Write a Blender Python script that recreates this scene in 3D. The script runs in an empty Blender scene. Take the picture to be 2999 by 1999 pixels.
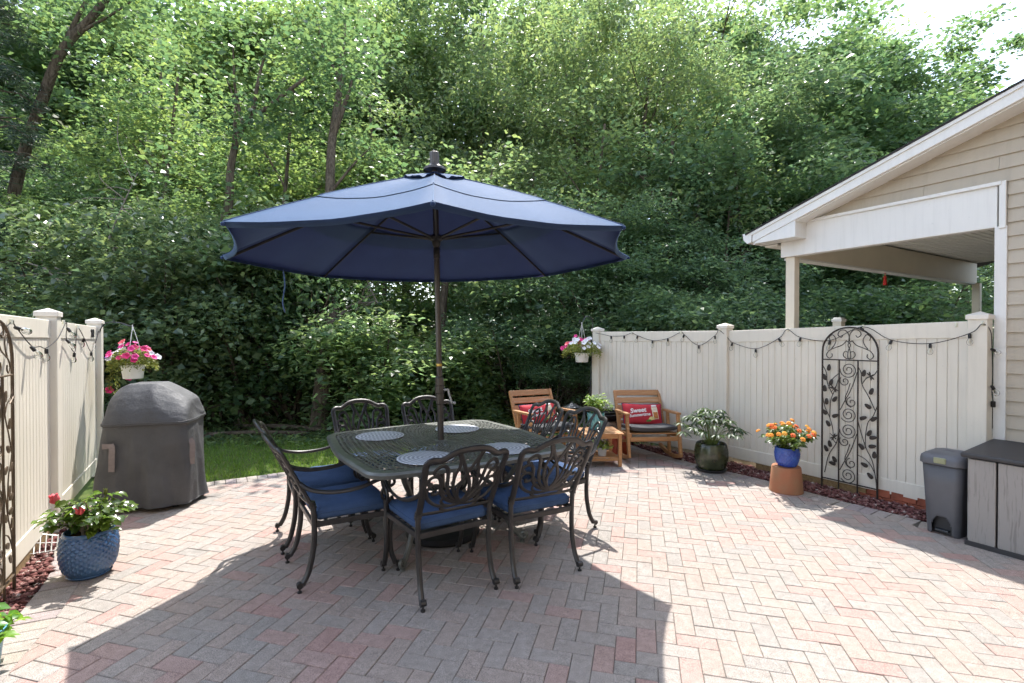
import bpy, bmesh, math, random
import numpy as np
from mathutils import Vector, Matrix

# ------------------------------------------------------------------ camera, sky, sun, exposure
sc = bpy.context.scene
COL = sc.collection
cam_d = bpy.data.cameras.new('camera')
cam = bpy.data.objects.new('camera', cam_d)
COL.objects.link(cam)
cam_d.sensor_width = 36.0
cam_d.lens = 17.4
cam_d.clip_start = 0.05
cam_d.clip_end = 400.0
cam.location = (0.0, 0.0, 1.55)
cam.rotation_euler = (math.radians(90.0 - 0.53), 0.0, 0.0)
sc.camera = cam

SUN_EL, SUN_AZ = math.radians(60.0), math.radians(2.2)     # azimuth from +Y towards +X
world = bpy.data.worlds.new('World')
sc.world = world
world.use_nodes = True
wn = world.node_tree
sky = wn.nodes.new('ShaderNodeTexSky')
sky.sky_type = 'NISHITA'
sky.sun_disc = False
sky.sun_elevation = SUN_EL
sky.sun_rotation = SUN_AZ
sky.air_density = 1.0
sky.dust_density = 0.9
sky.ozone_density = 1.0
bg = wn.nodes['Background']
bg.inputs['Strength'].default_value = 0.14
hz = wn.nodes.new('ShaderNodeHueSaturation')      # pale, hazy summer sky
hz.inputs['Saturation'].default_value = 0.68
wn.links.new(sky.outputs['Color'], hz.inputs['Color'])
wn.links.new(hz.outputs[0], bg.inputs['Color'])

sun_d = bpy.data.lights.new('sun', 'SUN')
sun_d.energy = 2.35
sun_d.angle = math.radians(0.55)
sun_d.color = (1.0, 0.965, 0.915)
sun = bpy.data.objects.new('sun', sun_d)
COL.objects.link(sun)
to_sun = Vector((math.sin(SUN_AZ) * math.cos(SUN_EL), math.cos(SUN_AZ) * math.cos(SUN_EL), math.sin(SUN_EL)))
sun.rotation_euler = to_sun.to_track_quat('Z', 'Y').to_euler()
sun.location = to_sun * 40

sc.view_settings.view_transform = 'Standard'
sc.view_settings.look = 'None'
sc.view_settings.gamma = 1.0
sc.view_settings.use_curve_mapping = False
sc.view_settings.exposure = 2.0
sc.cycles.use_denoising = True
sc.cycles.adaptive_threshold = 0.03
sc.cycles.max_bounces = 6
sc.cycles.diffuse_bounces = 3
sc.cycles.glossy_bounces = 2
sc.cycles.transmission_bounces = 5
sc.cycles.transparent_max_bounces = 6

PI = math.pi
TH = math.radians(30.5)                 # direction of the house grid
AU = Vector((-0.5075, 0.8616))          # along the house front, away from the viewer
AV = Vector((0.8616, 0.5075))           # square to it, to the right
R = math.radians

# ------------------------------------------------------------------ materials
def newmat(name):
    m = bpy.data.materials.new(name)
    m.use_nodes = True
    nt = m.node_tree
    return m, nt, nt.nodes['Principled BSDF']

def node(nt, t, **kw):
    n = nt.nodes.new(t)
    for k, v in kw.items():
        if k in n.inputs:
            n.inputs[k].default_value = v
        else:
            setattr(n, k, v)
    return n

def coords(nt, kind):
    if kind == 'pos':
        return nt.nodes.new('ShaderNodeNewGeometry').outputs['Position']
    return nt.nodes.new('ShaderNodeTexCoord').outputs[kind]

def mix(nt, fac, a, b, blend='MIX'):
    n = nt.nodes.new('ShaderNodeMix')
    n.data_type = 'RGBA'
    n.blend_type = blend
    for i, s in ((0, fac), (6, a), (7, b)):
        if hasattr(s, 'links'):
            nt.links.new(s, n.inputs[i])
        elif i == 0:
            n.inputs[0].default_value = s
        else:
            n.inputs[i].default_value = (s[0], s[1], s[2], 1)
    return n.outputs[2]

def ramp(nt, fac, stops):
    n = nt.nodes.new('ShaderNodeValToRGB')
    nt.links.new(fac, n.inputs[0])
    cr = n.color_ramp
    while len(cr.elements) < len(stops):
        cr.elements.new(0.5)
    for e, (p, c) in zip(cr.elements, stops):
        e.position = p
        e.color = (c[0], c[1], c[2], 1) if not isinstance(c, (int, float)) else (c, c, c, 1)
    return n.outputs[0]

def noise(nt, vec, scale, detail=4, rough=0.55, out='Fac'):
    n = node(nt, 'ShaderNodeTexNoise', Scale=scale, Detail=detail, Roughness=rough)
    nt.links.new(vec, n.inputs['Vector'])
    return n.outputs[out]

def bump(nt, bsdf, height, strength, dist=0.01):
    b = node(nt, 'ShaderNodeBump', Strength=strength, Distance=dist)
    nt.links.new(height, b.inputs['Height'])
    nt.links.new(b.outputs[0], bsdf.inputs['Normal'])

def M(name, col, rough=0.5, metal=0.0, var=0.12, scale=8.0, bmp=0.0, bscale=60.0, kind='Object', col2=None, spec=0.5, fine=0.0, fscale=300.0, rvar=0.0, streak=0.0):
    m, nt, b = newmat(name)
    vec = coords(nt, kind)
    f = noise(nt, vec, scale)
    c2 = col2 if col2 else tuple(min(1, x * (1 + var)) for x in col)
    c1 = tuple(x * (1 - var) for x in col) if not col2 else col
    c = mix(nt, ramp(nt, f, [(0.3, 0.0), (0.7, 1.0)]), c1, c2)
    if fine:
        f2 = noise(nt, vec, fscale, 2)
        c = mix(nt, fine, c, ramp(nt, f2, [(0.35, 0.15), (0.65, 0.9)]), 'OVERLAY')
    if streak:        # rain streaks and specks of dirt
        mp = nt.nodes.new('ShaderNodeMapping'); mp.inputs['Scale'].default_value = (14, 14, 0.8)
        nt.links.new(vec, mp.inputs['Vector'])
        sk = ramp(nt, noise(nt, mp.outputs[0], 1.6, 5, 0.6), [(0.50, 0.0), (0.78, streak * 4.0)])
        c = mix(nt, sk, c, tuple(x * 0.62 for x in col))
        sp = ramp(nt, noise(nt, vec, 34, 3, 0.7), [(0.66, 0.0), (0.74, streak * 4.5)])
        c = mix(nt, sp, c, tuple(x * 0.5 for x in col))
    nt.links.new(c, b.inputs['Base Color'])
    b.inputs['Roughness'].default_value = rough
    if rvar:
        nt.links.new(ramp(nt, noise(nt, vec, scale * 1.7), [(0.3, max(0.03, rough - rvar)), (0.7, rough + rvar)]), b.inputs['Roughness'])
    b.inputs['Metallic'].default_value = metal
    b.inputs['Specular IOR Level'].default_value = spec
    if bmp:
        bump(nt, b, noise(nt, vec, bscale, 3), bmp)
    return m

def leafmat(name, col, tcol, rough=0.34, trans=0.45, hue=0.35, spec=0.5, back=0.0):
    m, nt, b = newmat(name)
    geo = nt.nodes.new('ShaderNodeNewGeometry')
    rnd = geo.outputs['Random Per Island']
    oi = nt.nodes.new('ShaderNodeObjectInfo')
    c_lo = (col[0] * 0.62, col[1] * 0.68, col[2] * 0.85)
    c_hi = (min(1, col[0] * (1.3 + hue)), min(1, col[1] * 1.22), col[2] * 0.9)
    c = mix(nt, rnd, c_lo, c_hi)
    hs = node(nt, 'ShaderNodeHueSaturation')
    mr = node(nt, 'ShaderNodeMapRange')
    mr.inputs['To Min'].default_value = 0.48
    mr.inputs['To Max'].default_value = 0.515
    nt.links.new(oi.outputs['Random'], mr.inputs['Value'])
    nt.links.new(mr.outputs[0], hs.inputs['Hue'])
    m2 = node(nt, 'ShaderNodeMath', operation='MULTIPLY'); nt.links.new(oi.outputs['Random'], m2.inputs[0]); m2.inputs[1].default_value = 7.31
    m3 = node(nt, 'ShaderNodeMath', operation='FRACT'); nt.links.new(m2.outputs[0], m3.inputs[0])
    mv = node(nt, 'ShaderNodeMapRange'); mv.inputs['To Min'].default_value = 0.72; mv.inputs['To Max'].default_value = 1.28
    nt.links.new(m3.outputs[0], mv.inputs['Value']); nt.links.new(mv.outputs[0], hs.inputs['Value'])
    nt.links.new(c, hs.inputs['Color'])
    nt.links.new(hs.outputs[0], b.inputs['Base Color'])
    b.inputs['Roughness'].default_value = rough
    b.inputs['Specular IOR Level'].default_value = spec
    tr = nt.nodes.new('ShaderNodeBsdfTranslucent')
    tcl = mix(nt, rnd, (tcol[0] * 0.7, tcol[1] * 0.8, tcol[2]), (min(1, tcol[0] * 1.25), min(1, tcol[1] * 1.1), tcol[2]))
    nt.links.new(tcl, tr.inputs['Color'])
    mx = nt.nodes.new('ShaderNodeMixShader')
    mx.inputs[0].default_value = trans
    nt.links.new(b.outputs[0], mx.inputs[1])
    nt.links.new(tr.outputs[0], mx.inputs[2])
    out = nt.nodes['Material Output']
    nt.links.new(mx.outputs[0], out.inputs['Surface'])
    return m

def pavermat(name, col):
    m, nt, b = newmat(name)
    p = coords(nt, 'pos')
    big = noise(nt, p, 2.3, 3)
    mid = noise(nt, p, 26, 4)
    fin = noise(nt, p, 330, 2, 0.7)
    c = mix(nt, ramp(nt, mid, [(0.3, 0.0), (0.72, 1.0)]), tuple(x * 0.84 for x in col), tuple(min(1, x * 1.12) for x in col))
    c = mix(nt, ramp(nt, big, [(0.42, 0.0), (0.75, 0.32)]), c, (col[0] * 0.78, col[1] * 0.74, col[2] * 0.7))
    st = noise(nt, p, 5.5, 5, 0.7)
    c = mix(nt, ramp(nt, st, [(0.60, 0.0), (0.70, 0.38)]), c, (col[0] * 0.55, col[1] * 0.55, col[2] * 0.52))
    c = mix(nt, 0.6, c, ramp(nt, fin, [(0.36, 0.12), (0.5, 0.5), (0.64, 0.92)]), 'OVERLAY')
    nt.links.new(c, b.inputs['Base Color'])
    b.inputs['Roughness'].default_value = 0.88
    b.inputs['Specular IOR Level'].default_value = 0.25
    bump(nt, b, fin, 0.5, 0.002)
    return m

def woodmat(name, c1, c2, scale=(1, 18, 18), rough=0.6, axis_scale=3.0, wear=None):
    m, nt, b = newmat(name)
    vec = coords(nt, 'Object')
    mp = nt.nodes.new('ShaderNodeMapping')
    mp.inputs['Scale'].default_value = scale
    nt.links.new(vec, mp.inputs['Vector'])
    g = noise(nt, mp.outputs[0], axis_scale, 6, 0.62)
    c = mix(nt, ramp(nt, g, [(0.32, 0.0), (0.68, 1.0)]), c1, c2)
    oi = nt.nodes.new('ShaderNodeObjectInfo')
    c = mix(nt, 0.25, c, ramp(nt, oi.outputs['Random'], [(0.0, 0.3), (1.0, 0.7)]), 'OVERLAY')
    if wear:
        w = noise(nt, mp.outputs[0], axis_scale * 0.5, 3)
        c = mix(nt, ramp(nt, w, [(0.60, 0.0), (0.70, 0.7)]), c, wear)
    nt.links.new(c, b.inputs['Base Color'])
    b.inputs['Roughness'].default_value = rough
    bump(nt, b, g, 0.25, 0.004)
    return m

def glassmat(name, tint=(0.95, 0.97, 0.97)):
    m, nt, b = newmat(name)
    b.inputs['Base Color'].default_value = (*tint, 1)
    b.inputs['Roughness'].default_value = 0.03
    b.inputs['Transmission Weight'].default_value = 1.0
    b.inputs['IOR'].default_value = 1.15
    return m

MAT = {}
MAT['soil'] = M('forest floor', (0.06, 0.042, 0.026), 0.95, var=0.5, scale=3, bmp=0.8, bscale=25, kind='pos', col2=(0.13, 0.10, 0.06), spec=0.1)
MAT['lawn_soil'] = M('lawn soil', (0.05, 0.085, 0.02), 0.95, kind='pos', scale=4, col2=(0.10, 0.12, 0.035), spec=0.1)
MAT['joint'] = M('joint sand', (0.095, 0.085, 0.070), 0.95, kind='pos', scale=9, var=0.4, spec=0.1, bmp=0.5, bscale=200)
MAT['pavers'] = [pavermat('paver ash grey', (0.306, 0.272, 0.244)), pavermat('paver warm tan', (0.324, 0.270, 0.235)),
                 pavermat('paver rose', (0.347, 0.251, 0.220)), pavermat('paver brick red', (0.345, 0.232, 0.204)),
                 pavermat('paver slate', (0.282, 0.258, 0.234))]
MAT['border'] = [pavermat('border paver grey', (0.33, 0.29, 0.25)), pavermat('border paver tan', (0.34, 0.30, 0.27)), pavermat('border paver mauve', (0.30, 0.255, 0.245))]
MAT['vinyl'] = M('almond vinyl', (0.70, 0.645, 0.545), 0.42, var=0.05, scale=1.4, spec=0.4, kind='pos', streak=0.07)
MAT['vinyl_cap'] = M('almond vinyl cap', (0.74, 0.68, 0.59), 0.4, var=0.03, scale=3)
MAT['white_trim'] = M('white trim', (0.76, 0.74, 0.70), 0.5, var=0.03, scale=2.0, kind='pos', streak=0.06)
MAT['cream_trim'] = M('cream trim', (0.72, 0.64, 0.51), 0.5, var=0.05, scale=2.5)
MAT['siding'] = M('tan siding', (0.46, 0.395, 0.305), 0.55, var=0.06, scale=1.6, bmp=0.05, bscale=90, kind='pos', streak=0.08)
MAT['soffit'] = M('soffit', (0.82, 0.79, 0.73), 0.6, var=0.03, scale=2)
MAT['shingle'] = M('shingle', (0.035, 0.032, 0.03), 0.95, var=0.4, scale=30, bmp=0.6, bscale=200)
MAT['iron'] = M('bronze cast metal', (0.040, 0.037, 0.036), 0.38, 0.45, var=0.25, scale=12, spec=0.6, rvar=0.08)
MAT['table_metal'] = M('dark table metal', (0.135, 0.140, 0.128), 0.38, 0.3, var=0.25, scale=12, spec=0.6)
MAT['black'] = M('black metal', (0.014, 0.013, 0.013), 0.45, 0.2, var=0.3, scale=20)
MAT['trellis'] = M('brown iron', (0.035, 0.027, 0.022), 0.5, 0.3, var=0.3, scale=20)
MAT['trellis_gold'] = M('worn bronze iron', (0.12, 0.085, 0.055), 0.5, 0.4, var=0.4, scale=14)
MAT['cushion'] = M('blue cushion cloth', (0.050, 0.088, 0.178), 0.85, var=0.18, scale=5, bmp=0.35, bscale=420, fine=0.22, fscale=380, spec=0.2)
MAT['navy'] = None
MAT['rib'] = M('dark rib metal', (0.030, 0.029, 0.030), 0.4, 0.4, var=0.2, scale=10)
MAT['pole'] = M('bronze pole', (0.085, 0.075, 0.068), 0.38, 0.6, var=0.15, scale=10)
MAT['brass'] = M('brass ring', (0.55, 0.38, 0.10), 0.3, 0.9)
MAT['mat_weave'] = None
MAT['grill_cover'] = None
MAT['strap'] = M('tan strap', (0.20, 0.165, 0.152), 0.85, var=0.15, scale=30)
MAT['rubber'] = M('black rubber', (0.012, 0.012, 0.012), 0.7)
MAT['teak'] = woodmat('teak', (0.33, 0.15, 0.055), (0.46, 0.24, 0.098), (2, 22, 22), 0.55, wear=(0.46, 0.33, 0.21))
MAT['timber'] = woodmat('old timber', (0.16, 0.10, 0.045), (0.30, 0.20, 0.09), (2, 14, 14), 0.85)
MAT['brick'] = M('red brick', (0.30, 0.085, 0.045), 0.9, var=0.35, scale=9, bmp=0.5, bscale=80)
MAT['terracotta'] = M('terracotta', (0.36, 0.130, 0.062), 0.85, scale=6, col2=(0.30, 0.165, 0.085), bmp=0.25, bscale=70)
MAT['white_plastic'] = M('white plastic', (0.78, 0.77, 0.73), 0.4, var=0.02)
MAT['grey_plastic'] = M('grey plastic', (0.098, 0.100, 0.110), 0.5, var=0.12, scale=5, bmp=0.08, bscale=180)
MAT['dark_plastic'] = M('dark plastic', (0.032, 0.031, 0.033), 0.5, var=0.15, scale=9, bmp=0.12, bscale=150)
MAT['latch'] = M('olive plastic', (0.26, 0.27, 0.16), 0.5, var=0.1)
MAT['box_panel'] = None
MAT['glass'] = glassmat('clear bulb glass')
MAT['filament'] = M('filament', (0.6, 0.5, 0.35), 0.3, 0.6)
MAT['clip'] = M('clear hook plastic', (0.75, 0.74, 0.6), 0.3)
MAT['potting'] = M('potting soil', (0.055, 0.035, 0.022), 0.98, var=0.6, scale=60, bmp=1.0, bscale=150, spec=0.05)
MAT['gravel'] = None
MAT['bark'] = None
MAT['stem'] = M('green stem', (0.11, 0.15, 0.035), 0.7, var=0.3, scale=30)
MAT['twig'] = M('twig', (0.20, 0.165, 0.135), 0.9, var=0.3, scale=20)
MAT['red_cloth'] = M('red pillow cloth', (0.47, 0.022, 0.035), 0.8, var=0.1, scale=5, bmp=0.25, bscale=350)
MAT['navy_cloth'] = M('navy piping', (0.02, 0.03, 0.08), 0.8)
MAT['white_print'] = M('white print', (0.80, 0.78, 0.74), 0.8, var=0.02)
MAT['cream_print'] = M('cream print', (0.72, 0.62, 0.46), 0.8, var=0.2, scale=30)
MAT['tea_print'] = M('tea print', (0.55, 0.20, 0.05), 0.8, var=0.4, scale=40)
MAT['lemon_print'] = M('lemon print', (0.70, 0.58, 0.22), 0.8, var=0.2, scale=40)
MAT['mint_print'] = M('mint print', (0.11, 0.20, 0.04), 0.8, var=0.3, scale=40)
MAT['charcoal'] = M('charcoal cushion', (0.055, 0.055, 0.058), 0.9, var=0.2, scale=8, bmp=0.3, bscale=400, fine=0.3, fscale=300)
MAT['red_glaze'] = M('red glaze', (0.30, 0.055, 0.028), 0.22, var=0.25, scale=8)
MAT['teal_glaze'] = None
MAT['green_glaze'] = M('olive green glaze', (0.032, 0.040, 0.018), 0.22, var=0.5, scale=14, spec=0.7)
MAT['blue_glaze'] = M('steel blue glaze', (0.034, 0.088, 0.215), 0.2, var=0.35, scale=7, spec=0.7, col2=(0.060, 0.130, 0.250))
MAT['cobalt_glaze'] = M('cobalt glaze', (0.014, 0.04, 0.30), 0.2, var=0.3, scale=16, spec=0.7, col2=(0.05, 0.12, 0.42))
MAT['pale_blue'] = M('pale blue glaze', (0.12, 0.34, 0.50), 0.3)
MAT['grey_pot'] = M('grey pot', (0.36, 0.36, 0.36), 0.6)
MAT['steel'] = M('steel', (0.55, 0.55, 0.53), 0.35, 0.9)
MAT['pewter'] = M('pewter', (0.10, 0.105, 0.11), 0.4, 0.8)
MAT['stone_base'] = M('speckled stone', (0.33, 0.27, 0.22), 0.8, fine=0.6, fscale=90)
MAT['red_thread'] = M('red thread', (0.6, 0.03, 0.02), 0.7)
MAT['pink'] = M('pink petal', (0.72, 0.045, 0.24), 0.55, var=0.25, scale=30)
MAT['magenta'] = M('magenta petal', (0.62, 0.02, 0.13), 0.55, var=0.25, scale=30)
MAT['white_petal'] = M('white petal', (0.80, 0.79, 0.78), 0.55, var=0.04)
MAT['purple'] = M('purple petal', (0.10, 0.03, 0.30), 0.55)
MAT['coral'] = M('coral petal', (0.78, 0.12, 0.14), 0.5, var=0.2, scale=30)
MAT['orange'] = M('orange floret', (0.80, 0.22, 0.02), 0.6, scale=60, col2=(0.86, 0.42, 0.05))
MAT['red_orange'] = M('red orange floret', (0.72, 0.09, 0.03), 0.6, scale=60, col2=(0.85, 0.25, 0.04))
MAT['yellow'] = M('yellow floret', (0.82, 0.50, 0.07), 0.6, scale=60, col2=(0.86, 0.35, 0.05))
# foliage
MAT['maple'] = leafmat('maple leaf', (0.094, 0.152, 0.062), (0.38, 0.55, 0.15), rough=0.40, trans=0.47, spec=0.35)
MAT['dark_leaf'] = leafmat('dark leaf', (0.074, 0.132, 0.066), (0.27, 0.44, 0.14), rough=0.38, trans=0.40, hue=0.1, spec=0.4)
MAT['locust'] = leafmat('locust leaf', (0.100, 0.155, 0.078), (0.37, 0.52, 0.17), rough=0.45, trans=0.48)
MAT['blue_leaf'] = leafmat('blue green leaf', (0.080, 0.138, 0.076), (0.29, 0.45, 0.17), rough=0.36, trans=0.40, hue=0.05)
MAT['bush_leaf'] = leafmat('bush leaf', (0.105, 0.175, 0.085), (0.40, 0.58, 0.20), rough=0.32, trans=0.50)
MAT['glossy_leaf'] = leafmat('glossy shrub leaf', (0.098, 0.146, 0.086), (0.36, 0.52, 0.19), rough=0.24, trans=0.3, hue=0.1, spec=0.7)
MAT['shrub_leaf'] = leafmat('potted shrub leaf', (0.040, 0.080, 0.036), (0.16, 0.28, 0.06), rough=0.45, trans=0.28, hue=0.1, spec=0.35)
MAT['needle'] = leafmat('pine needle', (0.045, 0.085, 0.055), (0.10, 0.18, 0.08), rough=0.45, trans=0.2, hue=0.05)
MAT['hibiscus'] = leafmat('hibiscus leaf', (0.055, 0.125, 0.030), (0.26, 0.44, 0.06), rough=0.24, trans=0.3, spec=0.7)
MAT['petunia_leaf'] = leafmat('petunia leaf', (0.15, 0.20, 0.055), (0.42, 0.50, 0.10), rough=0.55, trans=0.4)
MAT['lantana_leaf'] = leafmat('lantana leaf', (0.065, 0.115, 0.038), (0.24, 0.38, 0.06), rough=0.35, trans=0.3)
MAT['basil'] = leafmat('basil leaf', (0.11, 0.26, 0.03), (0.36, 0.62, 0.06), rough=0.3, trans=0.35)
MAT['mint'] = leafmat('mint leaf', (0.14, 0.24, 0.055), (0.42, 0.60, 0.10), rough=0.45, trans=0.4)
MAT['grass'] = leafmat('grass blade', (0.090, 0.190, 0.034), (0.32, 0.52, 0.06), rough=0.5, trans=0.35)

def _navy():
    m, nt, b = newmat('navy canvas')
    vec = coords(nt, 'Object')
    f = noise(nt, vec, 3.0)
    c = mix(nt, ramp(nt, f, [(0.3, 0), (0.7, 1)]), (0.020, 0.046, 0.125), (0.030, 0.064, 0.165))
    nt.links.new(c, b.inputs['Base Color'])
    b.inputs['Roughness'].default_value = 0.72
    b.inputs['Specular IOR Level'].default_value = 0.35
    b.inputs['Sheen Weight'].default_value = 0.58
    b.inputs['Sheen Roughness'].default_value = 0.45
    b.inputs['Sheen Tint'].default_value = (0.42, 0.66, 1.0, 1)
    bump(nt, b, noise(nt, vec, 500, 2), 0.2, 0.002)
    tr = nt.nodes.new('ShaderNodeBsdfTranslucent')
    tr.inputs['Color'].default_value = (0.075, 0.068, 0.150, 1)
    mx = nt.nodes.new('ShaderNodeMixShader')
    mx.inputs[0].default_value = 0.40
    nt.links.new(b.outputs[0], mx.inputs[1])
    nt.links.new(tr.outputs[0], mx.inputs[2])
    nt.links.new(mx.outputs[0], nt.nodes['Material Output'].inputs['Surface'])
    return m
MAT['navy'] = _navy()

def _weave():
    m, nt, b = newmat('woven placemat')
    vec = coords(nt, 'Object')
    n = node(nt, 'ShaderNodeTexWave', Scale=11.0, Distortion=1.5)
    n.wave_type = 'RINGS'
    n.rings_direction = 'Z'
    nt.links.new(vec, n.inputs['Vector'])
    w2 = node(nt, 'ShaderNodeTexChecker', Scale=48.0)
    nt.links.new(vec, w2.inputs['Vector'])
    f = mix(nt, 0.5, n.outputs['Color'], w2.outputs['Color'])
    c = mix(nt, f, (0.09, 0.11, 0.16), (0.80, 0.82, 0.86))
    nt.links.new(c, b.inputs['Base Color'])
    b.inputs['Roughness'].default_value = 0.6
    bump(nt, b, f, 0.6, 0.003)
    return m
MAT['mat_weave'] = _weave()

def _cover():
    m, nt, b = newmat('grey vinyl cover')
    vec = coords(nt, 'Object')
    f = noise(nt, vec, 3.5, 5)
    c = mix(nt, ramp(nt, f, [(0.3, 0), (0.7, 1)]), (0.058, 0.058, 0.060), (0.086, 0.086, 0.088))
    nt.links.new(c, b.inputs['Base Color'])
    b.inputs['Roughness'].default_value = 0.62
    b.inputs['Specular IOR Level'].default_value = 0.4
    wr = noise(nt, vec, 7, 4, 0.6)
    fin = noise(nt, vec, 420, 2)
    h = mix(nt, 0.06, wr, fin)
    bump(nt, b, h, 0.55, 0.03)
    return m
MAT['grill_cover'] = _cover()

def _boxpanel():
    m, nt, b = newmat('embossed grey resin')
    vec = coords(nt, 'Object')
    mp = nt.nodes.new('ShaderNodeMapping')
    mp.inputs['Scale'].default_value = (60, 60, 2.2)
    nt.links.new(vec, mp.inputs['Vector'])
    wob = noise(nt, vec, 4.0, 2, out='Color')
    vv = nt.nodes.new('ShaderNodeVectorMath'); vv.operation = 'MULTIPLY_ADD'
    nt.links.new(wob, vv.inputs[0]); vv.inputs[1].default_value = (2.5, 2.5, 0); nt.links.new(mp.outputs[0], vv.inputs[2])
    f = noise(nt, vv.outputs[0], 1.3, 3, 0.5)
    c = mix(nt, ramp(nt, f, [(0.36, 0.0), (0.46, 1.0)]), (0.215, 0.200, 0.188), (0.285, 0.268, 0.252))
    nt.links.new(c, b.inputs['Base Color'])
    b.inputs['Roughness'].default_value = 0.6
    bump(nt, b, f, 0.4, 0.003)
    return m
MAT['box_panel'] = _boxpanel()

def _gravel():
    m, nt, b = newmat('lava rock')
    geo = nt.nodes.new('ShaderNodeNewGeometry')
    c = ramp(nt, geo.outputs['Random Per Island'], [(0.0, (0.06, 0.025, 0.025)), (0.35, (0.14, 0.055, 0.05)), (0.7, (0.22, 0.10, 0.09)), (0.93, (0.27, 0.16, 0.14)), (1.0, (0.45, 0.38, 0.34))])
    nt.links.new(c, b.inputs['Base Color'])
    b.inputs['Roughness'].default_value = 0.95
    b.inputs['Specular IOR Level'].default_value = 0.15
    bump(nt, b, noise(nt, geo.outputs['Position'], 220, 3), 0.7, 0.004)
    return m
MAT['gravel'] = _gravel()

def _bark():
    m, nt, b = newmat('bark')
    vec = coords(nt, 'Object')
    mp = nt.nodes.new('ShaderNodeMapping')
    mp.inputs['Scale'].default_value = (9, 9, 1.6)
    nt.links.new(vec, mp.inputs['Vector'])
    f = noise(nt, mp.outputs[0], 3.0, 6, 0.65)
    c = mix(nt, ramp(nt, f, [(0.35, 0), (0.65, 1)]), (0.050, 0.038, 0.028), (0.17, 0.135, 0.10))
    nt.links.new(c, b.inputs['Base Color'])
    b.inputs['Roughness'].default_value = 0.95
    b.inputs['Specular IOR Level'].default_value = 0.1
    bump(nt, b, f, 0.9, 0.03)
    return m
MAT['bark'] = _bark()

def _teal():
    m, nt, b = newmat('teal drip glaze')
    vec = coords(nt, 'Object')
    mp = nt.nodes.new('ShaderNodeMapping')
    mp.inputs['Scale'].default_value = (60, 60, 4)
    nt.links.new(vec, mp.inputs['Vector'])
    f = noise(nt, mp.outputs[0], 1.2, 3)
    c = mix(nt, ramp(nt, f, [(0.4, 0), (0.6, 1)]), (0.035, 0.20, 0.24), (0.22, 0.48, 0.47))
    nt.links.new(c, b.inputs['Base Color'])
    b.inputs['Roughness'].default_value = 0.22
    return m
MAT['teal_glaze'] = _teal()

# ------------------------------------------------------------------ object helpers
def tag(o, label=None, cat=None, group=None, kind=None):
    if label: o['label'] = label
    if cat: o['category'] = cat
    if group: o['group'] = group
    if kind: o['kind'] = kind
    return o

def thing(name, label, cat, loc=(0, 0, 0), rotz=0.0, group=None):
    o = bpy.data.objects.new(name, None)
    o.empty_display_size = 0.1
    COL.objects.link(o)
    o.location = loc
    o.rotation_euler = (0, 0, rotz)
    return tag(o, label, cat, group)

def link(name, me, parent=None, loc=None, rot=None, scale=None):
    o = bpy.data.objects.new(name, me)
    COL.objects.link(o)
    o.parent = parent
    if loc is not None: o.location = loc
    if rot is not None: o.rotation_euler = rot
    if scale is not None: o.scale = scale
    return o

def copy_tree(o, parent=None):
    c = o.copy()
    COL.objects.link(c)
    c.parent = parent
    for ch in list(o.children):
        copy_tree(ch, c)
    return c

def catmull(pts, n=6, closed=False):
    pts = [Vector(p) for p in pts]
    out = []
    m = len(pts)
    rng = range(m if closed else m - 1)
    for i in rng:
        p1, p2 = pts[i], pts[(i + 1) % m]
        p0 = pts[i - 1] if (i > 0 or closed) else p1 * 2 - p2
        p3 = pts[(i + 2) % m] if (i + 2 < m or closed) else p2 * 2 - p1
        for k in range(n):
            t = k / n
            out.append(0.5 * ((2 * p1) + (p2 - p0) * t + (2 * p0 - 5 * p1 + 4 * p2 - p3) * t * t + (3 * p1 - p0 - 3 * p2 + p3) * t ** 3))
    if not closed:
        out.append(pts[-1].copy())
    return out

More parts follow.
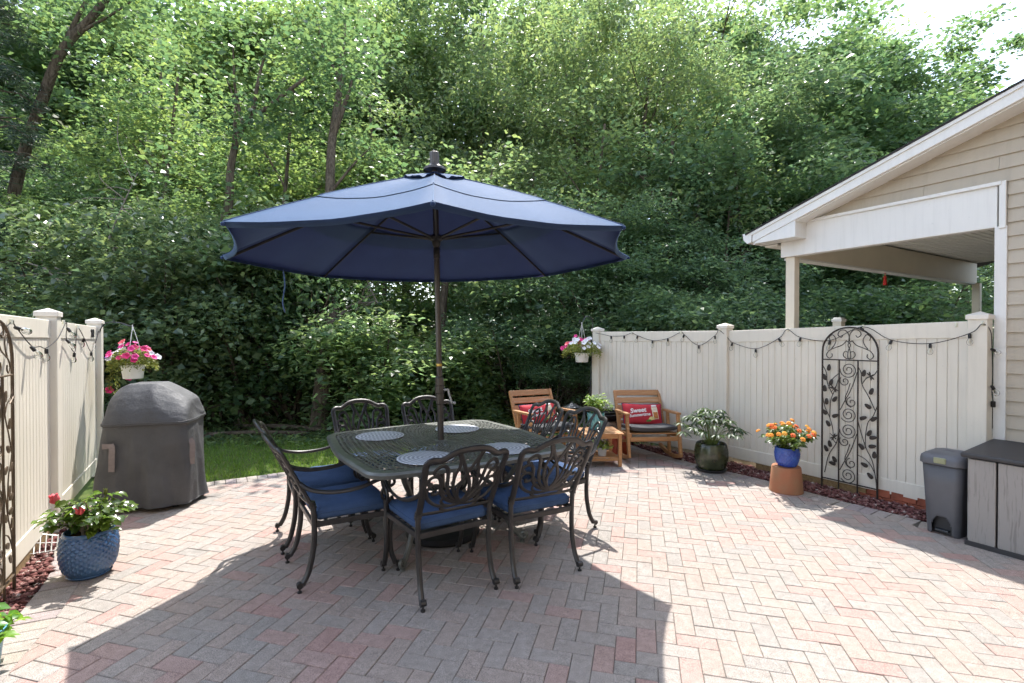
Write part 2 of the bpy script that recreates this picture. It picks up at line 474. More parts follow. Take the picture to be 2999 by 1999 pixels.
class MB:
    def __init__(self):
        self.v, self.f, self.m = [], [], []
    def add(self, vs, fs, mi=0):
        k = len(self.v)
        self.v += [tuple(p) for p in vs]
        self.f += [tuple(i + k for i in q) for q in fs]
        self.m += [mi] * len(fs)
        return self
    def box(self, c, s, mi=0, rot=None):
        x, y, z = s[0] / 2, s[1] / 2, s[2] / 2
        vs = [Vector((a * x, b * y, d * z)) for d in (-1, 1) for b in (-1, 1) for a in (-1, 1)]
        if rot is not None:
            vs = [rot @ p for p in vs]
        c = Vector(c)
        return self.add([p + c for p in vs], [(0, 2, 3, 1), (4, 5, 7, 6), (0, 1, 5, 4), (2, 6, 7, 3), (0, 4, 6, 2), (1, 3, 7, 5)], mi)
    def bar(self, a, b, w, h, mi=0, up=(0, 0, 1)):
        a, b = Vector(a), Vector(b)
        d = (b - a)
        L = d.length
        d.normalize()
        s = d.cross(Vector(up))
        if s.length < 1e-5: s = d.cross(Vector((0, 1, 0)))
        s.normalize()
        t = s.cross(d)
        rot = Matrix((d, s, t)).transposed()
        return self.box((a + b) / 2, (L, w, h), mi, rot)
    def tube(self, pts, r, n=8, mi=0, flat=None, nrm=None, caps=True, closed=False):
        pts = [Vector(p) for p in pts]
        m = len(pts)
        rs = r if isinstance(r, (list, tuple)) else [r] * m
        tang = []
        for i in range(m):
            if closed:
                t = pts[(i + 1) % m] - pts[i - 1]
            else:
                t = pts[min(i + 1, m - 1)] - pts[max(i - 1, 0)]
            tang.append(t.normalized() if t.length > 1e-9 else Vector((0, 0, 1)))
        ref = Vector(nrm) if nrm is not None else None
        vs = []
        side = None
        for i in range(m):
            t = tang[i]
            if ref is not None:
                b = ref - t * ref.dot(t)
                if b.length < 1e-4:
                    b = t.orthogonal()
            else:
                if side is None:
                    b = t.orthogonal()
                else:
                    b = side - t * side.dot(t)
                    if b.length < 1e-5: b = t.orthogonal()
            b.normalize()
            side = b
            c = t.cross(b)
            fa, fb = (1.0, 1.0) if flat is None else flat
            for k in range(n):
                a = 2 * PI * (k + 0.5) / n
                vs.append(pts[i] + (b * math.cos(a) * fb + c * math.sin(a) * fa) * rs[i])
        fs = []
        for i in range(m if closed else m - 1):
            j = (i + 1) % m
            for k in range(n):
                l = (k + 1) % n
                fs.append((i * n + k, i * n + l, j * n + l, j * n + k))
        if caps and not closed:
            fs.append(tuple(range(n - 1, -1, -1)))
            fs.append(tuple((m - 1) * n + k for k in range(n)))
        return self.add(vs, fs, mi)
    def lathe(self, prof, n=32, c=(0, 0, 0), mi=0, fn=None, close=False):
        c = Vector(c)
        vs, fs = [], []
        m = len(prof)
        for i, (r, z) in enumerate(prof):
            for k in range(n):
                a = 2 * PI * k / n
                rr = r + (fn(a, z, r) if fn else 0)
                vs.append(c + Vector((rr * math.cos(a), rr * math.sin(a), z)))
        for i in range(m - 1):
            for k in range(n):
                l = (k + 1) % n
                fs.append((i * n + k, i * n + l, (i + 1) * n + l, (i + 1) * n + k))
        if prof[0][0] < 0.02 or close: fs.append(tuple(range(n - 1, -1, -1)))
        if prof[-1][0] < 0.02 or close: fs.append(tuple((m - 1) * n + k for k in range(n)))
        return self.add(vs, fs, mi)
    def prism(self, poly, z0, z1, mi=0):
        n = len(poly)
        vs = [(p[0], p[1], z0) for p in poly] + [(p[0], p[1], z1) for p in poly]
        fs = [tuple(range(n - 1, -1, -1)), tuple(range(n, 2 * n))]
        for i in range(n):
            j = (i + 1) % n
            fs.append((i, j, n + j, n + i))
        return self.add(vs, fs, mi)
    def ball(self, c, r, nu=12, nv=8, mi=0, s=(1, 1, 1)):
        prof = [(max(1e-4, math.sin(PI * i / nv)), -math.cos(PI * i / nv)) for i in range(nv + 1)]
        k = len(self.v)
        self.lathe(prof, nu, (0, 0, 0), mi)
        for i in range(k, len(self.v)):
            p = self.v[i]
            self.v[i] = (c[0] + p[0] * r * s[0], c[1] + p[1] * r * s[1], c[2] + p[2] * r * s[2])
        return self
    def xf(self, mat, k=0):
        for i in range(k, len(self.v)):
            self.v[i] = tuple(mat @ Vector(self.v[i]))
        return self
    def mesh(self, name, mats, smooth=True, ang=35):
        me = bpy.data.meshes.new(name)
        me.from_pydata(self.v, [], self.f)
        for mm in (mats if isinstance(mats, (list, tuple)) else [mats]):
            me.materials.append(mm)
        if any(self.m):
            me.polygons.foreach_set('material_index', self.m)
        if smooth:
            me.polygons.foreach_set('use_smooth', [True] * len(me.polygons))
            me.set_sharp_from_angle(angle=R(ang))
        me.update()
        return me
    def build(self, name, mats, parent=None, smooth=True, bevel=0.0, ang=35, loc=None, rot=None, seg=2):
        o = link(name, self.mesh(name, mats, smooth, ang), parent, loc, rot)
        if bevel:
            b = o.modifiers.new('bevel', 'BEVEL')
            b.width = bevel
            b.segments = seg
            b.limit_method = 'ANGLE'
            b.angle_limit = R(40)
        return o

def np_mesh(name, verts, faces, mats, smooth=False, midx=None):
    verts = np.asarray(verts, np.float32)
    faces = np.asarray(faces, np.int32)
    me = bpy.data.meshes.new(name)
    nv, nf, k = len(verts), len(faces), faces.shape[1]
    me.vertices.add(nv)
    me.vertices.foreach_set('co', verts.ravel())
    me.loops.add(nf * k)
    me.loops.foreach_set('vertex_index', faces.ravel())
    me.polygons.add(nf)
    me.polygons.foreach_set('loop_start', np.arange(0, nf * k, k, dtype=np.int32))
    me.polygons.foreach_set('loop_total', np.full(nf, k, np.int32))
    for mm in (mats if isinstance(mats, (list, tuple)) else [mats]):
        me.materials.append(mm)
    if midx is not None:
        me.polygons.foreach_set('material_index', np.asarray(midx, np.int32))
    if smooth:
        me.polygons.foreach_set('use_smooth', np.ones(nf, bool))
    me.update(calc_edges=True)
    me.validate()
    return me

def text_mb(body, size, shear=0.0, extrude=0.002, bold=0.0):
    cu = bpy.data.curves.new('lettering', 'FONT')
    cu.body = body
    cu.size = size
    cu.shear = shear
    cu.extrude = extrude
    cu.offset = bold
    cu.align_x = 'CENTER'
    cu.align_y = 'CENTER'
    cu.resolution_u = 3
    o = bpy.data.objects.new('lettering', cu)
    COL.objects.link(o)
    dg = bpy.context.evaluated_depsgraph_get()
    dg.update()
    me = bpy.data.meshes.new_from_object(o.evaluated_get(dg))
    mb = MB()
    mb.add([v.co for v in me.vertices], [tuple(p.vertices) for p in me.polygons])
    bpy.data.objects.remove(o)
    bpy.data.curves.remove(cu)
    bpy.data.meshes.remove(me)
    return mb

# ------------------------------------------------------------------ ground, lawn, patio
g = MB()
N = 40
for j in range(N + 1):
    for i in range(N + 1):
        x = -60 + 120 * i / N
        y = -20 + 120 * j / N
        z = -0.035
        g.v.append((x, y, z))
for j in range(N):
    for i in range(N):
        a = j * (N + 1) + i
        g.f.append((a, a + 1, a + N + 2, a + N + 1)); g.m.append(0)
tag(g.build('ground', MAT['soil'], smooth=False), kind='structure')

lawn_poly = [(-9.0, 2.0), (-4.3, 4.6), (1.5, 8.05), (3.0, 9.0), (2.6, 9.3), (0.5, 8.55), (-1.0, 8.15), (-2.5, 7.95), (-4.2, 7.75), (-6.0, 7.4), (-8.5, 7.2), (-11.0, 6.0)]
tag(MB().prism(lawn_poly, -0.20, -0.022).build('lawn', MAT['lawn_soil'], smooth=False), kind='structure')

def inside(p, poly):
    x, y = p[0], p[1]
    c = False
    n = len(poly)
    j = n - 1
    for i in range(n):
        xi, yi = poly[i][0], poly[i][1]
        xj, yj = poly[j][0], poly[j][1]
        if (yi > y) != (yj > y) and x < (xj - xi) * (y - yi) / (yj - yi) + xi:
            c = not c
        j = i
    return c

def clip_convex(subj, clip):
    out = [tuple(p) for p in subj]
    n = len(clip)
    for i in range(n):
        a, b = clip[i], clip[(i + 1) % n]
        inp, out = out, []
        def sd(p): return (b[0] - a[0]) * (p[1] - a[1]) - (b[1] - a[1]) * (p[0] - a[0])
        for k in range(len(inp)):
            p, q = inp[k - 1], inp[k]
            sp, sq = sd(p), sd(q)
            if (sp >= 0) != (sq >= 0):
                t = sp / (sp - sq)
                out.append((p[0] + (q[0] - p[0]) * t, p[1] + (q[1] - p[1]) * t))
            if sq >= 0: out.append(q)
        if not out: return []
    return out

def area(poly):
    return 0.5 * sum(poly[i - 1][0] * poly[i][1] - poly[i][0] * poly[i - 1][1] for i in range(len(poly)))

right_bed = [(3.66, 3.94), (3.48, 4.131), (3.388, 4.281), (3.279, 4.433), (3.124, 4.655), (2.95, 4.97), (2.765, 5.303), (2.61, 5.54), (2.452, 5.748), (2.238, 6.045), (2.07, 6.31), (1.933, 6.58), (1.815, 6.84), (1.724, 7.09), (1.60, 7.45), (1.52, 7.78)]
far_edge = [(1.35, 7.98), (-2.27, 5.875), (-3.26, 5.276), (-4.12, 4.77)]
left_bed = [(-3.60, 3.98), (-3.46, 3.74), (-3.25, 3.48), (-3.06, 3.27), (-2.95, 3.09), (-2.87, 2.95), (-2.75, 2.73), (-2.62, 2.45), (-2.42, 2.0), (-2.15, 1.3), (-1.95, 0.7)]

def offset_line(pl, d):
    out = []
    for i in range(len(pl)):
        a = Vector(pl[max(i - 1, 0)]); b = Vector(pl[min(i + 1, len(pl) - 1)])
        t = (b - a).normalized()
        out.append((pl[i][0] - t.y * d, pl[i][1] + t.x * d))
    return out

BD = 0.2
rb_in, fe_in, lb_in = offset_line(right_bed, BD), offset_line(far_edge, BD), offset_line(left_bed, BD)
# meet the corners of the inner field
def isect(a, b, c, d):
    a, b, c, d = map(Vector, (a, b, c, d))
    r, s = b - a, d - c
    t = (c - a).cross(s) / r.cross(s) if hasattr((c - a).cross(s), 'real') else 0
    return tuple(a + r * t)
k1 = isect(rb_in[-2], rb_in[-1], fe_in[0], fe_in[1])
field = [(5.95, 0.7), (4.13, 3.86), (3.70, 3.80)] + rb_in[:-1] + [k1] + fe_in[1:-1] + [(-4.02, 4.60), (-3.55, 4.02)] + lb_in[1:] + [(-1.9, 0.7)]
if area(field) < 0: field.reverse()

patio = MB()
patio.add([(p[0], p[1], -0.006) for p in ([(6.0, 0.6), (4.1, 3.95)] + right_bed + far_edge + left_bed + [(-1.9, 0.6)])], [tuple(range(2 + len(right_bed) + len(far_edge) + len(left_bed) + 1))])
patio_o = patio.build('patio', MAT['joint'], smooth=False)
tag(patio_o, kind='structure')

def paver_solid(poly, gap, z, mb, mi=0, tilt=(0, 0)):
    """chamfered block from a convex-ish outline"""
    n = len(poly)
    cx = sum(p[0] for p in poly) / n; cy = sum(p[1] for p in poly) / n
    rr = sum(math.hypot(p[0] - cx, p[1] - cy) for p in poly) / n
    s1 = 1 - gap / max(rr, 0.02); s2 = 1 - (gap + 0.0038) / max(rr, 0.02)
    def ring(s, zz):
        return [(cx + (p[0] - cx) * s, cy + (p[1] - cy) * s, zz + (p[0] - cx) * tilt[0] + (p[1] - cy) * tilt[1]) for p in poly]
    vs = ring(s2, z) + ring(s1, z - 0.0035) + ring(s1, z - 0.045)
    fs = [tuple(range(n))]
    for a in (0, n):
        for i in range(n):
            j = (i + 1) % n
            fs.append((a + i, a + n + i, a + n + j, a + j))
    mb.add(vs, fs, mi)

def rect_ring(L, W, s, z):
    return [(-L / 2 + s, -W / 2 + s, z), (L / 2 - s, -W / 2 + s, z), (L / 2 - s, W / 2 - s, z), (-L / 2 + s, W / 2 - s, z)]

def rect_paver_mesh(name, L, W, mat):
    mb = MB()
    gp = 0.0014
    vs = rect_ring(L, W, gp + 0.0028, 0.0) + rect_ring(L, W, gp, -0.0030) + rect_ring(L, W, gp, -0.045)
    fs = [(0, 1, 2, 3)]
    for a in (0, 4):
        for i in range(4):
            j = (i + 1) % 4
            fs.append((a + i, a + 4 + i, a + 4 + j, a + j))
    mb.add(vs, fs)
    return mb.mesh(name, mat, smooth=False)

rng = random.Random(11)
PA = R(-14.5)
ca, sa = math.cos(PA), math.sin(PA)
PW, PLn = 0.1, 0.2
pm = [rect_paver_mesh('paver', PLn, PW, m) for m in MAT['pavers']]
def pick_col():
    r = rng.random()
    return 0 if r < 0.36 else 1 if r < 0.66 else 2 if r < 0.86 else 3 if r < 0.91 else 4
whole, rest = [], MB()
for i in range(-75, 90):
    for j in range(-10, 110):
        k = (i - j) % 4
        if k == 0: rect = (i, j, i + 2, j + 1); ang = PA
        elif k == 3: rect = (i, j, i + 1, j + 2); ang = PA + PI / 2
        else: continue
        cxl, cyl = (rect[0] + rect[2]) / 2 * PW, (rect[1] + rect[3]) / 2 * PW
        X, Y = cxl * ca - cyl * sa - 0.3, cxl * sa + cyl * ca + 0.5
        if Y < 0.7 or Y > 8.3 or X < -4.5 or X > 6.2: continue
        cs = []
        for (qx, qy) in ((rect[0], rect[1]), (rect[2], rect[1]), (rect[2], rect[3]), (rect[0], rect[3])):
            qx *= PW; qy *= PW
            cs.append((qx * ca - qy * sa - 0.3, qx * sa + qy * ca + 0.5))
        ins = [inside(p, field) for p in cs]
        if all(ins):
            whole.append((X, Y, ang, cs))
        elif any(ins) or inside((X, Y), field):
            poly = clip_convex(field, cs)
            if len(poly) >= 3 and abs(area(poly)) > 0.0015:
                ded = [poly[0]]
                for p in poly[1:]:
                    if math.hypot(p[0] - ded[-1][0], p[1] - ded[-1][1]) > 0.004: ded.append(p)
                if len(ded) >= 3:
                    paver_solid(ded, 0.0018, rng.uniform(-0.0012, 0.0012), rest, pick_col())
vis = [w for w in whole if 2.15 < w[1] and abs(w[0] / w[1]) < 1.06]
vis.sort(key=lambda w: w[1])
near = set(id(w) for w in vis[:300])
for w in whole:
    ci = pick_col()
    z = rng.uniform(-0.0014, 0.0014)
    tl = (rng.uniform(-0.007, 0.007), rng.uniform(-0.012, 0.012))
    if id(w) in near:
        link('paver', pm[ci], patio_o, (w[0], w[1], z), (tl[0], tl[1], w[2] + rng.uniform(-0.006, 0.006)))
    else:
        k = len(rest.v)
        rest.add([v.co for v in pm[ci].vertices], [tuple(p.vertices) for p in pm[ci].polygons], ci)
        rest.xf(Matrix.Translation((w[0], w[1], z)) @ Matrix.Rotation(w[2] + rng.uniform(-0.006, 0.006), 4, 'Z'), k)
tag(rest.build('paver_field', MAT['pavers'], patio_o, smooth=False), kind='stuff')

bm_ = [rect_paver_mesh('border_paver', BD, 0.1, m) for m in MAT['border']]
def border(pl):
    tot = 0.0
    segs = [(Vector(pl[i]), Vector(pl[i + 1])) for i in range(len(pl) - 1)]
    s, si = 0.05, 0
    acc = 0.0
    L = sum((b - a).length for a, b in segs)
    while s < L - 0.04:
        acc = 0.0
        for a, b in segs:
            d = (b - a).length
            if s <= acc + d:
                t = (b - a) / d
                p = a + t * (s - acc)
                nrm = Vector((-t.y, t.x))
                c = p + nrm * (BD / 2 + 0.002)
                link('border_paver', bm_[rng.choice((0, 0, 1, 1, 2))], patio_o, (c.x, c.y, rng.uniform(-0.002, 0.001)), (rng.uniform(-0.008, 0.008), rng.uniform(-0.008, 0.008), math.atan2(nrm.y, nrm.x) + rng.uniform(-0.01, 0.01)))
                break
            acc += d
        s += 0.1015
border(right_bed)
border(far_edge)
border(left_bed)

# ------------------------------------------------------------------ gravel beds
def stones(name, poly, n, parent, seed, zbase):
    r = np.random.default_rng(seed)
    xs = [p[0] for p in poly]; ys = [p[1] for p in poly]
    P = []
    while len(P) < n:
        x, y = r.uniform(min(xs), max(xs)), r.uniform(min(ys), max(ys))
        if inside((x, y), poly): P.append((x, y))
    base = np.array([(0, 0, 1), (0, 0, -1), (1, 0, 0), (0, 1, 0), (-1, 0, 0), (0, -1, 0)], float)
    faces = np.array([(0, 2, 3), (0, 3, 4), (0, 4, 5), (0, 5, 2), (1, 3, 2), (1, 4, 3), (1, 5, 4), (1, 2, 5)])
    V, F = [], []
    for i, (x, y) in enumerate(P):
        s = r.uniform(0.009, 0.022)
        v = base * (1 + r.uniform(-0.35, 0.35, (6, 1))) * np.array([s * r.uniform(0.9, 1.7), s, s * r.uniform(0.5, 0.9)])
        a = r.uniform(0, 6.28); t = r.uniform(-0.5, 0.5)
        c, d = math.cos(a), math.sin(a)
        rot = np.array([[c, -d, 0], [d, c, 0], [0, 0, 1]]) @ np.array([[1, 0, 0], [0, math.cos(t), -math.sin(t)], [0, math.sin(t), math.cos(t)]])
        V.append(v @ rot.T + np.array([x, y, zbase + r.uniform(0.0, 0.022)]))
        F.append(faces + 6 * i)
    o = link(name, np_mesh(name, np.concatenate(V), np.concatenate(F), MAT['gravel']), parent)
    tag(o, kind='stuff')
    return o

FC, FD, FE = Vector((2.65, 6.15)), Vector((3.885, 4.11)), Vector((1.31, 7.57))
FA, FB = Vector((-3.67, 3.92)), Vector((-4.65, 5.52))
rbed_poly = [(3.66, 3.94), (3.92, 4.10)] + [(2.72, 6.15), (1.42, 7.62), (1.45, 7.8)] + right_bed[::-1]
gb = MB(); gb.add([(p[0], p[1], -0.018) for p in rbed_poly], [tuple(range(len(rbed_poly)))])
gb_o = gb.build('gravel_bed', MAT['soil'], smooth=False); tag(gb_o, kind='structure')
stones('lava_gravel', rbed_poly, 4200, gb_o, 5, -0.012)
FP0 = FA * 2 - FB
lbed_poly = [(FA.x + 0.02, FA.y + 0.12)] + left_bed + [(-2.3, 0.7), (FP0.x + 0.6, FP0.y - 1.1), (FP0.x - 0.03, FP0.y)]
gl = MB(); gl.add([(p[0], p[1], -0.018) for p in lbed_poly], [tuple(range(len(lbed_poly)))])
gl_o = gl.build('gravel_bed', MAT['soil'], smooth=False); tag(gl_o, kind='structure')
stones('lava_gravel', [p for p in lbed_poly if p[1] > 1.9] + [(-2.75, 1.9)], 2600, gl_o, 6, -0.012)

# ------------------------------------------------------------------ vinyl fences
def post(parent, p, h, rz, s=0.127):
    o = MB().box((0, 0, h / 2), (s, s, h)).build('fence_post', MAT['vinyl'], parent, smooth=False, bevel=0.006, loc=(p[0], p[1], 0), rot=(0, 0, rz))
    c = MB()
    w = s / 2 + 0.010
    vs = [(a * w, b * w, z) for z in (h - 0.005, h + 0.032) for (a, b) in ((-1, -1), (1, -1), (1, 1), (-1, 1))]
    w2 = 0.002
    vs += [(a * w2, b * w2, h + 0.062) for (a, b) in ((-1, -1), (1, -1), (1, 1), (-1, 1))]
    fs = [(0, 3, 2, 1)]
    for q in (0, 4):
        for i in range(4):
            j = (i + 1) % 4
            fs.append((q + i, q + j, q + 4 + j, q + 4 + i))
    fs.append((8, 9, 10, 11))
    c.add(vs, fs)
    c.build('post_cap', MAT['vinyl_cap'], o, smooth=False, bevel=0.003)
    return o

def panel(parent, a, b, ta, tb, board=0.072, bot=0.075):
    """boards between two rails; ta, tb = top heights at both ends"""
    a, b = Vector(a), Vector(b)
    d = (b - a); L = d.length; d.normalize()
    a = a + d * 0.06; L -= 0.12
    ang = math.atan2(d.y, d.x)
    def rail(z0a, z1a, z0b, z1b, th, nm):
        mb = MB()
        vs = [(0, -th / 2, z0a), (L, -th / 2, z0b), (L, th / 2, z0b), (0, th / 2, z0a), (0, -th / 2, z1a), (L, -th / 2, z1b), (L, th / 2, z1b), (0, th / 2, z1a)]
        mb.add(vs, [(0, 3, 2, 1), (4, 5, 6, 7), (0, 1, 5, 4), (1, 2, 6, 5), (2, 3, 7, 6), (3, 0, 4, 7)])
        mb.build(nm, MAT['vinyl'], parent, smooth=False, bevel=0.006, loc=(a.x, a.y, 0), rot=(0, 0, ang))
    rail(ta - 0.142, ta, tb - 0.142, tb, 0.05, 'top_rail')
    rail(bot, bot + 0.14, bot, bot + 0.14, 0.05, 'bottom_rail')
    n = int(round(L / board))
    w = L / n
    gap = 0.0045
    mb = MB()
    th = 0.013
    z0, z1 = bot + 0.13, max(ta, tb) - 0.135
    h = w / 2
    poly = [(-h + 0.0008, -th), (-h + 0.0008, th), (-h + gap, th + 0.004), (h - gap, th + 0.004), (h - 0.0008, th), (h - 0.0008, -th), (h - gap, -th - 0.004), (-h + gap, -th - 0.004)]
    mb.prism(poly[::-1], z0, z1)
    me = mb.mesh('fence_board', MAT['vinyl'], smooth=False)
    for i in range(n):
        p = a + d * (w * (i + 0.5))
        link('fence_board', me, parent, (p.x, p.y, 0), (0, 0, ang))

fr = thing('vinyl_fence', 'almond vinyl privacy fence with string lights and iron trellis, beside the house', 'fence')
dCD = (FD - FC).normalized(); aCD = math.atan2(dCD.y, dCD.x)
dEC = (FC - FE).normalized(); aEC = math.atan2(dEC.y, dEC.x)
post(fr, FD, 1.70, aCD); post(fr, FC, 1.66, aCD); post(fr, FE, 1.64, aEC)
panel(fr, FE, FC, 1.627, 1.627)
panel(fr, FC, FD, 1.625, 1.683)
fl = thing('vinyl_fence', 'sunlit white vinyl privacy fence at the left with house number 242', 'fence')
dAB = (FB - FA).normalized(); aAB = math.atan2(dAB.y, dAB.x)
post(fl, FA, 1.715, aAB); post(fl, FB, 1.70, aAB); post(fl, FP0, 1.715, aAB)
panel(fl, FP0, FA, 1.69, 1.682)
panel(fl, FA, FB, 1.68, 1.662)
nA = Vector((-dAB.y, dAB.x)); nA = nA if nA.dot(-FA) > 0 else -nA
nR = Vector((-dCD.y, dCD.x)); nR = nR if nR.dot(-FC) > 0 else -nR
nE = Vector((-dEC.y, dEC.x)); nE = nE if nE.dot(-FE) > 0 else -nE
num = text_mb('242', 0.115, extrude=0.003, bold=0.002)
pn = FA + dAB * 1.56 + nA * 0.0285
# text x must run left to right as seen from the patio: that is along +dAB or -dAB
xd = Vector((nA.y, -nA.x)) * -1
mt = Matrix(((xd.x, 0, nA.x, pn.x), (xd.y, 0, nA.y, pn.y), (0, 1, 0, 1.585), (0, 0, 0, 1)))
num.xf(mt)
num.build('house_number', MAT['black'], fl, smooth=False)
def fpt(A, d, n, s, z, off=0.035):
    p = A + d * s + n * off
    return (p.x, p.y, z)
# a far neighbour post seen over the fence
nb = thing('fence_post', 'white capped vinyl post peeping over the right fence behind the trellis', 'fence post')
p_ = Vector((4.06, 6.15))
MB().box((0, 0, 0.87), (0.1, 0.1, 1.74)).build('shaft', MAT['vinyl'], nb, smooth=False, bevel=0.005, loc=(p_.x, p_.y, 0), rot=(0, 0, aCD))
cp = MB(); cp.box((0, 0, 1.755), (0.12, 0.12, 0.035)); cp.box((0, 0, 1.78), (0.09, 0.09, 0.02))
cp.build('post_cap', MAT['white_trim'], nb, smooth=False, bevel=0.004, loc=(p_.x, p_.y, 0), rot=(0, 0, aCD))

# timber and bricks closing the gap under the right fence
be = thing('brick_edging', 'red bricks laid in a row under the fence beside the grey bin', 'bricks')
bmesh_b = MB().box((0, 0, 0.03), (0.195, 0.07, 0.075)).mesh('brick', MAT['brick'], smooth=False)
for row, z in ((0, -0.012), (1, 0.066)):
    for i in range(5):
        p = FC + dCD * (1.60 + 0.2 * i + 0.07 * row) - nR * 0.01
        o = link('brick', bmesh_b, be, (p.x, p.y, z - 0.028), (0, 0, aCD + rng.uniform(-0.02, 0.02)))
        bv = o.modifiers.new('bevel', 'BEVEL'); bv.width = 0.005; bv.segments = 1
te = thing('timber_edging', 'brown timber board on edge under the right fence behind the flower pot', 'timber')
pa, pb = FC + dCD * 0.42, FC + dCD * 1.56
MB().bar((pa.x, pa.y, 0.035), (pb.x, pb.y, 0.035), 0.03, 0.09).build('board', MAT['timber'], te, smooth=False, bevel=0.003)
te2 = thing('timber_edging', 'dark timber board on the ground under the left fence', 'timber')
pa, pb = FP0 + dAB * 0.1, FA - dAB * 0.08
MB().bar((pa.x, pa.y, 0.035), (pb.x, pb.y, 0.035), 0.035, 0.09).build('board', MAT['timber'], te2, smooth=False, bevel=0.003)

# ------------------------------------------------------------------ house and porch
W0 = Vector((4.02, 4.12))
house = thing('house', 'tan sided house with white gable trim and covered side porch', 'house', (W0.x, W0.y, 0), TH)
# local frame: x = square to the front (into the house), y = along the front away from the viewer
ZB0, ZB1 = 2.455, 2.80
def roof_z(t): return 2.771 + 0.33 * (2.014 - t)
RIDGE = -3.6
MB().box((0.16, RIDGE / 2 - 0.09, 1.25), (0.12, -RIDGE - 0.2, 2.5)).build('wall', MAT['siding'], house, smooth=False)
# clapboards of the front and gable
ch, zz = 0.112, 0.02
while zz < roof_z(RIDGE) - 0.25:
    z0, z1 = zz, zz + ch
    def tmax(z): return 2.014 - (z + 0.13 - 2.771) / 0.33
    if z0 < ZB1 + 0.02:
        ta = tb = -0.075
        if z1 > ZB1 + 0.02: z1 = z1
    else:
        ta, tb = min(tmax(z0), 2.0), min(tmax(z1), 2.0)
    t0 = RIDGE - 0.2
    if tb > t0 + 0.05:
        cut = rng.uniform(-0.9, -0.25) if ta < 0 else rng.uniform(-0.6, max(-0.3, tb - 0.4))
        for (q0, qa, qb, lap) in ((t0, cut, cut, 0.0), (cut + 0.0015, ta, tb, 0.0012)):
            if qb < q0 + 0.02: continue
            b = MB()
            pr, bk = -0.020 - lap, -0.004 - lap
            vs = [(pr, q0, z0), (pr, qa, z0), (bk, qb, z1), (bk, q0, z1), (0.06, q0, z0), (0.06, qa, z0), (0.06, qb, z1), (0.06, q0, z1)]
            b.add(vs, [(0, 3, 2, 1), (4, 5, 6, 7), (0, 1, 5, 4), (3, 7, 6, 2), (0, 4, 7, 3), (1, 2, 6, 5)])
            b.build('siding_board', MAT['siding'], house, smooth=False)
    zz += ch
# corner trim, beam, frames
MB().box((-0.002, -0.038, 1.23), (0.06, 0.076, 2.46)).build('corner_trim', MAT['white_trim'], house, smooth=False, bevel=0.003)
beam = MB().box((0.02, 0.90, (ZB0 + ZB1) / 2), (0.10, 1.80 + 0.03, ZB1 - ZB0)).build('porch_beam', MAT['white_trim'], house, smooth=False, bevel=0.004)
MB().box((-0.036, 0.87, ZB1 + 0.012), (0.035, 1.74 + 0.09, 0.03)).build('trim_cap', MAT['white_trim'], house, smooth=False, bevel=0.003)
MB().box((-0.030, -0.050, (ZB0 + ZB1) / 2 + 0.006), (0.03, 0.042, ZB1 - ZB0 + 0.04)).build('trim_end', MAT['white_trim'], house, smooth=False, bevel=0.003)
PD = 5.45
MB().box((PD / 2 + 0.08, 1.79, (ZB0 + ZB1) / 2), (PD - 0.04, 0.12, ZB1 - ZB0 - 0.01)).build('side_beam', MAT['cream_trim'], house, smooth=False, bevel=0.004)
MB().box((PD / 2 + 0.08, 1.79, ZB0 - 0.008), (PD - 0.06, 0.135, 0.02)).build('beam_trim', MAT['white_trim'], house, smooth=False)
cl = MB().box((PD / 2 + 0.05, 0.85, ZB1 + 0.03), (PD + 0.1, 1.85, 0.03)).build('porch_ceiling', MAT['soffit'], house, smooth=False)
for i in range(22):
    MB().box((PD / 2 + 0.05, 0.02 + i * 0.078, ZB1 + 0.012), (PD - 0.02, 0.066, 0.010)).build('ceiling_board', MAT['soffit'], house, smooth=False, bevel=0.003, seg=1)
for (a, b) in ((0.06, 1.73), (PD + 0.02, 1.72)):
    MB().box((a, b, ZB0 / 2), (0.1, 0.1, ZB0)).build('porch_post', MAT['cream_trim'], house, smooth=False, bevel=0.004)
MB().box((2.95, 1.25, -0.03), (5.3, 3.0, 0.08)).build('porch_floor', M('porch concrete', (0.55, 0.52, 0.47), 0.9, var=0.15, scale=3, bmp=0.2, bscale=120), house, smooth=False)  # hidden slab, added pale and widened past the posts to bounce sunlight upward
# rear and inner walls of the porch
MB().box((PD + 0.25, 0.2, 1.4), (0.1, 2.6, 2.8)).build('porch_wall', MAT['siding'], house, smooth=False)
for i in range(25):
    z0 = 0.02 + i * ch
    b = MB()
    b.add([(PD + 0.18, -1.1, z0), (PD + 0.18, 1.50, z0), (PD + 0.196, 1.50, z0 + ch), (PD + 0.196, -1.1, z0 + ch), (PD + 0.21, -1.1, z0), (PD + 0.21, 1.5, z0), (PD + 0.21, 1.5, z0 + ch), (PD + 0.21, -1.1, z0 + ch)],
          [(0, 3, 2, 1), (4, 5, 6, 7), (0, 1, 5, 4), (3, 7, 6, 2), (0, 4, 7, 3), (1, 2, 6, 5)])
    b.build('siding_board', MAT['siding'], house, smooth=False)
MB().box((2.9, -0.12, 1.4), (5.3, 0.1, 2.8)).build('porch_wall', MAT['siding'], house, smooth=False)
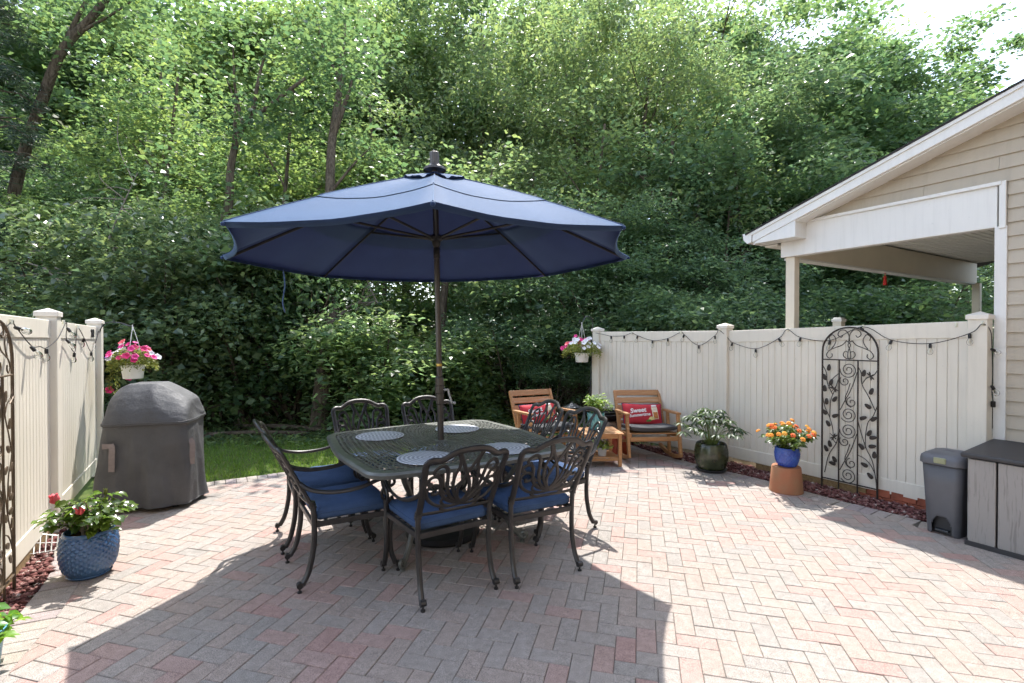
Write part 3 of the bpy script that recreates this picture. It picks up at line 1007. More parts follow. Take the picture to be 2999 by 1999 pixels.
# roof: rake boards, shingles, eave return, gutter
def slab(x0, x1, t0, t1, off0, off1):
    vs = []
    for x in (x0, x1):
        vs += [(x, t0, roof_z(t0) + off0), (x, t1, roof_z(t1) + off0), (x, t1, roof_z(t1) + off1), (x, t0, roof_z(t0) + off1)]
    return MB().add(vs, [(0, 1, 2, 3), (4, 7, 6, 5), (0, 4, 5, 1), (1, 5, 6, 2), (2, 6, 7, 3), (3, 7, 4, 0)])
OV = -0.25
slab(OV, OV + 0.035, RIDGE, 2.02, -0.125, -0.008).build('rake_board', MAT['white_trim'], house, smooth=False, bevel=0.003)
slab(OV - 0.014, OV + 0.02, RIDGE, 2.03, -0.040, -0.007).build('rake_trim', MAT['white_trim'], house, smooth=False, bevel=0.003)
slab(OV + 0.03, 0.02, RIDGE, 2.00, -0.138, -0.122).build('rake_soffit', MAT['white_trim'], house, smooth=False)
roof = slab(OV - 0.022, 6.2, RIDGE, 2.10, -0.006, 0.010).build('roof', MAT['shingle'], house, smooth=False)
vs = []
for x in (OV - 0.022, 6.2):
    tR = RIDGE
    vs += [(x, tR, roof_z(tR) - 0.006), (x, tR - 5.8, roof_z(tR) - 0.006 - 5.8 * 0.33), (x, tR - 5.8, roof_z(tR) + 0.010 - 5.8 * 0.33), (x, tR, roof_z(tR) + 0.010)]
MB().add(vs, [(0, 1, 2, 3), (4, 7, 6, 5), (0, 4, 5, 1), (1, 5, 6, 2), (2, 6, 7, 3), (3, 7, 4, 0)]).build('roof_slope', MAT['shingle'], house, smooth=False)
er = MB()
x0, x1 = OV + 0.008, -0.034
ret = [(1.53, 2.625), (2.00, 2.625), (2.00, roof_z(2.00) - 0.126), (1.53, roof_z(1.53) - 0.126)]
er.add([(x0, a, b) for a, b in ret] + [(x1, a, b) for a, b in ret], [(0, 1, 2, 3), (4, 7, 6, 5), (0, 4, 5, 1), (1, 5, 6, 2), (2, 6, 7, 3), (3, 7, 4, 0)])
er.build('eave_return', MAT['white_trim'], house, smooth=False, bevel=0.003)
MB().box((3.0, 1.93, 2.612), (6.05, 0.15, 0.02)).build('soffit_board', MAT['soffit'], house, smooth=False)
MB().box((2.9, 2.015, 2.69), (6.25, 0.02, 0.14)).build('eave_fascia', MAT['white_trim'], house, smooth=False)
gp = [(2.028, 2.645), (2.08, 2.635), (2.125, 2.68), (2.14, 2.755), (2.125, 2.755), (2.028, 2.76)]
gu = MB()
n = len(gp)
gu.add([(OV - 0.01, a, b) for a, b in gp] + [(6.0, a, b) for a, b in gp], [tuple(range(n)), tuple(range(2 * n - 1, n - 1, -1))] + [(i, n + i, n + (i + 1) % n, (i + 1) % n) for i in range(n)])
gu.build('gutter', MAT['white_trim'], house, smooth=False)
# unseen wing, added behind the viewer to block sky and bounce warm light
WT = RIDGE
MB().box((-5.6, WT - 0.10, 2.75), (12.6, 0.16, 5.5)).build('added_wing_wall', MAT['siding'], house, smooth=False)
wsd = MB()
for i in range(48):
    z0 = 0.02 + i * ch
    wsd.add([(-11.9, WT + 0.020, z0), (0.65, WT + 0.020, z0), (0.65, WT + 0.004, z0 + ch), (-11.9, WT + 0.004, z0 + ch), (-11.9, WT - 0.03, z0), (0.65, WT - 0.03, z0), (0.65, WT - 0.03, z0 + ch), (-11.9, WT - 0.03, z0 + ch)],
            [(0, 1, 2, 3), (4, 7, 6, 5), (0, 4, 5, 1), (3, 2, 6, 7), (0, 3, 7, 4), (1, 5, 6, 2)])
wsd.build('added_wing_siding', MAT['siding'], house, smooth=False)
for (cx_, cz_, w_, h_) in ((-5.4, 1.03, 1.9, 2.06), (-2.2, 1.5, 0.95, 1.3), (-8.6, 1.5, 0.95, 1.3), (-5.4, 4.1, 1.6, 1.25), (-9.0, 4.1, 1.0, 1.25)):  # door and windows of the added wing, also out of view
    fr_ = MB()
    for (dx, dz, ww, hh) in ((0, h_ / 2, w_ + 0.16, 0.09), (0, -h_ / 2, w_ + 0.16, 0.07), (-w_ / 2, 0, 0.09, h_), (w_ / 2, 0, 0.09, h_), (0, 0, 0.06, h_)):
        fr_.box((cx_ + dx, WT + 0.035, cz_ + dz), (ww, 0.06, hh))
    wo_ = fr_.build('window', MAT['white_trim'], house, smooth=False)
    MB().box((cx_, WT + 0.028, cz_), (w_, 0.02, h_)).build('pane', M('window glass', (0.03, 0.035, 0.04), 0.06, spec=0.8), wo_, smooth=False)
tas = thing('red_tassel', 'tiny red tassel hanging under the porch beam', 'tassel', (W0.x + AU.x * 1.79 + AV.x * 2.4, W0.y + AU.y * 1.79 + AV.y * 2.4, 0))
MB().tube([(0, 0, 2.45), (0, 0, 2.40)], 0.006, 6).build('cord', MAT['red_thread'], tas)
MB().lathe([(0.006, 2.40), (0.016, 2.39), (0.018, 2.36), (0.024, 2.27), (0.001, 2.265)], 10).build('fringe', MAT['red_thread'], tas)

# ------------------------------------------------------------------ patio table
TC = Vector((-0.56, 3.90))
table = thing('patio_table', 'square dark cast metal patio table with lattice top and umbrella hole', 'table', (TC.x, TC.y, 0), TH)
TZ = 0.735
def tb_r(a, A=0.745):
    """outline radius of the bow-sided square at angle a"""
    a = (a + PI / 4) % (PI / 2) - PI / 4
    base = A / math.cos(a)
    bow = 0.055 * math.cos(2 * a) ** 1.0
    r = base + bow * max(0, 1)
    k = abs(a) / (PI / 4)
    return r - 0.055 * max(0.0, (k - 0.86) / 0.14) ** 2
lat = MB()
NS = 96
rings = [0.035, 0.07, 0.12, 0.18, 0.24] + [0.24 + 0.0435 * i for i in range(1, 17)]
rings = [x for x in rings if x < 0.925] + [0.925]
def tpt(fr, a, z): 
    r = tb_r(a) * fr
    return (r * math.cos(a), r * math.sin(a), z)
for ri in range(len(rings) - 1):
    f0, f1 = rings[ri], rings[ri + 1]
    ns = NS if f0 > 0.44 else (56 if f0 > 0.16 else 28)
    off = 0.5 if ri % 2 else 0.0
    for k in range(ns):
        a0, a1 = 2 * PI * (k + off) / ns, 2 * PI * (k + 1 + off) / ns
        q = [(f0, a0), (f0, a1), (f1, a1), (f1, a0)]
        sk = (0.22 if ri % 2 else -0.22) if f0 > 0.24 else 0.0
        if f0 < 0.24:
            ma, mf = 0.26, 0.07
        else:
            ma, mf = 0.13, 0.20
        da, df = a1 - a0, f1 - f0
        h = [(f0 + df * mf, a0 + da * (ma + sk * 0.5)), (f0 + df * mf, a1 - da * (ma - sk * 0.5)), (f1 - df * mf, a1 - da * (ma + sk * 0.5)), (f1 - df * mf, a0 + da * (ma - sk * 0.5))]
        vs = [tpt(*p, TZ) for p in q] + [tpt(*p, TZ - 0.0015) for p in h] + [tpt(*p, TZ - 0.006) for p in h]
        fs = [(i, (i + 1) % 4, 4 + (i + 1) % 4, 4 + i) for i in range(4)] + [(4 + i, 4 + (i + 1) % 4, 8 + (i + 1) % 4, 8 + i) for i in range(4)]
        lat.add(vs, fs)
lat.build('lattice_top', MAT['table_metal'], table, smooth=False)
# rim
rim = MB()
NR = 144
prof = [(0.92, 0.001), (0.955, 0.006), (0.985, 0.002), (1.0, -0.012), (0.992, -0.036), (0.972, -0.042), (0.958, -0.03), (0.935, -0.014), (0.92, -0.012)]
for k in range(NR):
    a = 2 * PI * k / NR
    for (fr, dz) in prof:
        rim.v.append(tpt(fr, a, TZ + dz))
n = len(prof)
for k in range(NR):
    l = (k + 1) % NR
    for i in range(n):
        j = (i + 1) % n
        rim.f.append((k * n + i, l * n + i, l * n + j, k * n + j)); rim.m.append(0)
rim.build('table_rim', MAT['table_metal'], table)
hub = MB().lathe([(0.026, TZ - 0.02), (0.026, TZ + 0.006), (0.045, TZ + 0.006), (0.05, TZ), (0.05, TZ - 0.02)], 24)
hub.build('umbrella_collar', MAT['table_metal'], table)
for sx, sy in ((1, 1), (1, -1), (-1, 1), (-1, -1)):
    leg = MB()
    d = Vector((sx, sy, 0)).normalized()
    def L(r, z): return d * r + Vector((0, 0, z))
    leg.tube(catmull([L(0.66, 0.70), L(0.63, 0.60), L(0.55, 0.48), L(0.50, 0.36), L(0.51, 0.22), L(0.58, 0.10), L(0.66, 0.035)], 6), [0.022] * 10 + [0.019] * 27, 8, flat=(1.0, 1.15))
    leg.tube(catmull([L(0.66, 0.035), L(0.685, 0.04), L(0.69, 0.065), L(0.668, 0.075), L(0.655, 0.06)], 4), 0.013, 8)
    leg.lathe([(0.001, 0.0), (0.018, 0.0), (0.018, 0.012), (0.008, 0.02), (0.008, 0.04), (0.001, 0.04)], 10, d * 0.66)
    leg.build('leg', MAT['table_metal'], table)
    sc_ = MB()
    sc_.tube(catmull([L(0.60, 0.56), L(0.48, 0.60), L(0.36, 0.66), L(0.26, 0.69), L(0.2, 0.66), L(0.23, 0.62), L(0.28, 0.64)], 5), 0.010, 6)
    sc_.tube(catmull([L(0.50, 0.38), L(0.40, 0.44), L(0.30, 0.48), L(0.20, 0.44), L(0.08, 0.34)], 5), 0.010, 6)
    sc_.build('bracket_scroll', MAT['table_metal'], table)
st = MB()
st.tube([(0.11 * math.cos(2 * PI * k / 24), 0.11 * math.sin(2 * PI * k / 24), 0.335) for k in range(24)], 0.011, 6, closed=True)
st.tube([(0.06 * math.cos(2 * PI * k / 20), 0.06 * math.sin(2 * PI * k / 20), 0.335) for k in range(20)], 0.009, 6, closed=True)
for k in range(4):
    a = PI / 4 + k * PI / 2
    st.tube([(0.06 * math.cos(a), 0.06 * math.sin(a), 0.335), (0.11 * math.cos(a), 0.11 * math.sin(a), 0.335)], 0.008, 6)
st.build('stretcher_ring', MAT['table_metal'], table)
ap = MB()
for k in range(4):
    a = k * PI / 2
    p = [tpt(0.86, a - PI / 4 + PI / 2 * t / 10, TZ - 0.035) for t in range(11)]
    ap.tube(p, 0.010, 6)
ap.build('under_frame', MAT['table_metal'], table)

# ------------------------------------------------------------------ dining chairs
def back_pt(s, h):
    """point of the reclined, slightly dished chair back: s across, h along the back from its lower rail"""
    y = -0.250 - h * 0.455 + 0.00
    z = 0.525 + h * 0.890
    dish = 0.035 * (1 - (s / 0.26) ** 2)
    return Vector((s, y - dish * 0.9, z + dish * 0.0))

def make_chair():
    c = thing('dining_chair', '', 'chair')
    I = MAT['iron']
    nb = Vector((0, -0.89, -0.455)).normalized()
    # outer back frame with shoulders
    fr = MB()
    half = [(-0.236, -0.02), (-0.240, 0.10), (-0.248, 0.24), (-0.255, 0.345), (-0.248, 0.378), (-0.222, 0.392), (-0.185, 0.388), (-0.16, 0.397), (-0.10, 0.434), (-0.04, 0.447), (0.0, 0.449)]
    full = half + [(-s, h) for s, h in half[-2::-1]]
    fr.tube([back_pt(*p) for p in catmull([(a, b, 0) for a, b in full], 4) for p in [(p.x, p.y)]], 0.0155, 8, flat=(1.3, 0.85), nrm=nb)
    fr.build('back_frame', I, c)
    # scrollwork
    sw = MB()
    def cv(pts, r=0.0075, mirror=True, n=5, taper=None):
        for sg in ((1, -1) if mirror else (1,)):
            q = [back_pt(p.x * sg, p.y) for p in catmull([(a, b, 0) for a, b in pts], n)]
            if taper:
                m = len(q)
                rr = [r * (taper + (1 - taper) * math.sin(PI * min(1, 0.15 + 0.85 * i / (m - 1)))) for i in range(m)]
            else:
                rr = r
            sw.tube(q, rr, 6, flat=(1.35, 0.75), nrm=nb)
    cv([(-0.236, 0.0), (-0.12, 0.004), (0.0, 0.008), (0.12, 0.004), (0.236, 0.0)], 0.0095, False)
    cv([(0.0, 0.058), (0.030, 0.105), (0.038, 0.16), (0.020, 0.225), (-0.010, 0.29), (-0.034, 0.345), (-0.062, 0.405), (-0.075, 0.432)], 0.0088)
    cv([(0.0, 0.058), (0.045, 0.115), (0.072, 0.19), (0.074, 0.27), (0.056, 0.335), (0.068, 0.40), (0.082, 0.428)], 0.0085)
    cv([(0.005, 0.055), (0.07, 0.105), (0.104, 0.18), (0.116, 0.26), (0.128, 0.32), (0.156, 0.348), (0.186, 0.335), (0.200, 0.308), (0.188, 0.288), (0.172, 0.296)], 0.009)
    cv([(0.01, 0.05), (0.09, 0.09), (0.137, 0.155), (0.150, 0.225), (0.168, 0.268), (0.200, 0.275), (0.222, 0.252), (0.215, 0.226), (0.197, 0.228)], 0.009)
    cv([(0.0, 0.045), (0.08, 0.040), (0.150, 0.060), (0.200, 0.105), (0.222, 0.16), (0.208, 0.205), (0.172, 0.212), (0.145, 0.185), (0.152, 0.152), (0.180, 0.146), (0.186, 0.166)], 0.0085)
    cv([(0.145, 0.185), (0.128, 0.160), (0.112, 0.142), (0.098, 0.146)], 0.0075)
    cv([(0.06, 0.040), (0.098, 0.052), (0.122, 0.078), (0.120, 0.104), (0.098, 0.108), (0.088, 0.092)], 0.0075)
    cv([(0.075, 0.004), (0.098, 0.016), (0.118, 0.030), (0.106, 0.044), (0.085, 0.042)], 0.0080)
    sw.build('back_scrollwork', I, c)
    # legs
    for sx in (-1, 1):
        l = MB()
        pts = [(0.236, -0.243, 0.51), (0.235, -0.236, 0.40), (0.232, -0.240, 0.26), (0.233, -0.268, 0.12), (0.238, -0.305, 0.045)]
        l.tube(catmull([(sx * a, b, z) for a, b, z in pts], 5), 0.0170, 8, flat=(0.95, 1.05))
        l.tube([(sx * 0.238 + dx, -0.322, 0.046) for dx in (-0.017, 0.017)], 0.0185, 10)
        l.lathe([(0.001, 0.0), (0.014, 0.0), (0.014, 0.010), (0.006, 0.014), (0.006, 0.03), (0.001, 0.03)], 8, (sx * 0.238, -0.322, 0))
        kn = MB()
        for dz in (0.505, 0.522, 0.539):
            kn.tube([(sx * 0.236, -0.243 - 0.3 * (dz - 0.505), dz - 0.006), (sx * 0.236, -0.243 - 0.3 * (dz - 0.505), dz + 0.006)], 0.0225, 10)
        lo = l.build('rear_leg', I, c)
        kn.build('knuckle', I, lo)
        l = MB()
        pts = [(0.268, 0.235, 0.475), (0.270, 0.238, 0.38), (0.272, 0.226, 0.27), (0.272, 0.232, 0.15), (0.274, 0.262, 0.055)]
        l.tube(catmull([(sx * a, b, z) for a, b, z in pts], 5), [0.0185] * 8 + [0.0165] * 13, 8)
        l.tube([(sx * 0.274 + dx, 0.282, 0.047) for dx in (-0.017, 0.017)], 0.0185, 10)
        l.lathe([(0.001, 0.0), (0.014, 0.0), (0.014, 0.010), (0.006, 0.014), (0.006, 0.03), (0.001, 0.03)], 8, (sx * 0.274, 0.282, 0))
        l.tube([(sx * 0.268, 0.235, 0.462), (sx * 0.268, 0.235, 0.49)], 0.021, 10)
        l.build('front_leg', I, c)
        ar = MB()
        p0 = back_pt(sx * 0.246, 0.165)
        ar.tube(catmull([tuple(p0), (sx * 0.285, p0.y + 0.07, 0.625), (sx * 0.305, -0.13, 0.598), (sx * 0.308, 0.02, 0.603), (sx * 0.300, 0.13, 0.628), (sx * 0.294, 0.20, 0.640), (sx * 0.290, 0.243, 0.625), (sx * 0.288, 0.252, 0.592), (sx * 0.288, 0.228, 0.575), (sx * 0.288, 0.208, 0.588), (sx * 0.288, 0.218, 0.603)], 4), 0.0105, 8, flat=(1.3, 0.9))
        ar.tube(catmull([(sx * 0.288, 0.208, 0.588), (sx * 0.285, 0.180, 0.565), (sx * 0.282, 0.168, 0.53), (sx * 0.276, 0.185, 0.492), (sx * 0.270, 0.222, 0.478), (sx * 0.268, 0.243, 0.486), (sx * 0.268, 0.240, 0.502)], 4), 0.0095, 8)
        ar.build('arm', I, c)
    sf = MB()
    cr = [(-0.232, -0.238, 0.395), (0.232, -0.238, 0.395), (0.268, 0.236, 0.395), (-0.268, 0.236, 0.395)]
    for i in range(4):
        sf.bar(cr[i], cr[(i + 1) % 4], 0.018, 0.034)
    for i in range(1, 6):
        t = i / 6
        sf.bar((-0.232 - 0.036 * t, -0.238 + 0.474 * t, 0.402), (0.232 + 0.036 * t, -0.238 + 0.474 * t, 0.402), 0.02, 0.006)
    sf.build('seat_frame', I, c, smooth=False, bevel=0.004)
    # cushion: rounded, crowned slab
    cu = MB()
    nx, ny = 22, 22
    def cpt(i, j, top):
        a, b = -1 + 2 * i / nx, -1 + 2 * j / ny
        def rnd(a): return math.copysign(1 - (1 - abs(a)) ** 1.0, a)
        x0 = (0.235 + 0.028 * (b + 1) / 2)
        e = max(abs(a), abs(b))
        k = max(0.0, (e - 0.80) / 0.20)
        drop = 0.026 * (1 - math.sqrt(max(0, 1 - k * k)))
        cor = (abs(a) * abs(b)) ** 6 * 0.035
        crown = 0.010 * (1 - a * a) * (1 - b * b)
        wr = 0.0025 * math.sin(a * 9 + b * 4) * math.sin(b * 7)
        x = a * x0 * (1 - cor); y = 0.008 + b * 0.236 * (1 - cor)
        z = 0.487 + crown - drop + wr if top else 0.412 + drop * 0.7
        return (x, y, z)
    for top in (True, False):
        k0 = len(cu.v)
        for j in range(ny + 1):
            for i in range(nx + 1):
                cu.v.append(cpt(i, j, top))
        for j in range(ny):
            for i in range(nx):
                q = (k0 + j * (nx + 1) + i, k0 + j * (nx + 1) + i + 1, k0 + (j + 1) * (nx + 1) + i + 1, k0 + (j + 1) * (nx + 1) + i)
                cu.f.append(q if top else q[::-1]); cu.m.append(0)
    k1 = (nx + 1) * (ny + 1)
    edge = [i for i in range(nx)] + [j * (nx + 1) + nx for j in range(ny)] + [ny * (nx + 1) + i for i in range(nx, 0, -1)] + [j * (nx + 1) for j in range(ny, 0, -1)]
    for i in range(len(edge)):
        a, b = edge[i], edge[(i + 1) % len(edge)]
        cu.f.append((a + k1, b + k1, b, a)); cu.m.append(0)
    co = cu.build('seat_cushion', MAT['cushion'], c, ang=60)
    pp = MB()
    loop = [Vector(cpt(i % (nx + 1), 0, True)) for i in range(nx + 1)] + [Vector(cpt(nx, j, True)) for j in range(1, ny + 1)] + [Vector(cpt(i, ny, True)) for i in range(nx - 1, -1, -1)] + [Vector(cpt(0, j, True)) for j in range(ny - 1, 0, -1)]
    pp.tube([p + Vector((0, 0, 0.0)) for p in loop], 0.0045, 6, closed=True)
    pp.build('piping', MAT['cushion'], co)
    return c

proto = make_chair()
chairs = [  # (u, v) of the rear feet from the table centre, facing, label
    (-0.99, -0.29, 0, 'nearest dining chair with blue cushion, its back to the viewer, left of two'),
    (-1.05, 0.32, 0, 'dining chair with blue cushion, its back to the viewer, right of the two in front'),
    (-0.175, -1.10, -90, 'dining chair with blue cushion at the left side of the table, nearer of two'),
    (0.449, -1.117, -90, 'dining chair with blue cushion at the left side of the table, farther of two'),
    (1.12, -0.32, 180, 'dining chair behind the table facing the viewer, left of the umbrella pole'),
    (1.06, 0.305, 180, 'dining chair behind the table facing the viewer, just behind the umbrella pole'),
    (-0.298, 1.116, 90, 'dining chair at the right side of the table, nearer of two'),
    (0.30, 1.113, 90, 'dining chair at the right side of the table, in front of the left rocking chair'),
]
for i, (cu_, cv_, deg, lab) in enumerate(chairs):
    o = proto if i == 0 else copy_tree(proto)
    a = TH + R(deg)
    p = TC + AU * cu_ + AV * cv_
    f = Vector((-math.sin(a), math.cos(a)))
    p = p + f * 0.322
    o.location = (p.x, p.y, 0)
    o.rotation_euler = (0, 0, a + R([1.5, -2, 2, -1, 2, -2.5, 1, -1.5][i]))
    tag(o, lab, 'chair', 'dining chairs around the patio table')

# ------------------------------------------------------------------ placemats
pmesh = MB().lathe([(0.001, 0.0), (0.188, 0.0), (0.192, 0.002), (0.188, 0.0045), (0.1, 0.005), (0.001, 0.005)], 64).mesh('placemat', MAT['mat_weave'], ang=60)
for (cu_, cv_, lab) in ((-0.50, -0.315, 'round grey woven placemat nearest the viewer on the table'), (-0.526, 0.28, 'round grey woven placemat at the right part of the table, before the right front chair'),
                        (0.385, -0.375, 'round grey woven placemat at the far left of the table'), (0.356, 0.30, 'round grey woven placemat in the sun, just behind the umbrella pole')):
    p = TC + AU * cu_ + AV * cv_
    tag(link('placemat', pmesh, None, (p.x, p.y, TZ + 0.005), (0, 0, cu_ * 3)), lab, 'placemat', 'placemats on the patio table')

# ------------------------------------------------------------------ umbrella
UB = Vector((-0.545, 3.90))
umb = thing('patio_umbrella', 'large navy blue patio umbrella standing through the table', 'umbrella', (UB.x, UB.y, 0))
umb.rotation_euler = (0, R(-1.25), 0)
RIM_R, RIM_Z, APEX_Z = 1.575, 2.185, 2.845
A0 = R(-90 + 8)
def rib_z(r):
    t = r / RIM_R
    return APEX_Z - 0.012 + (RIM_Z - APEX_Z + 0.012) * t + 0.022 * math.sin(PI * t) 
def can_pt(r, k, lift=0.0, sag=1.0):
    """k: panel coordinate 0..8 (integers are ribs)"""
    i = math.floor(k); f = k - i
    a0 = A0 + i * PI / 4; a1 = a0 + PI / 4
    rr = r
    p0 = Vector((rr * math.cos(a0), rr * math.sin(a0))); p1 = Vector((rr * math.cos(a1), rr * math.sin(a1)))
    q = p0.lerp(p1, f)
    t = r / RIM_R
    s = 4 * f * (1 - f)
    q *= 1 - 0.045 * s * t * t * sag
    z = rib_z(r) - 0.035 * s * math.sin(PI * min(1, t * 1.05)) * sag - 0.020 * s * t * t
    wr = 0.0018 * t * math.sin(f * 17 + i * 2.1) * s
    return Vector((q.x, q.y, z + lift + wr))
def canopy(name, r0, r1, nr, lift, hem=0.0, flutter=0.0):
    mb = MB()
    nk = 96
    rows = [r0 + (r1 - r0) * j / nr for j in range(nr + 1)]
    for j, r in enumerate(rows):
        for k in range(nk):
            kk = 8 * k / nk
            f = kk - math.floor(kk)
            w = flutter * (j / nr) ** 2 * (math.sin(kk * 11.3) + 0.6 * math.sin(kk * 23.7)) * 4 * f * (1 - f)
            p = can_pt(r, kk, lift * (0.3 + 0.7 * (j / nr)) + w)
            mb.v.append(tuple(p))
    if hem:
        for k in range(nk):
            p = can_pt(r1 * 0.985, 8 * k / nk, lift - hem)
            mb.v.append(tuple(p))
    for j in range(nr + (1 if hem else 0)):
        for k in range(nk):
            l = (k + 1) % nk
            mb.f.append((j * nk + k, j * nk + l, (j + 1) * nk + l, (j + 1) * nk + k)); mb.m.append(0)
    o = mb.build(name, MAT['navy'], umb, ang=50)
    sd = o.modifiers.new('cloth', 'SOLIDIFY'); sd.thickness = 0.003; sd.offset = -1
    return o
canopy('canopy', 0.80, RIM_R, 16, 0.0, hem=0.038)
canopy('upper_tier', 0.16, 1.02, 14, 0.009, hem=0.002)
canopy('crown_flap', 0.03, 0.30, 6, 0.028, hem=0.006, flutter=0.010)
rib_n, str_n = None, None
for i in range(8):
    a = A0 + i * PI / 4
    ca_, sa_ = math.cos(a), math.sin(a)
    pts = [(r * ca_, r * sa_, rib_z(r) - 0.030) for r in (0.05, 0.3, 0.6, 0.85, 1.1, 1.35, RIM_R - 0.02)]
    rb = MB().tube(pts, 0.0095, 6, flat=(0.7, 1.2), nrm=(0, 0, 1)).build('rib', MAT['rib'], umb)
    st_ = MB().tube([(0.045 * ca_, 0.045 * sa_, 2.325), (0.80 * ca_, 0.80 * sa_, rib_z(0.80) - 0.040)], 0.0095, 6, flat=(0.8, 1.1), nrm=(0, 0, 1))
    st_.build('strut', MAT['rib'], rb)
    MB().tube([tuple(can_pt(r, i, 0.004)) for r in (1.0, 1.15, 1.3, 1.45, RIM_R)], 0.0035, 5).build('seam', MAT['navy'], rb)
    MB().tube([tuple(can_pt(r, i, 0.0105)) for r in (0.3, 0.5, 0.7, 0.9, 1.0)], 0.0035, 5).build('seam', MAT['navy'], rb)
    tp = can_pt(RIM_R, i, -0.012)
    MB().ball(tuple(tp), 0.013, 10, 6).build('rib_pocket', MAT['navy'], rb)
MB().tube([(0, 0, 0.03), (0, 0, 1.05)], 0.0245, 16).build('lower_pole', MAT['pole'], umb)
MB().tube([(0, 0, 1.05), (0, 0, 2.86)], 0.0225, 16).build('upper_pole', MAT['pole'], umb)
MB().lathe([(0.023, 1.318), (0.0240, 1.320), (0.0240, 1.338), (0.023, 1.340)], 18).build('label_band', MAT['brass'], umb)
fl_ = lambda n_, amp: (lambda a, z, r: amp * math.cos(n_ * a))
cr_ = MB().lathe([(0.026, 1.02), (0.031, 1.025), (0.031, 1.105), (0.037, 1.11), (0.037, 1.165), (0.032, 1.17), (0.032, 1.225), (0.027, 1.235), (0.0245, 1.24)], 32, fn=fl_(16, 0.0009)).build('crank_housing', MAT['pole'], umb, ang=25)
hd = MB()
hd.tube([(0.03, -0.01, 1.135), (0.068, -0.012, 1.135)], 0.009, 8)
hd.tube([(0.068, -0.012, 1.14), (0.074, -0.015, 1.10), (0.092, -0.018, 1.04)], 0.008, 8)
hd.tube([(0.088, -0.018, 1.035), (0.125, -0.02, 1.03)], 0.010, 8)
hd.build('crank_handle', MAT['grey_pot'], cr_)
MB().lathe([(0.024, 2.26), (0.030, 2.27), (0.034, 2.30), (0.056, 2.315), (0.058, 2.335), (0.036, 2.35), (0.024, 2.36)], 28).build('runner', MAT['black'], umb)
MB().lathe([(0.023, 2.17), (0.0255, 2.175), (0.0255, 2.245), (0.023, 2.25)], 18).build('lock_sleeve', MAT['black'], umb)
MB().lathe([(0.09, 2.856), (0.085, 2.874), (0.052, 2.892), (0.036, 2.91), (0.036, 2.995), (0.030, 3.002), (0.001, 3.004)], 32, fn=fl_(16, 0.0012)).build('finial', MAT['pole'], umb, ang=25)
sp = can_pt(RIM_R * 0.985, 5.55, -0.03)
ts = MB().tube(catmull([tuple(sp), (sp.x + 0.01, sp.y, sp.z - 0.13), (sp.x - 0.012, sp.y, sp.z - 0.27), (sp.x + 0.005, sp.y, sp.z - 0.36)], 5), 0.014, 6, flat=(1, 0.18))
ts.build('tie_strap', MAT['navy'], umb)
ub = thing('umbrella_base', 'round black umbrella stand on the pavers under the table', 'umbrella stand', (UB.x, UB.y, 0))
MB().lathe([(0.001, 0.002), (0.285, 0.002), (0.29, 0.02), (0.27, 0.045), (0.12, 0.07), (0.06, 0.085), (0.045, 0.10), (0.001, 0.10)], 40).build('dish', MAT['black'], ub)
MB().lathe([(0.027, 0.10), (0.032, 0.10), (0.032, 0.36), (0.027, 0.365)], 20).build('tube', MAT['black'], ub)

# ------------------------------------------------------------------ covered grill
gr = thing('covered_grill', 'barbecue grill under a wrinkled grey vinyl cover by the left fence', 'grill', (-3.34, 4.64, 0), TH - R(15))
gc = MB()
secs = []   # z, half width, half depth, x shift, y shift, roundness exponent
prof = [(0.045, 0.375, 0.315, 0, 0, 6), (0.20, 0.366, 0.306, 0, 0, 7), (0.45, 0.350, 0.290, 0, 0, 8), (0.65, 0.338, 0.278, 0, 0, 9), (0.755, 0.332, 0.270, 0, 0, 10), (0.772, 0.345, 0.288, 0, 0, 10),
        (0.80, 0.338, 0.280, 0, 0, 10), (0.90, 0.328, 0.252, 0, 0.012, 10), (1.00, 0.316, 0.214, 0, 0.034, 10), (1.06, 0.308, 0.184, 0, 0.052, 10), (1.104, 0.298, 0.152, 0, 0.068, 9), (1.116, 0.286, 0.140, 0, 0.070, 9), (1.121, 0.14, 0.07, 0, 0.070, 6), (1.123, 0.02, 0.01, 0, 0.070, 3)]
prof2 = []
for i in range(len(prof) - 1):
    for k in range(4):
        t = k / 4
        prof2.append(tuple(a + (b - a) * t for a, b in zip(prof[i], prof[i + 1])))
prof2.append(prof[-1])
NG = 88
rg = random.Random(4)
ph = [rg.uniform(0, 6.28) for _ in range(12)]
for (z, hw, hd_, xs, ys, ex) in prof2:
    for k in range(NG):
        a = 2 * PI * k / NG
        c, s = math.cos(a), math.sin(a)
        rr = (abs(c / hw) ** ex + abs(s / hd_) ** ex) ** (-1 / ex)
        low = max(0, 0.78 - z)
        fold = 0.030 * (low ** 1.1) * (math.sin(5 * a + ph[0] + 1.5 * z) + 0.7 * math.sin(9 * a + ph[1] - 2 * z) + 0.5 * math.sin(17 * a + ph[4] + z)) + 0.004 * math.sin(7 * a + 9 * z + ph[2]) + 0.003 * math.sin(3 * a - 16 * z + ph[3])
        fold += 0.014 * low * (1 - abs(math.sin(3.5 * a + ph[5] + 0.9 * z))) ** 3 + (0.007 * (1 - abs(math.sin(2.5 * a + 7 * z + ph[6]))) ** 4 if 0.8 < z < 1.1 else 0)
        rr += fold
        x, y = rr * c + xs, rr * s + ys
        zt = z
        if z > 0.8:      # right shoulder drops, the left end stays high
            zt -= 0.16 * (max(0, x - 0.03) / 0.27) ** 1.15 * (z - 0.8) / 0.32 + 0.05 * max(0, -0.2 - x) / 0.08 * (z - 0.8) / 0.32
        gc.v.append((x, y, zt))
for i in range(len(prof2) - 1):
    for k in range(NG):
        l = (k + 1) % NG
        gc.f.append((i * NG + k, i * NG + l, (i + 1) * NG + l, (i + 1) * NG + k)); gc.m.append(0)
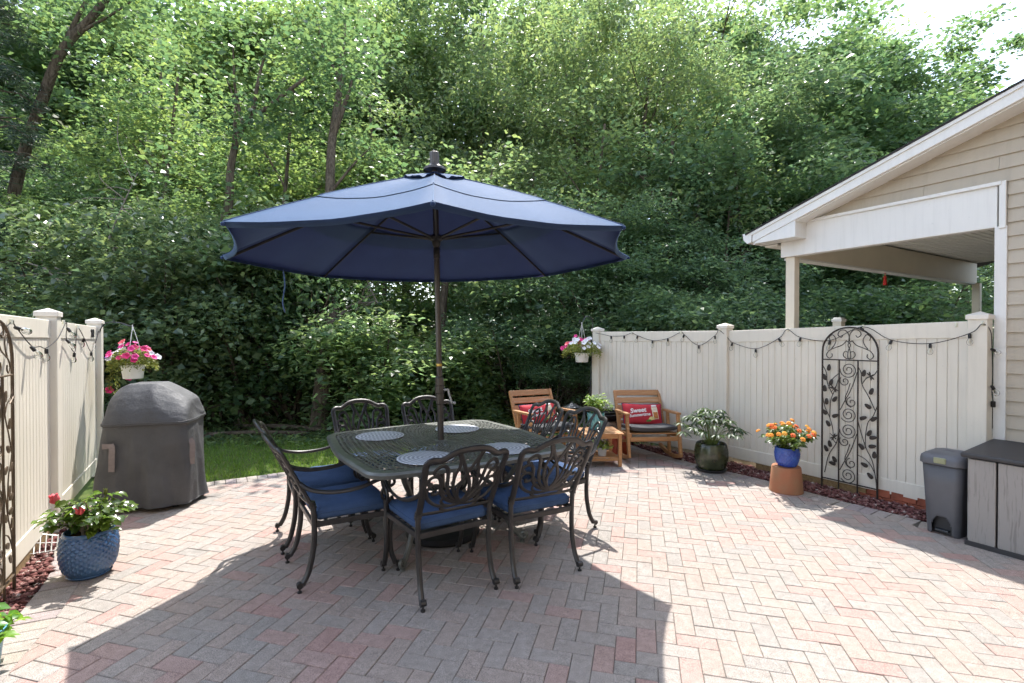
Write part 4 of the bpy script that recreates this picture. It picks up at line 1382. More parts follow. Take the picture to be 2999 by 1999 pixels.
gc.f.append(tuple((len(prof2) - 1) * NG + k for k in range(NG))); gc.m.append(0)
cov = gc.build('cover', MAT['grill_cover'], gr, ang=50)
sm = MB()
row = 22
sm.tube([Vector(gc.v[row * NG + k]) for k in range(NG)], 0.0045, 5, closed=True)
sm.build('seam', MAT['grill_cover'], cov)
hm = MB(); hm.tube([Vector(gc.v[k]) for k in range(NG)], 0.005, 5, closed=True); hm.build('hem', MAT['grill_cover'], cov)
for (x, y0, rz) in ((-0.245, -0.300, 0), (0.325, -0.205, 42)):
    s_ = MB()
    s_.box((-0.02, 0, 0.60), (0.062, 0.008, 0.045))
    pts = [(0.012, -0.004, 0.615), (0.028, -0.016, 0.58), (0.028, -0.022, 0.50), (0.024, -0.018, 0.38)]
    s_.tube(catmull(pts, 4), 0.024, 4, flat=(1.35, 0.12), nrm=(0, 1, 0))
    s_.build('strap', MAT['strap'], gr, smooth=False, loc=(x, y0, 0), rot=(0, 0, R(rz)))
for (x, y) in ((0.22, -0.2), (0.24, 0.2), (-0.24, -0.2), (-0.24, 0.2)):
    MB().tube([(x - 0.015, y, 0.032), (x + 0.015, y, 0.032)], 0.032, 14).build('caster', MAT['rubber'], gr)

# ------------------------------------------------------------------ rocking chairs
def make_rocker(label, loc, rz):
    c = thing('rocking_chair', label, 'rocking chair', loc, rz, 'teak rocking chairs')
    T = MAT['teak']
    for sx in (-1, 1):
        x = sx * 0.325
        rk = MB()
        n = 22
        for i in range(n + 1):
            y = -0.47 + 0.80 * i / n
            z = 0.004 + 0.42 * (y + 0.02) ** 2 if y < -0.02 else 0.004 + 0.55 * (y + 0.02) ** 2
            for (dx, dz) in ((-0.017, 0), (0.017, 0), (0.017, 0.048), (-0.017, 0.048)):
                rk.v.append((x + dx, y, z + dz))
        for i in range(n):
            for k in range(4):
                l = (k + 1) % 4
                rk.f.append((i * 4 + k, i * 4 + l, (i + 1) * 4 + l, (i + 1) * 4 + k)); rk.m.append(0)
        rk.f += [(3, 2, 1, 0), tuple(n * 4 + k for k in range(4))]; rk.m += [0, 0]
        rk.build('rocker', T, c, smooth=False, bevel=0.004)
        MB().bar((x, 0.302, 0.075), (x - sx * 0.0, 0.205, 0.572), 0.036, 0.052, up=(0, 1, 0)).build('front_leg', T, c, smooth=False, bevel=0.004)
        MB().bar((x, -0.06, 0.05), (x, -0.135, 0.572), 0.034, 0.046, up=(0, 1, 0)).build('rear_leg', T, c, smooth=False, bevel=0.004)
        MB().bar((x, -0.25, 0.572), (x, 0.245, 0.592), 0.056, 0.028).build('arm', T, c, smooth=False, bevel=0.004)
        MB().bar((x * 0.92, -0.185, 0.30), (x * 0.94, -0.430, 0.815), 0.034, 0.05, up=(0, 1, 0)).build('back_stile', T, c, smooth=False, bevel=0.004)
        MB().bar((x * 0.92, -0.22, 0.285), (x * 0.92, 0.275, 0.335), 0.03, 0.05).build('seat_rail', T, c, smooth=False, bevel=0.004)
    for i in range(5):
        t = 0.20 + 0.185 * i
        y, z = -0.185 - 0.245 * t, 0.30 + 0.515 * t
        hh = 0.078
        MB().bar((-0.288, y + 0.006, z), (0.288, y + 0.006, z), 0.018, hh, up=(0, -0.43, 0.9)).build('back_slat', T, c, smooth=False, bevel=0.003)
    for i in range(5):
        t = i / 4
        MB().bar((-0.285, -0.17 + 0.40 * t, 0.312 + 0.04 * t), (0.285, -0.17 + 0.40 * t, 0.312 + 0.04 * t), 0.06, 0.014).build('seat_slat', T, c, smooth=False, bevel=0.003)
    MB().bar((-0.305, 0.272, 0.288), (0.305, 0.272, 0.288), 0.022, 0.052).build('front_rail', T, c, smooth=False, bevel=0.004)
    MB().bar((-0.30, -0.085, 0.20), (0.30, -0.085, 0.20), 0.022, 0.04).build('rear_stretcher', T, c, smooth=False, bevel=0.004)
    cu = MB()
    nx = 18
    def cp(i, j, top):
        a, b = -1 + 2 * i / nx, -1 + 2 * j / nx
        e = max(abs(a), abs(b)); k = max(0, (e - 0.85) / 0.15)
        drop = 0.018 * (1 - math.sqrt(max(0, 1 - k * k)))
        sag = -0.018 * (1 - a * a)
        z = 0.345 + 0.05 * (b + 1) / 2
        return (a * 0.288, 0.045 + b * 0.245 - 0.02 * abs(b) * 0, z + (0.068 - drop if top else drop) + sag)
    for top in (True, False):
        k0 = len(cu.v)
        for j in range(nx + 1):
            for i in range(nx + 1): cu.v.append(cp(i, j, top))
        for j in range(nx):
            for i in range(nx):
                q = (k0 + j * (nx + 1) + i, k0 + j * (nx + 1) + i + 1, k0 + (j + 1) * (nx + 1) + i + 1, k0 + (j + 1) * (nx + 1) + i)
                cu.f.append(q if top else q[::-1]); cu.m.append(0)
    k1 = (nx + 1) ** 2
    edge = [i for i in range(nx)] + [j * (nx + 1) + nx for j in range(nx)] + [nx * (nx + 1) + i for i in range(nx, 0, -1)] + [j * (nx + 1) for j in range(nx, 0, -1)]
    for i in range(len(edge)):
        a, b = edge[i], edge[(i + 1) % len(edge)]
        cu.f.append((a + k1, b + k1, b, a)); cu.m.append(0)
    cu.build('seat_cushion', MAT['charcoal'], c, ang=60)
    return c

def make_pillow(label, chair_loc, rz, tilt=0.0):
    p = thing('throw_pillow', label, 'pillow', (0, 0, 0), 0, 'red summer pillows')
    HW, HH, TK = 0.268, 0.150, 0.062
    def surf(x, y):
        a, b = min(1, abs(x / HW)), min(1, abs(y / HH))
        return TK * (max(0, (1 - a ** 3.2)) ** 0.6) * (max(0, (1 - b ** 3.0)) ** 0.6)
    body = MB()
    n = 26
    for sg in (1, -1):
        k0 = len(body.v)
        for j in range(n + 1):
            for i in range(n + 1):
                a, b = -1 + 2 * i / n, -1 + 2 * j / n
                x = a * HW * (1 - 0.05 * (1 - b * b) * abs(a) ** 3); y = b * HH * (1 - 0.08 * (1 - a * a) * abs(b) ** 3)
                body.v.append((x, y, sg * surf(a * HW, b * HH) + 0.002 * math.sin(a * 8 + b * 5) * (1 - abs(a)) ))
        for j in range(n):
            for i in range(n):
                q = (k0 + j * (n + 1) + i, k0 + j * (n + 1) + i + 1, k0 + (j + 1) * (n + 1) + i + 1, k0 + (j + 1) * (n + 1) + i)
                body.f.append(q if sg > 0 else q[::-1]); body.m.append(0)
    parts = [(body, 'pillow_body', MAT['red_cloth'])]
    pip = MB()
    loop = [body.v[i] for i in range(n + 1)] + [body.v[j * (n + 1) + n] for j in range(1, n + 1)] + [body.v[n * (n + 1) + i] for i in range(n - 1, -1, -1)] + [body.v[j * (n + 1)] for j in range(n - 1, 0, -1)]
    pip.tube(loop, 0.005, 6, closed=True)
    parts.append((pip, 'piping', MAT['navy_cloth']))
    def drape(mb, dx, dy, lift, rot=0.0):
        cr, sr = math.cos(rot), math.sin(rot)
        out = []
        for (x, y, z) in mb.v:
            X, Y = x * cr - y * sr + dx, x * sr + y * cr + dy
            out.append((X, Y, surf(X, Y) * 1.0 + lift + max(z, -0.001)))
        mb.v = out
        return mb
    parts.append((drape(text_mb('Sweet', 0.086, 0.14, 0.001, 0.0022), -0.072, 0.040, 0.0045, 0.12), 'lettering', MAT['white_print']))
    parts.append((drape(text_mb('Summertime', 0.054, 0.10, 0.001, 0.0014), -0.052, -0.020, 0.0045, 0.12), 'lettering', MAT['white_print']))
    def disc(cx, cy, rx, ry, n=20, a0=0, a1=2 * PI):
        m = MB()
        K = 6
        for j in range(1, K + 1):
            for i in range(n):
                a = a0 + (a1 - a0) * i / (n - 1)
                m.v.append((cx + rx * j / K * math.cos(a), cy + ry * j / K * math.sin(a), 0))
        m.v.append((cx, cy, 0)); ci = len(m.v) - 1
        for i in range(n - 1):
            m.f.append((ci, i, i + 1)); m.m.append(0)
            for j in range(K - 1):
                m.f.append((j * n + i, (j + 1) * n + i, (j + 1) * n + i + 1, j * n + i + 1)); m.m.append(0)
        return m
    def grid(x0, x1, y0, y1, n=8):
        m = MB()
        for j in range(n + 1):
            for i in range(n + 1):
                m.v.append((x0 + (x1 - x0) * i / n, y0 + (y1 - y0) * j / n, 0))
        for j in range(n):
            for i in range(n):
                a = j * (n + 1) + i
                m.f.append((a, a + 1, a + n + 2, a + n + 1)); m.m.append(0)
        return m
    parts.append((drape(grid(-0.040, 0.040, -0.085, 0.075), 0.155, 0.015, 0.004, 0.10), 'jar_print', MAT['cream_print']))
    parts.append((drape(grid(-0.030, 0.030, -0.070, 0.015), 0.158, 0.008, 0.0052, 0.10), 'tea_print', MAT['tea_print']))
    parts.append((drape(grid(-0.036, 0.036, 0.0, 0.022, 4), 0.150, 0.100, 0.0052, 0.10), 'lid_print', MAT['white_print']))
    parts.append((drape(disc(0, 0, 0.046, 0.046, 14, 0, PI), 0.105, -0.085, 0.0055, 0.25), 'lemon_print', MAT['lemon_print']))
    parts.append((drape(disc(0, 0, 0.038, 0.014, 14), 0.062, -0.092, 0.0062, 0.15), 'mint_print', MAT['mint_print']))
    for mb, nm, mt_ in parts:
        mb.build(nm, mt_, p, ang=70)
    # stand it on the cushion against the back: local z of the pillow faces the chair's front
    X = Vector((-1, 0, 0)); Y = Vector((0, -0.38, 0.925)); Z = X.cross(Y)
    mloc = Matrix(((X.x, Y.x, Z.x, 0.0), (X.y, Y.y, Z.y, -0.175), (X.z, Y.z, Z.z, 0.520), (0, 0, 0, 1)))
    mw = Matrix.Translation(chair_loc) @ Matrix.Rotation(rz, 4, 'Z') @ mloc @ Matrix.Rotation(tilt, 4, 'Z')
    p.matrix_world = mw
    loc_, q_, s_ = mw.decompose()
    p.location = loc_; p.rotation_euler = q_.to_euler()
    return p
RC1, RZ1 = (1.74, 6.38, 0.0), R(184)
RC2, RZ2 = (0.43, 6.44, 0.0), R(205)
make_rocker('teak rocking chair with charcoal cushion at the right, against the vinyl fence', RC1, RZ1)
make_rocker('teak rocking chair left of the little side table, partly behind the dining chairs', RC2, RZ2)
make_pillow('red Sweet Summertime pillow on the right rocking chair', RC1, RZ1, R(-2))
make_pillow('red Sweet Summertime pillow on the left rocking chair behind dining chairs', RC2, RZ2, R(3))

# ------------------------------------------------------------------ teak side table
stb = thing('side_table', 'low square teak side table with slatted shelf between the rocking chairs', 'table', (1.07, 6.07, 0), R(6))
for i in range(6):
    MB().box((-0.20 + 0.08 * i, 0, 0.395), (0.077, 0.46, 0.018)).build('top_slat', MAT['teak'], stb, smooth=False, bevel=0.002)
for sx in (-1, 1):
    for sy in (-1, 1):
        MB().box((sx * 0.20, sy * 0.19, 0.193), (0.04, 0.04, 0.386)).build('leg', MAT['teak'], stb, smooth=False, bevel=0.003)
for (a, b) in (((-0.2, -0.19), (0.2, -0.19)), ((-0.2, 0.19), (0.2, 0.19)), ((-0.2, -0.19), (-0.2, 0.19)), ((0.2, -0.19), (0.2, 0.19))):
    MB().bar((a[0], a[1], 0.362), (b[0], b[1], 0.362), 0.02, 0.048).build('apron', MAT['teak'], stb, smooth=False, bevel=0.002)
    MB().bar((a[0], a[1], 0.088), (b[0], b[1], 0.088), 0.02, 0.03).build('shelf_rail', MAT['teak'], stb, smooth=False, bevel=0.002)
for i in range(5):
    MB().box((0, -0.15 + 0.075 * i, 0.110), (0.39, 0.055, 0.012)).build('shelf_slat', MAT['teak'], stb, smooth=False, bevel=0.002)

# ------------------------------------------------------------------ bin and deck box
tb = thing('pedal_bin', 'grey plastic pedal bin with curved lid next to the deck box', 'bin', (3.475, 3.925, 0), TH)
bn = MB()
def rrect(hx, hy, r, n=6):
    out = []
    for (cx, cy, a0) in ((hx - r, hy - r, 0), (-hx + r, hy - r, PI / 2), (-hx + r, -hy + r, PI), (hx - r, -hy + r, 3 * PI / 2)):
        for k in range(n + 1):
            a = a0 + PI / 2 * k / n
            out.append((cx + r * math.cos(a), cy + r * math.sin(a)))
    return out
def loft(mb, secs, cap0=True, cap1=True):
    n = len(secs[0])
    k0 = len(mb.v)
    for s in secs: mb.v += s
    for i in range(len(secs) - 1):
        for k in range(n):
            l = (k + 1) % n
            mb.f.append((k0 + i * n + k, k0 + i * n + l, k0 + (i + 1) * n + l, k0 + (i + 1) * n + k)); mb.m.append(0)
    if cap0: mb.f.append(tuple(k0 + k for k in range(n - 1, -1, -1))); mb.m.append(0)
    if cap1: mb.f.append(tuple(k0 + (len(secs) - 1) * n + k for k in range(n))); mb.m.append(0)
# body as a shell with an arched pedal opening in the front (local -x is the front)
zs = [0.0] + [0.012 * i for i in range(1, 14)] + [0.165, 0.25, 0.40, 0.555]
npt = 88
def bsec(z):
    t = z / 0.555
    hx_, hy_, r_ = 0.135 + 0.032 * t, 0.105 + 0.025 * t, 0.055
    out = []
    cs = [(hx_ - r_, hy_ - r_, 0), (-hx_ + r_, hy_ - r_, PI / 2), (-hx_ + r_, -hy_ + r_, PI), (hx_ - r_, -hy_ + r_, 3 * PI / 2)]
    arcs = [[(cx + r_ * math.cos(a0 + PI / 2 * k / 8), cy + r_ * math.sin(a0 + PI / 2 * k / 8)) for k in range(9)] for cx, cy, a0 in cs]
    for i in range(4):
        out += arcs[i]
        p, q = arcs[i][-1], arcs[(i + 1) % 4][0]
        out += [(p[0] + (q[0] - p[0]) * k / 14, p[1] + (q[1] - p[1]) * k / 14) for k in range(1, 14)]
    return [(x, y, z) for x, y in out]
S = [bsec(z) for z in zs]
nn = len(S[0])
for s in S: bn.v += s
for i in range(len(zs) - 1):
    for k in range(nn):
        l = (k + 1) % nn
        mx_, my_ = (S[i][k][0] + S[i][l][0]) / 2, (S[i][k][1] + S[i][l][1]) / 2
        zm = (zs[i] + zs[i + 1]) / 2
        if mx_ < -0.10 and abs(my_) < 0.066 * math.sqrt(max(0, 1 - (zm / 0.150) ** 3)) and zm < 0.15:
            continue
        bn.f.append((i * nn + k, i * nn + l, (i + 1) * nn + l, (i + 1) * nn + k)); bn.m.append(0)
bo = bn.build('bin_body', MAT['grey_plastic'], tb, ang=40)
so = bo.modifiers.new('wall', 'SOLIDIFY'); so.thickness = 0.004; so.offset = -1
inr = MB(); loft(inr, [[(x * 0.9 + 0.02, y * 0.85, 0.006) for x, y in rrect(0.13, 0.10, 0.05)], [(x * 0.9 + 0.03, y * 0.85, 0.17) for x, y in rrect(0.13, 0.10, 0.05)]])
inr.build('pedal_well', MAT['dark_plastic'], tb)
MB().box((-0.118, 0, 0.035), (0.04, 0.085, 0.016)).build('pedal', MAT['pewter'], tb, smooth=False, bevel=0.004)
ld = MB()
loft(ld, [[(x, y, z) for x, y in rrect(hx, hy, 0.07, 10)] for z, hx, hy in ((0.548, 0.172, 0.136), (0.556, 0.182, 0.146), (0.590, 0.180, 0.145))] +
     [[(x * s, y * s, 0.590 + dz + 0.02 * (x + 0.18)) for x, y in rrect(0.180, 0.145, 0.07, 10)] for s, dz in ((0.97, 0.020), (0.85, 0.036), (0.6, 0.047), (0.3, 0.052), (0.02, 0.053))])
lo_ = ld.build('lid', MAT['grey_plastic'], tb, ang=40)
MB().box((-0.178, 0.0, 0.588), (0.02, 0.078, 0.046)).build('latch', MAT['latch'], lo_, smooth=False, bevel=0.008)

bx = thing('deck_box', 'grey wood-grain resin deck storage box with black lid against the house', 'storage box', (3.38, 3.685, 0), TH)
BL, BDp, BH = 1.15, 0.62, 0.655
MB().box((BDp / 2 + 0.03, -BL / 2, 0.34), (BDp - 0.06, BL - 0.04, 0.63)).build('core', MAT['dark_plastic'], bx, smooth=False)
MB().box((BDp / 2, -BL / 2, 0.018), (BDp, BL, 0.036)).build('base_rail', MAT['dark_plastic'], bx, smooth=False, bevel=0.004)
yy = -0.012
for w in (0.165, 0.20, 0.20, 0.20, 0.20, 0.14):
    MB().box((0.012, yy - w / 2, 0.342), (0.024, w - 0.012, 0.61)).build('front_panel', MAT['box_panel'], bx, smooth=False, bevel=0.004)
    yy -= w
for i in range(3):
    MB().box((0.05 + 0.19 * (i + 0.5), -0.009, 0.342), (0.182, 0.02, 0.61)).build('side_panel', MAT['box_panel'], bx, smooth=False, bevel=0.004)
lid = MB()
x0, x1, y0, y1 = -0.022, BDp + 0.01, 0.022, -BL - 0.02
lid.add([(x0, y0, 0.655), (x1, y0, 0.655), (x1, y1, 0.655), (x0, y1, 0.655), (x0, y0, 0.69), (x1, y0, 0.725), (x1, y1, 0.725), (x0, y1, 0.69)], [(0, 1, 2, 3), (7, 6, 5, 4), (0, 4, 5, 1), (1, 5, 6, 2), (2, 6, 7, 3), (3, 7, 4, 0)])
lid.build('lid', MAT['dark_plastic'], bx, smooth=False, bevel=0.012, seg=3)

# ------------------------------------------------------------------ trellises
def spiral(c, r0, r1, a0, a1, n=36):
    return [(c[0] + (r0 + (r1 - r0) * k / n) * math.cos(a0 + (a1 - a0) * k / n), c[1] + (r0 + (r1 - r0) * k / n) * math.sin(a0 + (a1 - a0) * k / n)) for k in range(n + 1)]

def make_trellis(label, origin, ang, mat):
    t = thing('garden_trellis', label, 'trellis', origin, ang)
    # drawing plane: x 0..460 across, y down; the bars are drawn as 2-D paths and swept
    def cvt(p):
        x, y = p
        return Vector(((x - 105) / 460 * 0.5, 0.0, 0.10 + (1400 - y) / 1070 * 1.22))
    def sw_(mb, pts, r, smooth=5):
        q = catmull([cvt(p) for p in pts], smooth) if smooth else [cvt(p) for p in pts]
        mb.tube(q, r, 6)
    fr = MB()
    arch = [(105, 1480)] + [(105, 700), (105, 330)] + [(335 - 230 * math.cos(a), 260 - 215 * math.sin(a)) for a in [PI * k / 16 for k in range(17)]] + [(565, 330), (565, 700), (565, 1480)]
    fr.tube([cvt(p) for p in arch], 0.0085, 8)
    fr.build('arch_frame', mat, t)
    br = MB()
    for pts in ([(105, 330), (565, 330)], [(105, 1400), (565, 1400)], [(252, 330), (252, 1470)], [(408, 330), (408, 1470)]):
        br.tube([cvt(p) for p in pts], 0.0065, 8)
    br.build('bars', mat, t)
    s = MB()
    # crest scrolls, mirrored about x = 335
    for sg in (1, -1):
        mx = lambda p: (335 + sg * (p[0] - 335), p[1])
        for pts in ([(335, 320), (365, 312), (385, 285), (370, 255), (345, 262)], [(335, 320), (322, 300), (330, 240), (345, 195), (310, 160)],
                    [(310, 165), (275, 200), (215, 225), (165, 250), (140, 290), (165, 318), (190, 300), (188, 275)],
                    [(185, 232), (212, 195), (222, 150), (195, 110), (165, 130), (172, 160)], [(330, 170), (332, 115), (300, 70), (255, 75), (240, 110), (265, 132), (282, 115)]):
            sw_(s, [mx(p) for p in pts], 0.0042)
    # spirals of the middle bay
    for oy in (0, 530):
        sw_(s, spiral((330, 415 + oy), 12, 72, 2.6, 2.6 + 4.2 * PI), 0.0042, 2)
        sw_(s, spiral((300, 515 + oy), 8, 45, 2.0, 2.0 + 2.6 * PI), 0.0042, 2)
        sw_(s, [(402, 430 + oy), (375, 520 + oy), (345, 600 + oy), (300, 690 + oy), (262, 770 + oy)], 0.0042)
        sw_(s, [(345, 530 + oy), (325, 600 + oy), (305, 660 + oy), (318, 715 + oy), (355, 740 + oy)], 0.0042)
        sw_(s, spiral((358, 695 + oy), 10, 46, 2.6, 2.6 + 2.6 * PI), 0.0042, 2)
        sw_(s, spiral((330, 805 + oy), 12, 68, 2.6, 2.6 + 4.0 * PI), 0.0042, 2)
    s.build('scrolls', mat, t)
    v = MB()
    vines = [[(105, 380), (140, 450), (150, 540), (195, 640)], [(245, 505), (215, 600), (180, 700), (172, 850)], [(105, 650), (130, 760), (172, 850), (200, 950), (205, 1040), (228, 1070)],
             [(250, 960), (235, 1060), (165, 1190), (130, 1350)], [(160, 590), (190, 510), (250, 450)],
             [(405, 380), (435, 440), (440, 530), (498, 640), (545, 745)], [(565, 690), (530, 790), (490, 850), (472, 960), (470, 1070)], [(410, 850), (440, 960), (480, 1080), (525, 1170), (550, 1300), (565, 1440)],
             [(410, 1140), (470, 1165), (515, 1210), (545, 1270)], [(440, 530), (475, 480), (530, 450), (565, 400)]]
    for p in vines: sw_(v, p, 0.004)
    v.build('vines', mat, t)
    lf = MB()
    def leafshape(cx, cy, ang_, L=60, W=16):
        out = []
        for k in range(16):
            a = 2 * PI * k / 16
            r = W * abs(math.sin(a)) ** 0.8 * (1 if math.sin(a) > 0 else -1)
            x, y = L / 2 * math.cos(a), r * (0.55 + 0.45 * (1 + math.cos(a)) / 2 + 0.25)
            out.append((cx + x * math.cos(ang_) - y * math.sin(ang_), cy + x * math.sin(ang_) + y * math.cos(ang_)))
        return out
    me_ = None
    leaves = [(163, 402, 1.7), (127, 490, 1.2), (183, 532, 1.9), (127, 592, 1.5), (216, 680, 2.2), (143, 708, 1.6), (124, 805, 0.8), (221, 828, 2.7), (158, 905, 1.0), (174, 1085, 1.3), (141, 1132, 1.1), (215, 1217, 1.0), (197, 1255, 0.2),
              (455, 436, 1.8), (515, 585, 1.9), (488, 714, 0.6), (452, 818, 2.7), (535, 815, 2.5), (501, 938, 2.0), (530, 973, 2.9), (524, 1047, 2.9), (438, 1063, 0.8), (540, 1116, 1.6), (463, 1214, 0.4), (508, 1297, 0.8)]
    for (lx, ly, la) in leaves:
        o2 = [cvt(p) for p in leafshape(0, 0, la)]
        lm = MB()
        base = cvt((0, 0))
        pts = [p - base for p in o2]
        n_ = len(pts)
        lm.v = [(p.x, -0.003, p.z) for p in pts] + [(p.x, 0.003, p.z) for p in pts] + [(0, -0.007, 0)]
        lm.f = [(i, (i + 1) % n_, 2 * n_) for i in range(n_)] + [tuple(range(2 * n_ - 1, n_ - 1, -1))] + [(i, n_ + i, n_ + (i + 1) % n_, (i + 1) % n_) for i in range(n_)]
        lm.m = [0] * len(lm.f)
        lm.build('leaf', mat, t, smooth=False, loc=tuple(cvt((lx, ly))))
    for (dx, dy, da) in ((212, 590, 0.9), (212, 1015, -0.7), (510, 458, 0.5)):
        d = MB()
        c0 = cvt((dx, dy))
        def dp(x, y):
            return (c0.x + (x * math.cos(da) - y * math.sin(da)), -0.012, c0.z + (x * math.sin(da) + y * math.cos(da)))
        d.tube([dp(-0.045, 0), dp(0.0, 0), dp(0.02, 0)], [0.003, 0.0045, 0.006], 6)
        d.ball(dp(0.026, 0), 0.007, 8, 6)
        for (wx, wy) in ((0.012, 0.042), (0.012, -0.042), (-0.012, 0.038), (-0.012, -0.038)):
            a_, b_ = Vector(dp(0.004, 0)), Vector(dp(wx, wy))
            d.tube([a_, a_.lerp(b_, 0.5), b_], [0.003, 0.0085, 0.004], 6, flat=(1, 0.25), nrm=(0, 1, 0))
        d.build('dragonfly', mat, t)
    return t
# drawing x runs left to right as seen from the patio
pT = FC + dCD * 1.177 + nR * 0.06
make_trellis('tall arched brown iron trellis with leaves and dragonflies against the right fence', (pT.x, pT.y, 0.0), aCD, MAT['trellis'])
pT2 = FA + dAB * (-1.10 - 0.5) + nA * 0.06
make_trellis('bronze iron leaf trellis cut by the left edge of the picture', (pT2.x, pT2.y, 0.0), aAB, MAT['trellis_gold'])

# ------------------------------------------------------------------ string lights
def string_lights(label, pts, bulbs, hooks):
    t = thing('string_lights', label, 'string lights', (0, 0, 0), 0)
    MB().tube(catmull(pts, 5), 0.0034, 6).build('cord', MAT['black'], t)
    for (p, tilt) in bulbs:
        s = MB().lathe([(0.001, 0.004), (0.008, 0.004), (0.0115, -0.004), (0.0115, -0.034), (0.001, -0.034)], 10)
        rot = (tilt[0], tilt[1], 0)
        so_ = s.build('socket', MAT['black'], t, loc=p, rot=rot)
        b = MB().lathe([(0.009, -0.033), (0.013, -0.042), (0.020, -0.055), (0.022, -0.068), (0.018, -0.083), (0.009, -0.092), (0.001, -0.094)], 14)
        bo_ = b.build('bulb', MAT['glass'], so_)
        MB().tube([(0, 0, -0.036), (0, 0, -0.07)], 0.002, 5).build('filament', MAT['filament'], so_)
    for h in hooks:
        MB().box((h[0], h[1], h[2]), (0.016, 0.016, 0.035)).build('clip_hook', MAT['clip'], t, smooth=False, bevel=0.003)
    return t
E_ = lambda s, z, o=0.040: fpt(FE, dEC, nE, s, z, o)
C_ = lambda s, z, o=0.040: fpt(FC, dCD, nR, s, z, o)
A_ = lambda s, z, o=0.040: fpt(FA, dAB, nA, s, z, o)
rp = [E_(0.02, 1.61, 0.075), E_(0.15, 1.585), E_(0.275, 1.562), E_(0.502, 1.568), E_(0.628, 1.605), E_(0.724, 1.57), E_(0.962, 1.500), E_(1.194, 1.530), E_(1.381, 1.612), E_(1.425, 1.585), E_(1.63, 1.440), E_(1.857, 1.570, 0.07),
      C_(-0.03, 1.635, 0.078), C_(0.10, 1.50), C_(0.123, 1.482), C_(0.428, 1.412), C_(0.704, 1.535), C_(0.797, 1.632), C_(0.94, 1.545), C_(1.236, 1.512), C_(1.533, 1.650), C_(1.774, 1.520), C_(2.066, 1.492), C_(2.345, 1.580, 0.078), C_(2.42, 1.655, 0.082),
      C_(2.455, 1.60, 0.02), C_(2.46, 1.45, 0.0), C_(2.465, 1.25, 0.0), C_(2.462, 1.10, 0.0), C_(2.47, 1.02, 0.0)]
rb_ = [(E_(0.275, 1.556), (0, 0)), (E_(0.502, 1.562), (0, 0)), (E_(0.724, 1.560), (0.2, 0.2)), (E_(0.962, 1.494), (0, 0)), (E_(1.194, 1.524), (0, 0)), (E_(1.425, 1.575), (0.3, 0.2)), (E_(1.63, 1.434), (0, 0)), (E_(1.857, 1.56, 0.075), (0, 0)),
       (C_(0.123, 1.474), (0.2, 0.1)), (C_(0.428, 1.404), (0, 0)), (C_(0.704, 1.527), (-0.3, -0.4)), (C_(0.94, 1.537), (0.1, 0.15)), (C_(1.236, 1.504), (0.1, 0.1)), (C_(1.52, 1.640), (0, -0.9)), (C_(1.774, 1.514), (0.2, 0.2)), (C_(2.066, 1.486), (0, 0)), (C_(2.345, 1.572, 0.085), (0, 0)), (C_(2.46, 1.45, 0.01), (0.2, -1.2)), (C_(2.463, 1.15, 0.01), (0, -0.6))]
sl = string_lights('black string lights with clear bulbs looped along the right fence', rp, rb_, [E_(0.628, 1.605), E_(1.381, 1.612), C_(-0.03, 1.635, 0.068), C_(0.797, 1.632, 0.03), C_(1.533, 1.652, 0.03), C_(2.24, 1.655, 0.03), C_(2.42, 1.66, 0.07)])
MB().box((0, 0, 0), (0.026, 0.022, 0.05)).build('plug', MAT['black'], sl, smooth=False, bevel=0.004, loc=C_(2.47, 1.0, 0.0))
lp = [A_(-1.9, 1.52), A_(-1.5, 1.47), A_(-1.037, 1.640), A_(-0.96, 1.62), A_(-0.629, 1.490), A_(-0.42, 1.480), A_(-0.257, 1.468), A_(-0.10, 1.54, 0.075), A_(0.10, 1.665, 0.085), A_(0.16, 1.62, 0.08), A_(0.364, 1.535), A_(0.651, 1.41), A_(0.72, 1.52), A_(0.786, 1.640), A_(1.064, 1.54), A_(1.406, 1.395), A_(1.65, 1.50), A_(1.82, 1.62)]
lb_ = [(A_(-0.96, 1.61), (0.2, -1.2)), (A_(-0.629, 1.482), (0.3, -0.5)), (A_(-0.257, 1.458), (0, 0)), (A_(0.13, 1.622, 0.09), (0.2, -0.5)), (A_(0.364, 1.527), (0.2, -0.6)), (A_(0.651, 1.402), (0.2, 0.3)), (A_(1.064, 1.532), (0.1, 0.4)), (A_(1.406, 1.388), (0, 0)), (A_(-1.5, 1.462), (0, 0))]
string_lights('string lights with clear bulbs draped on the sunlit left fence', lp, lb_, [A_(-1.037, 1.645), A_(0.10, 1.67, 0.07), A_(0.786, 1.645), A_(1.82, 1.625)])

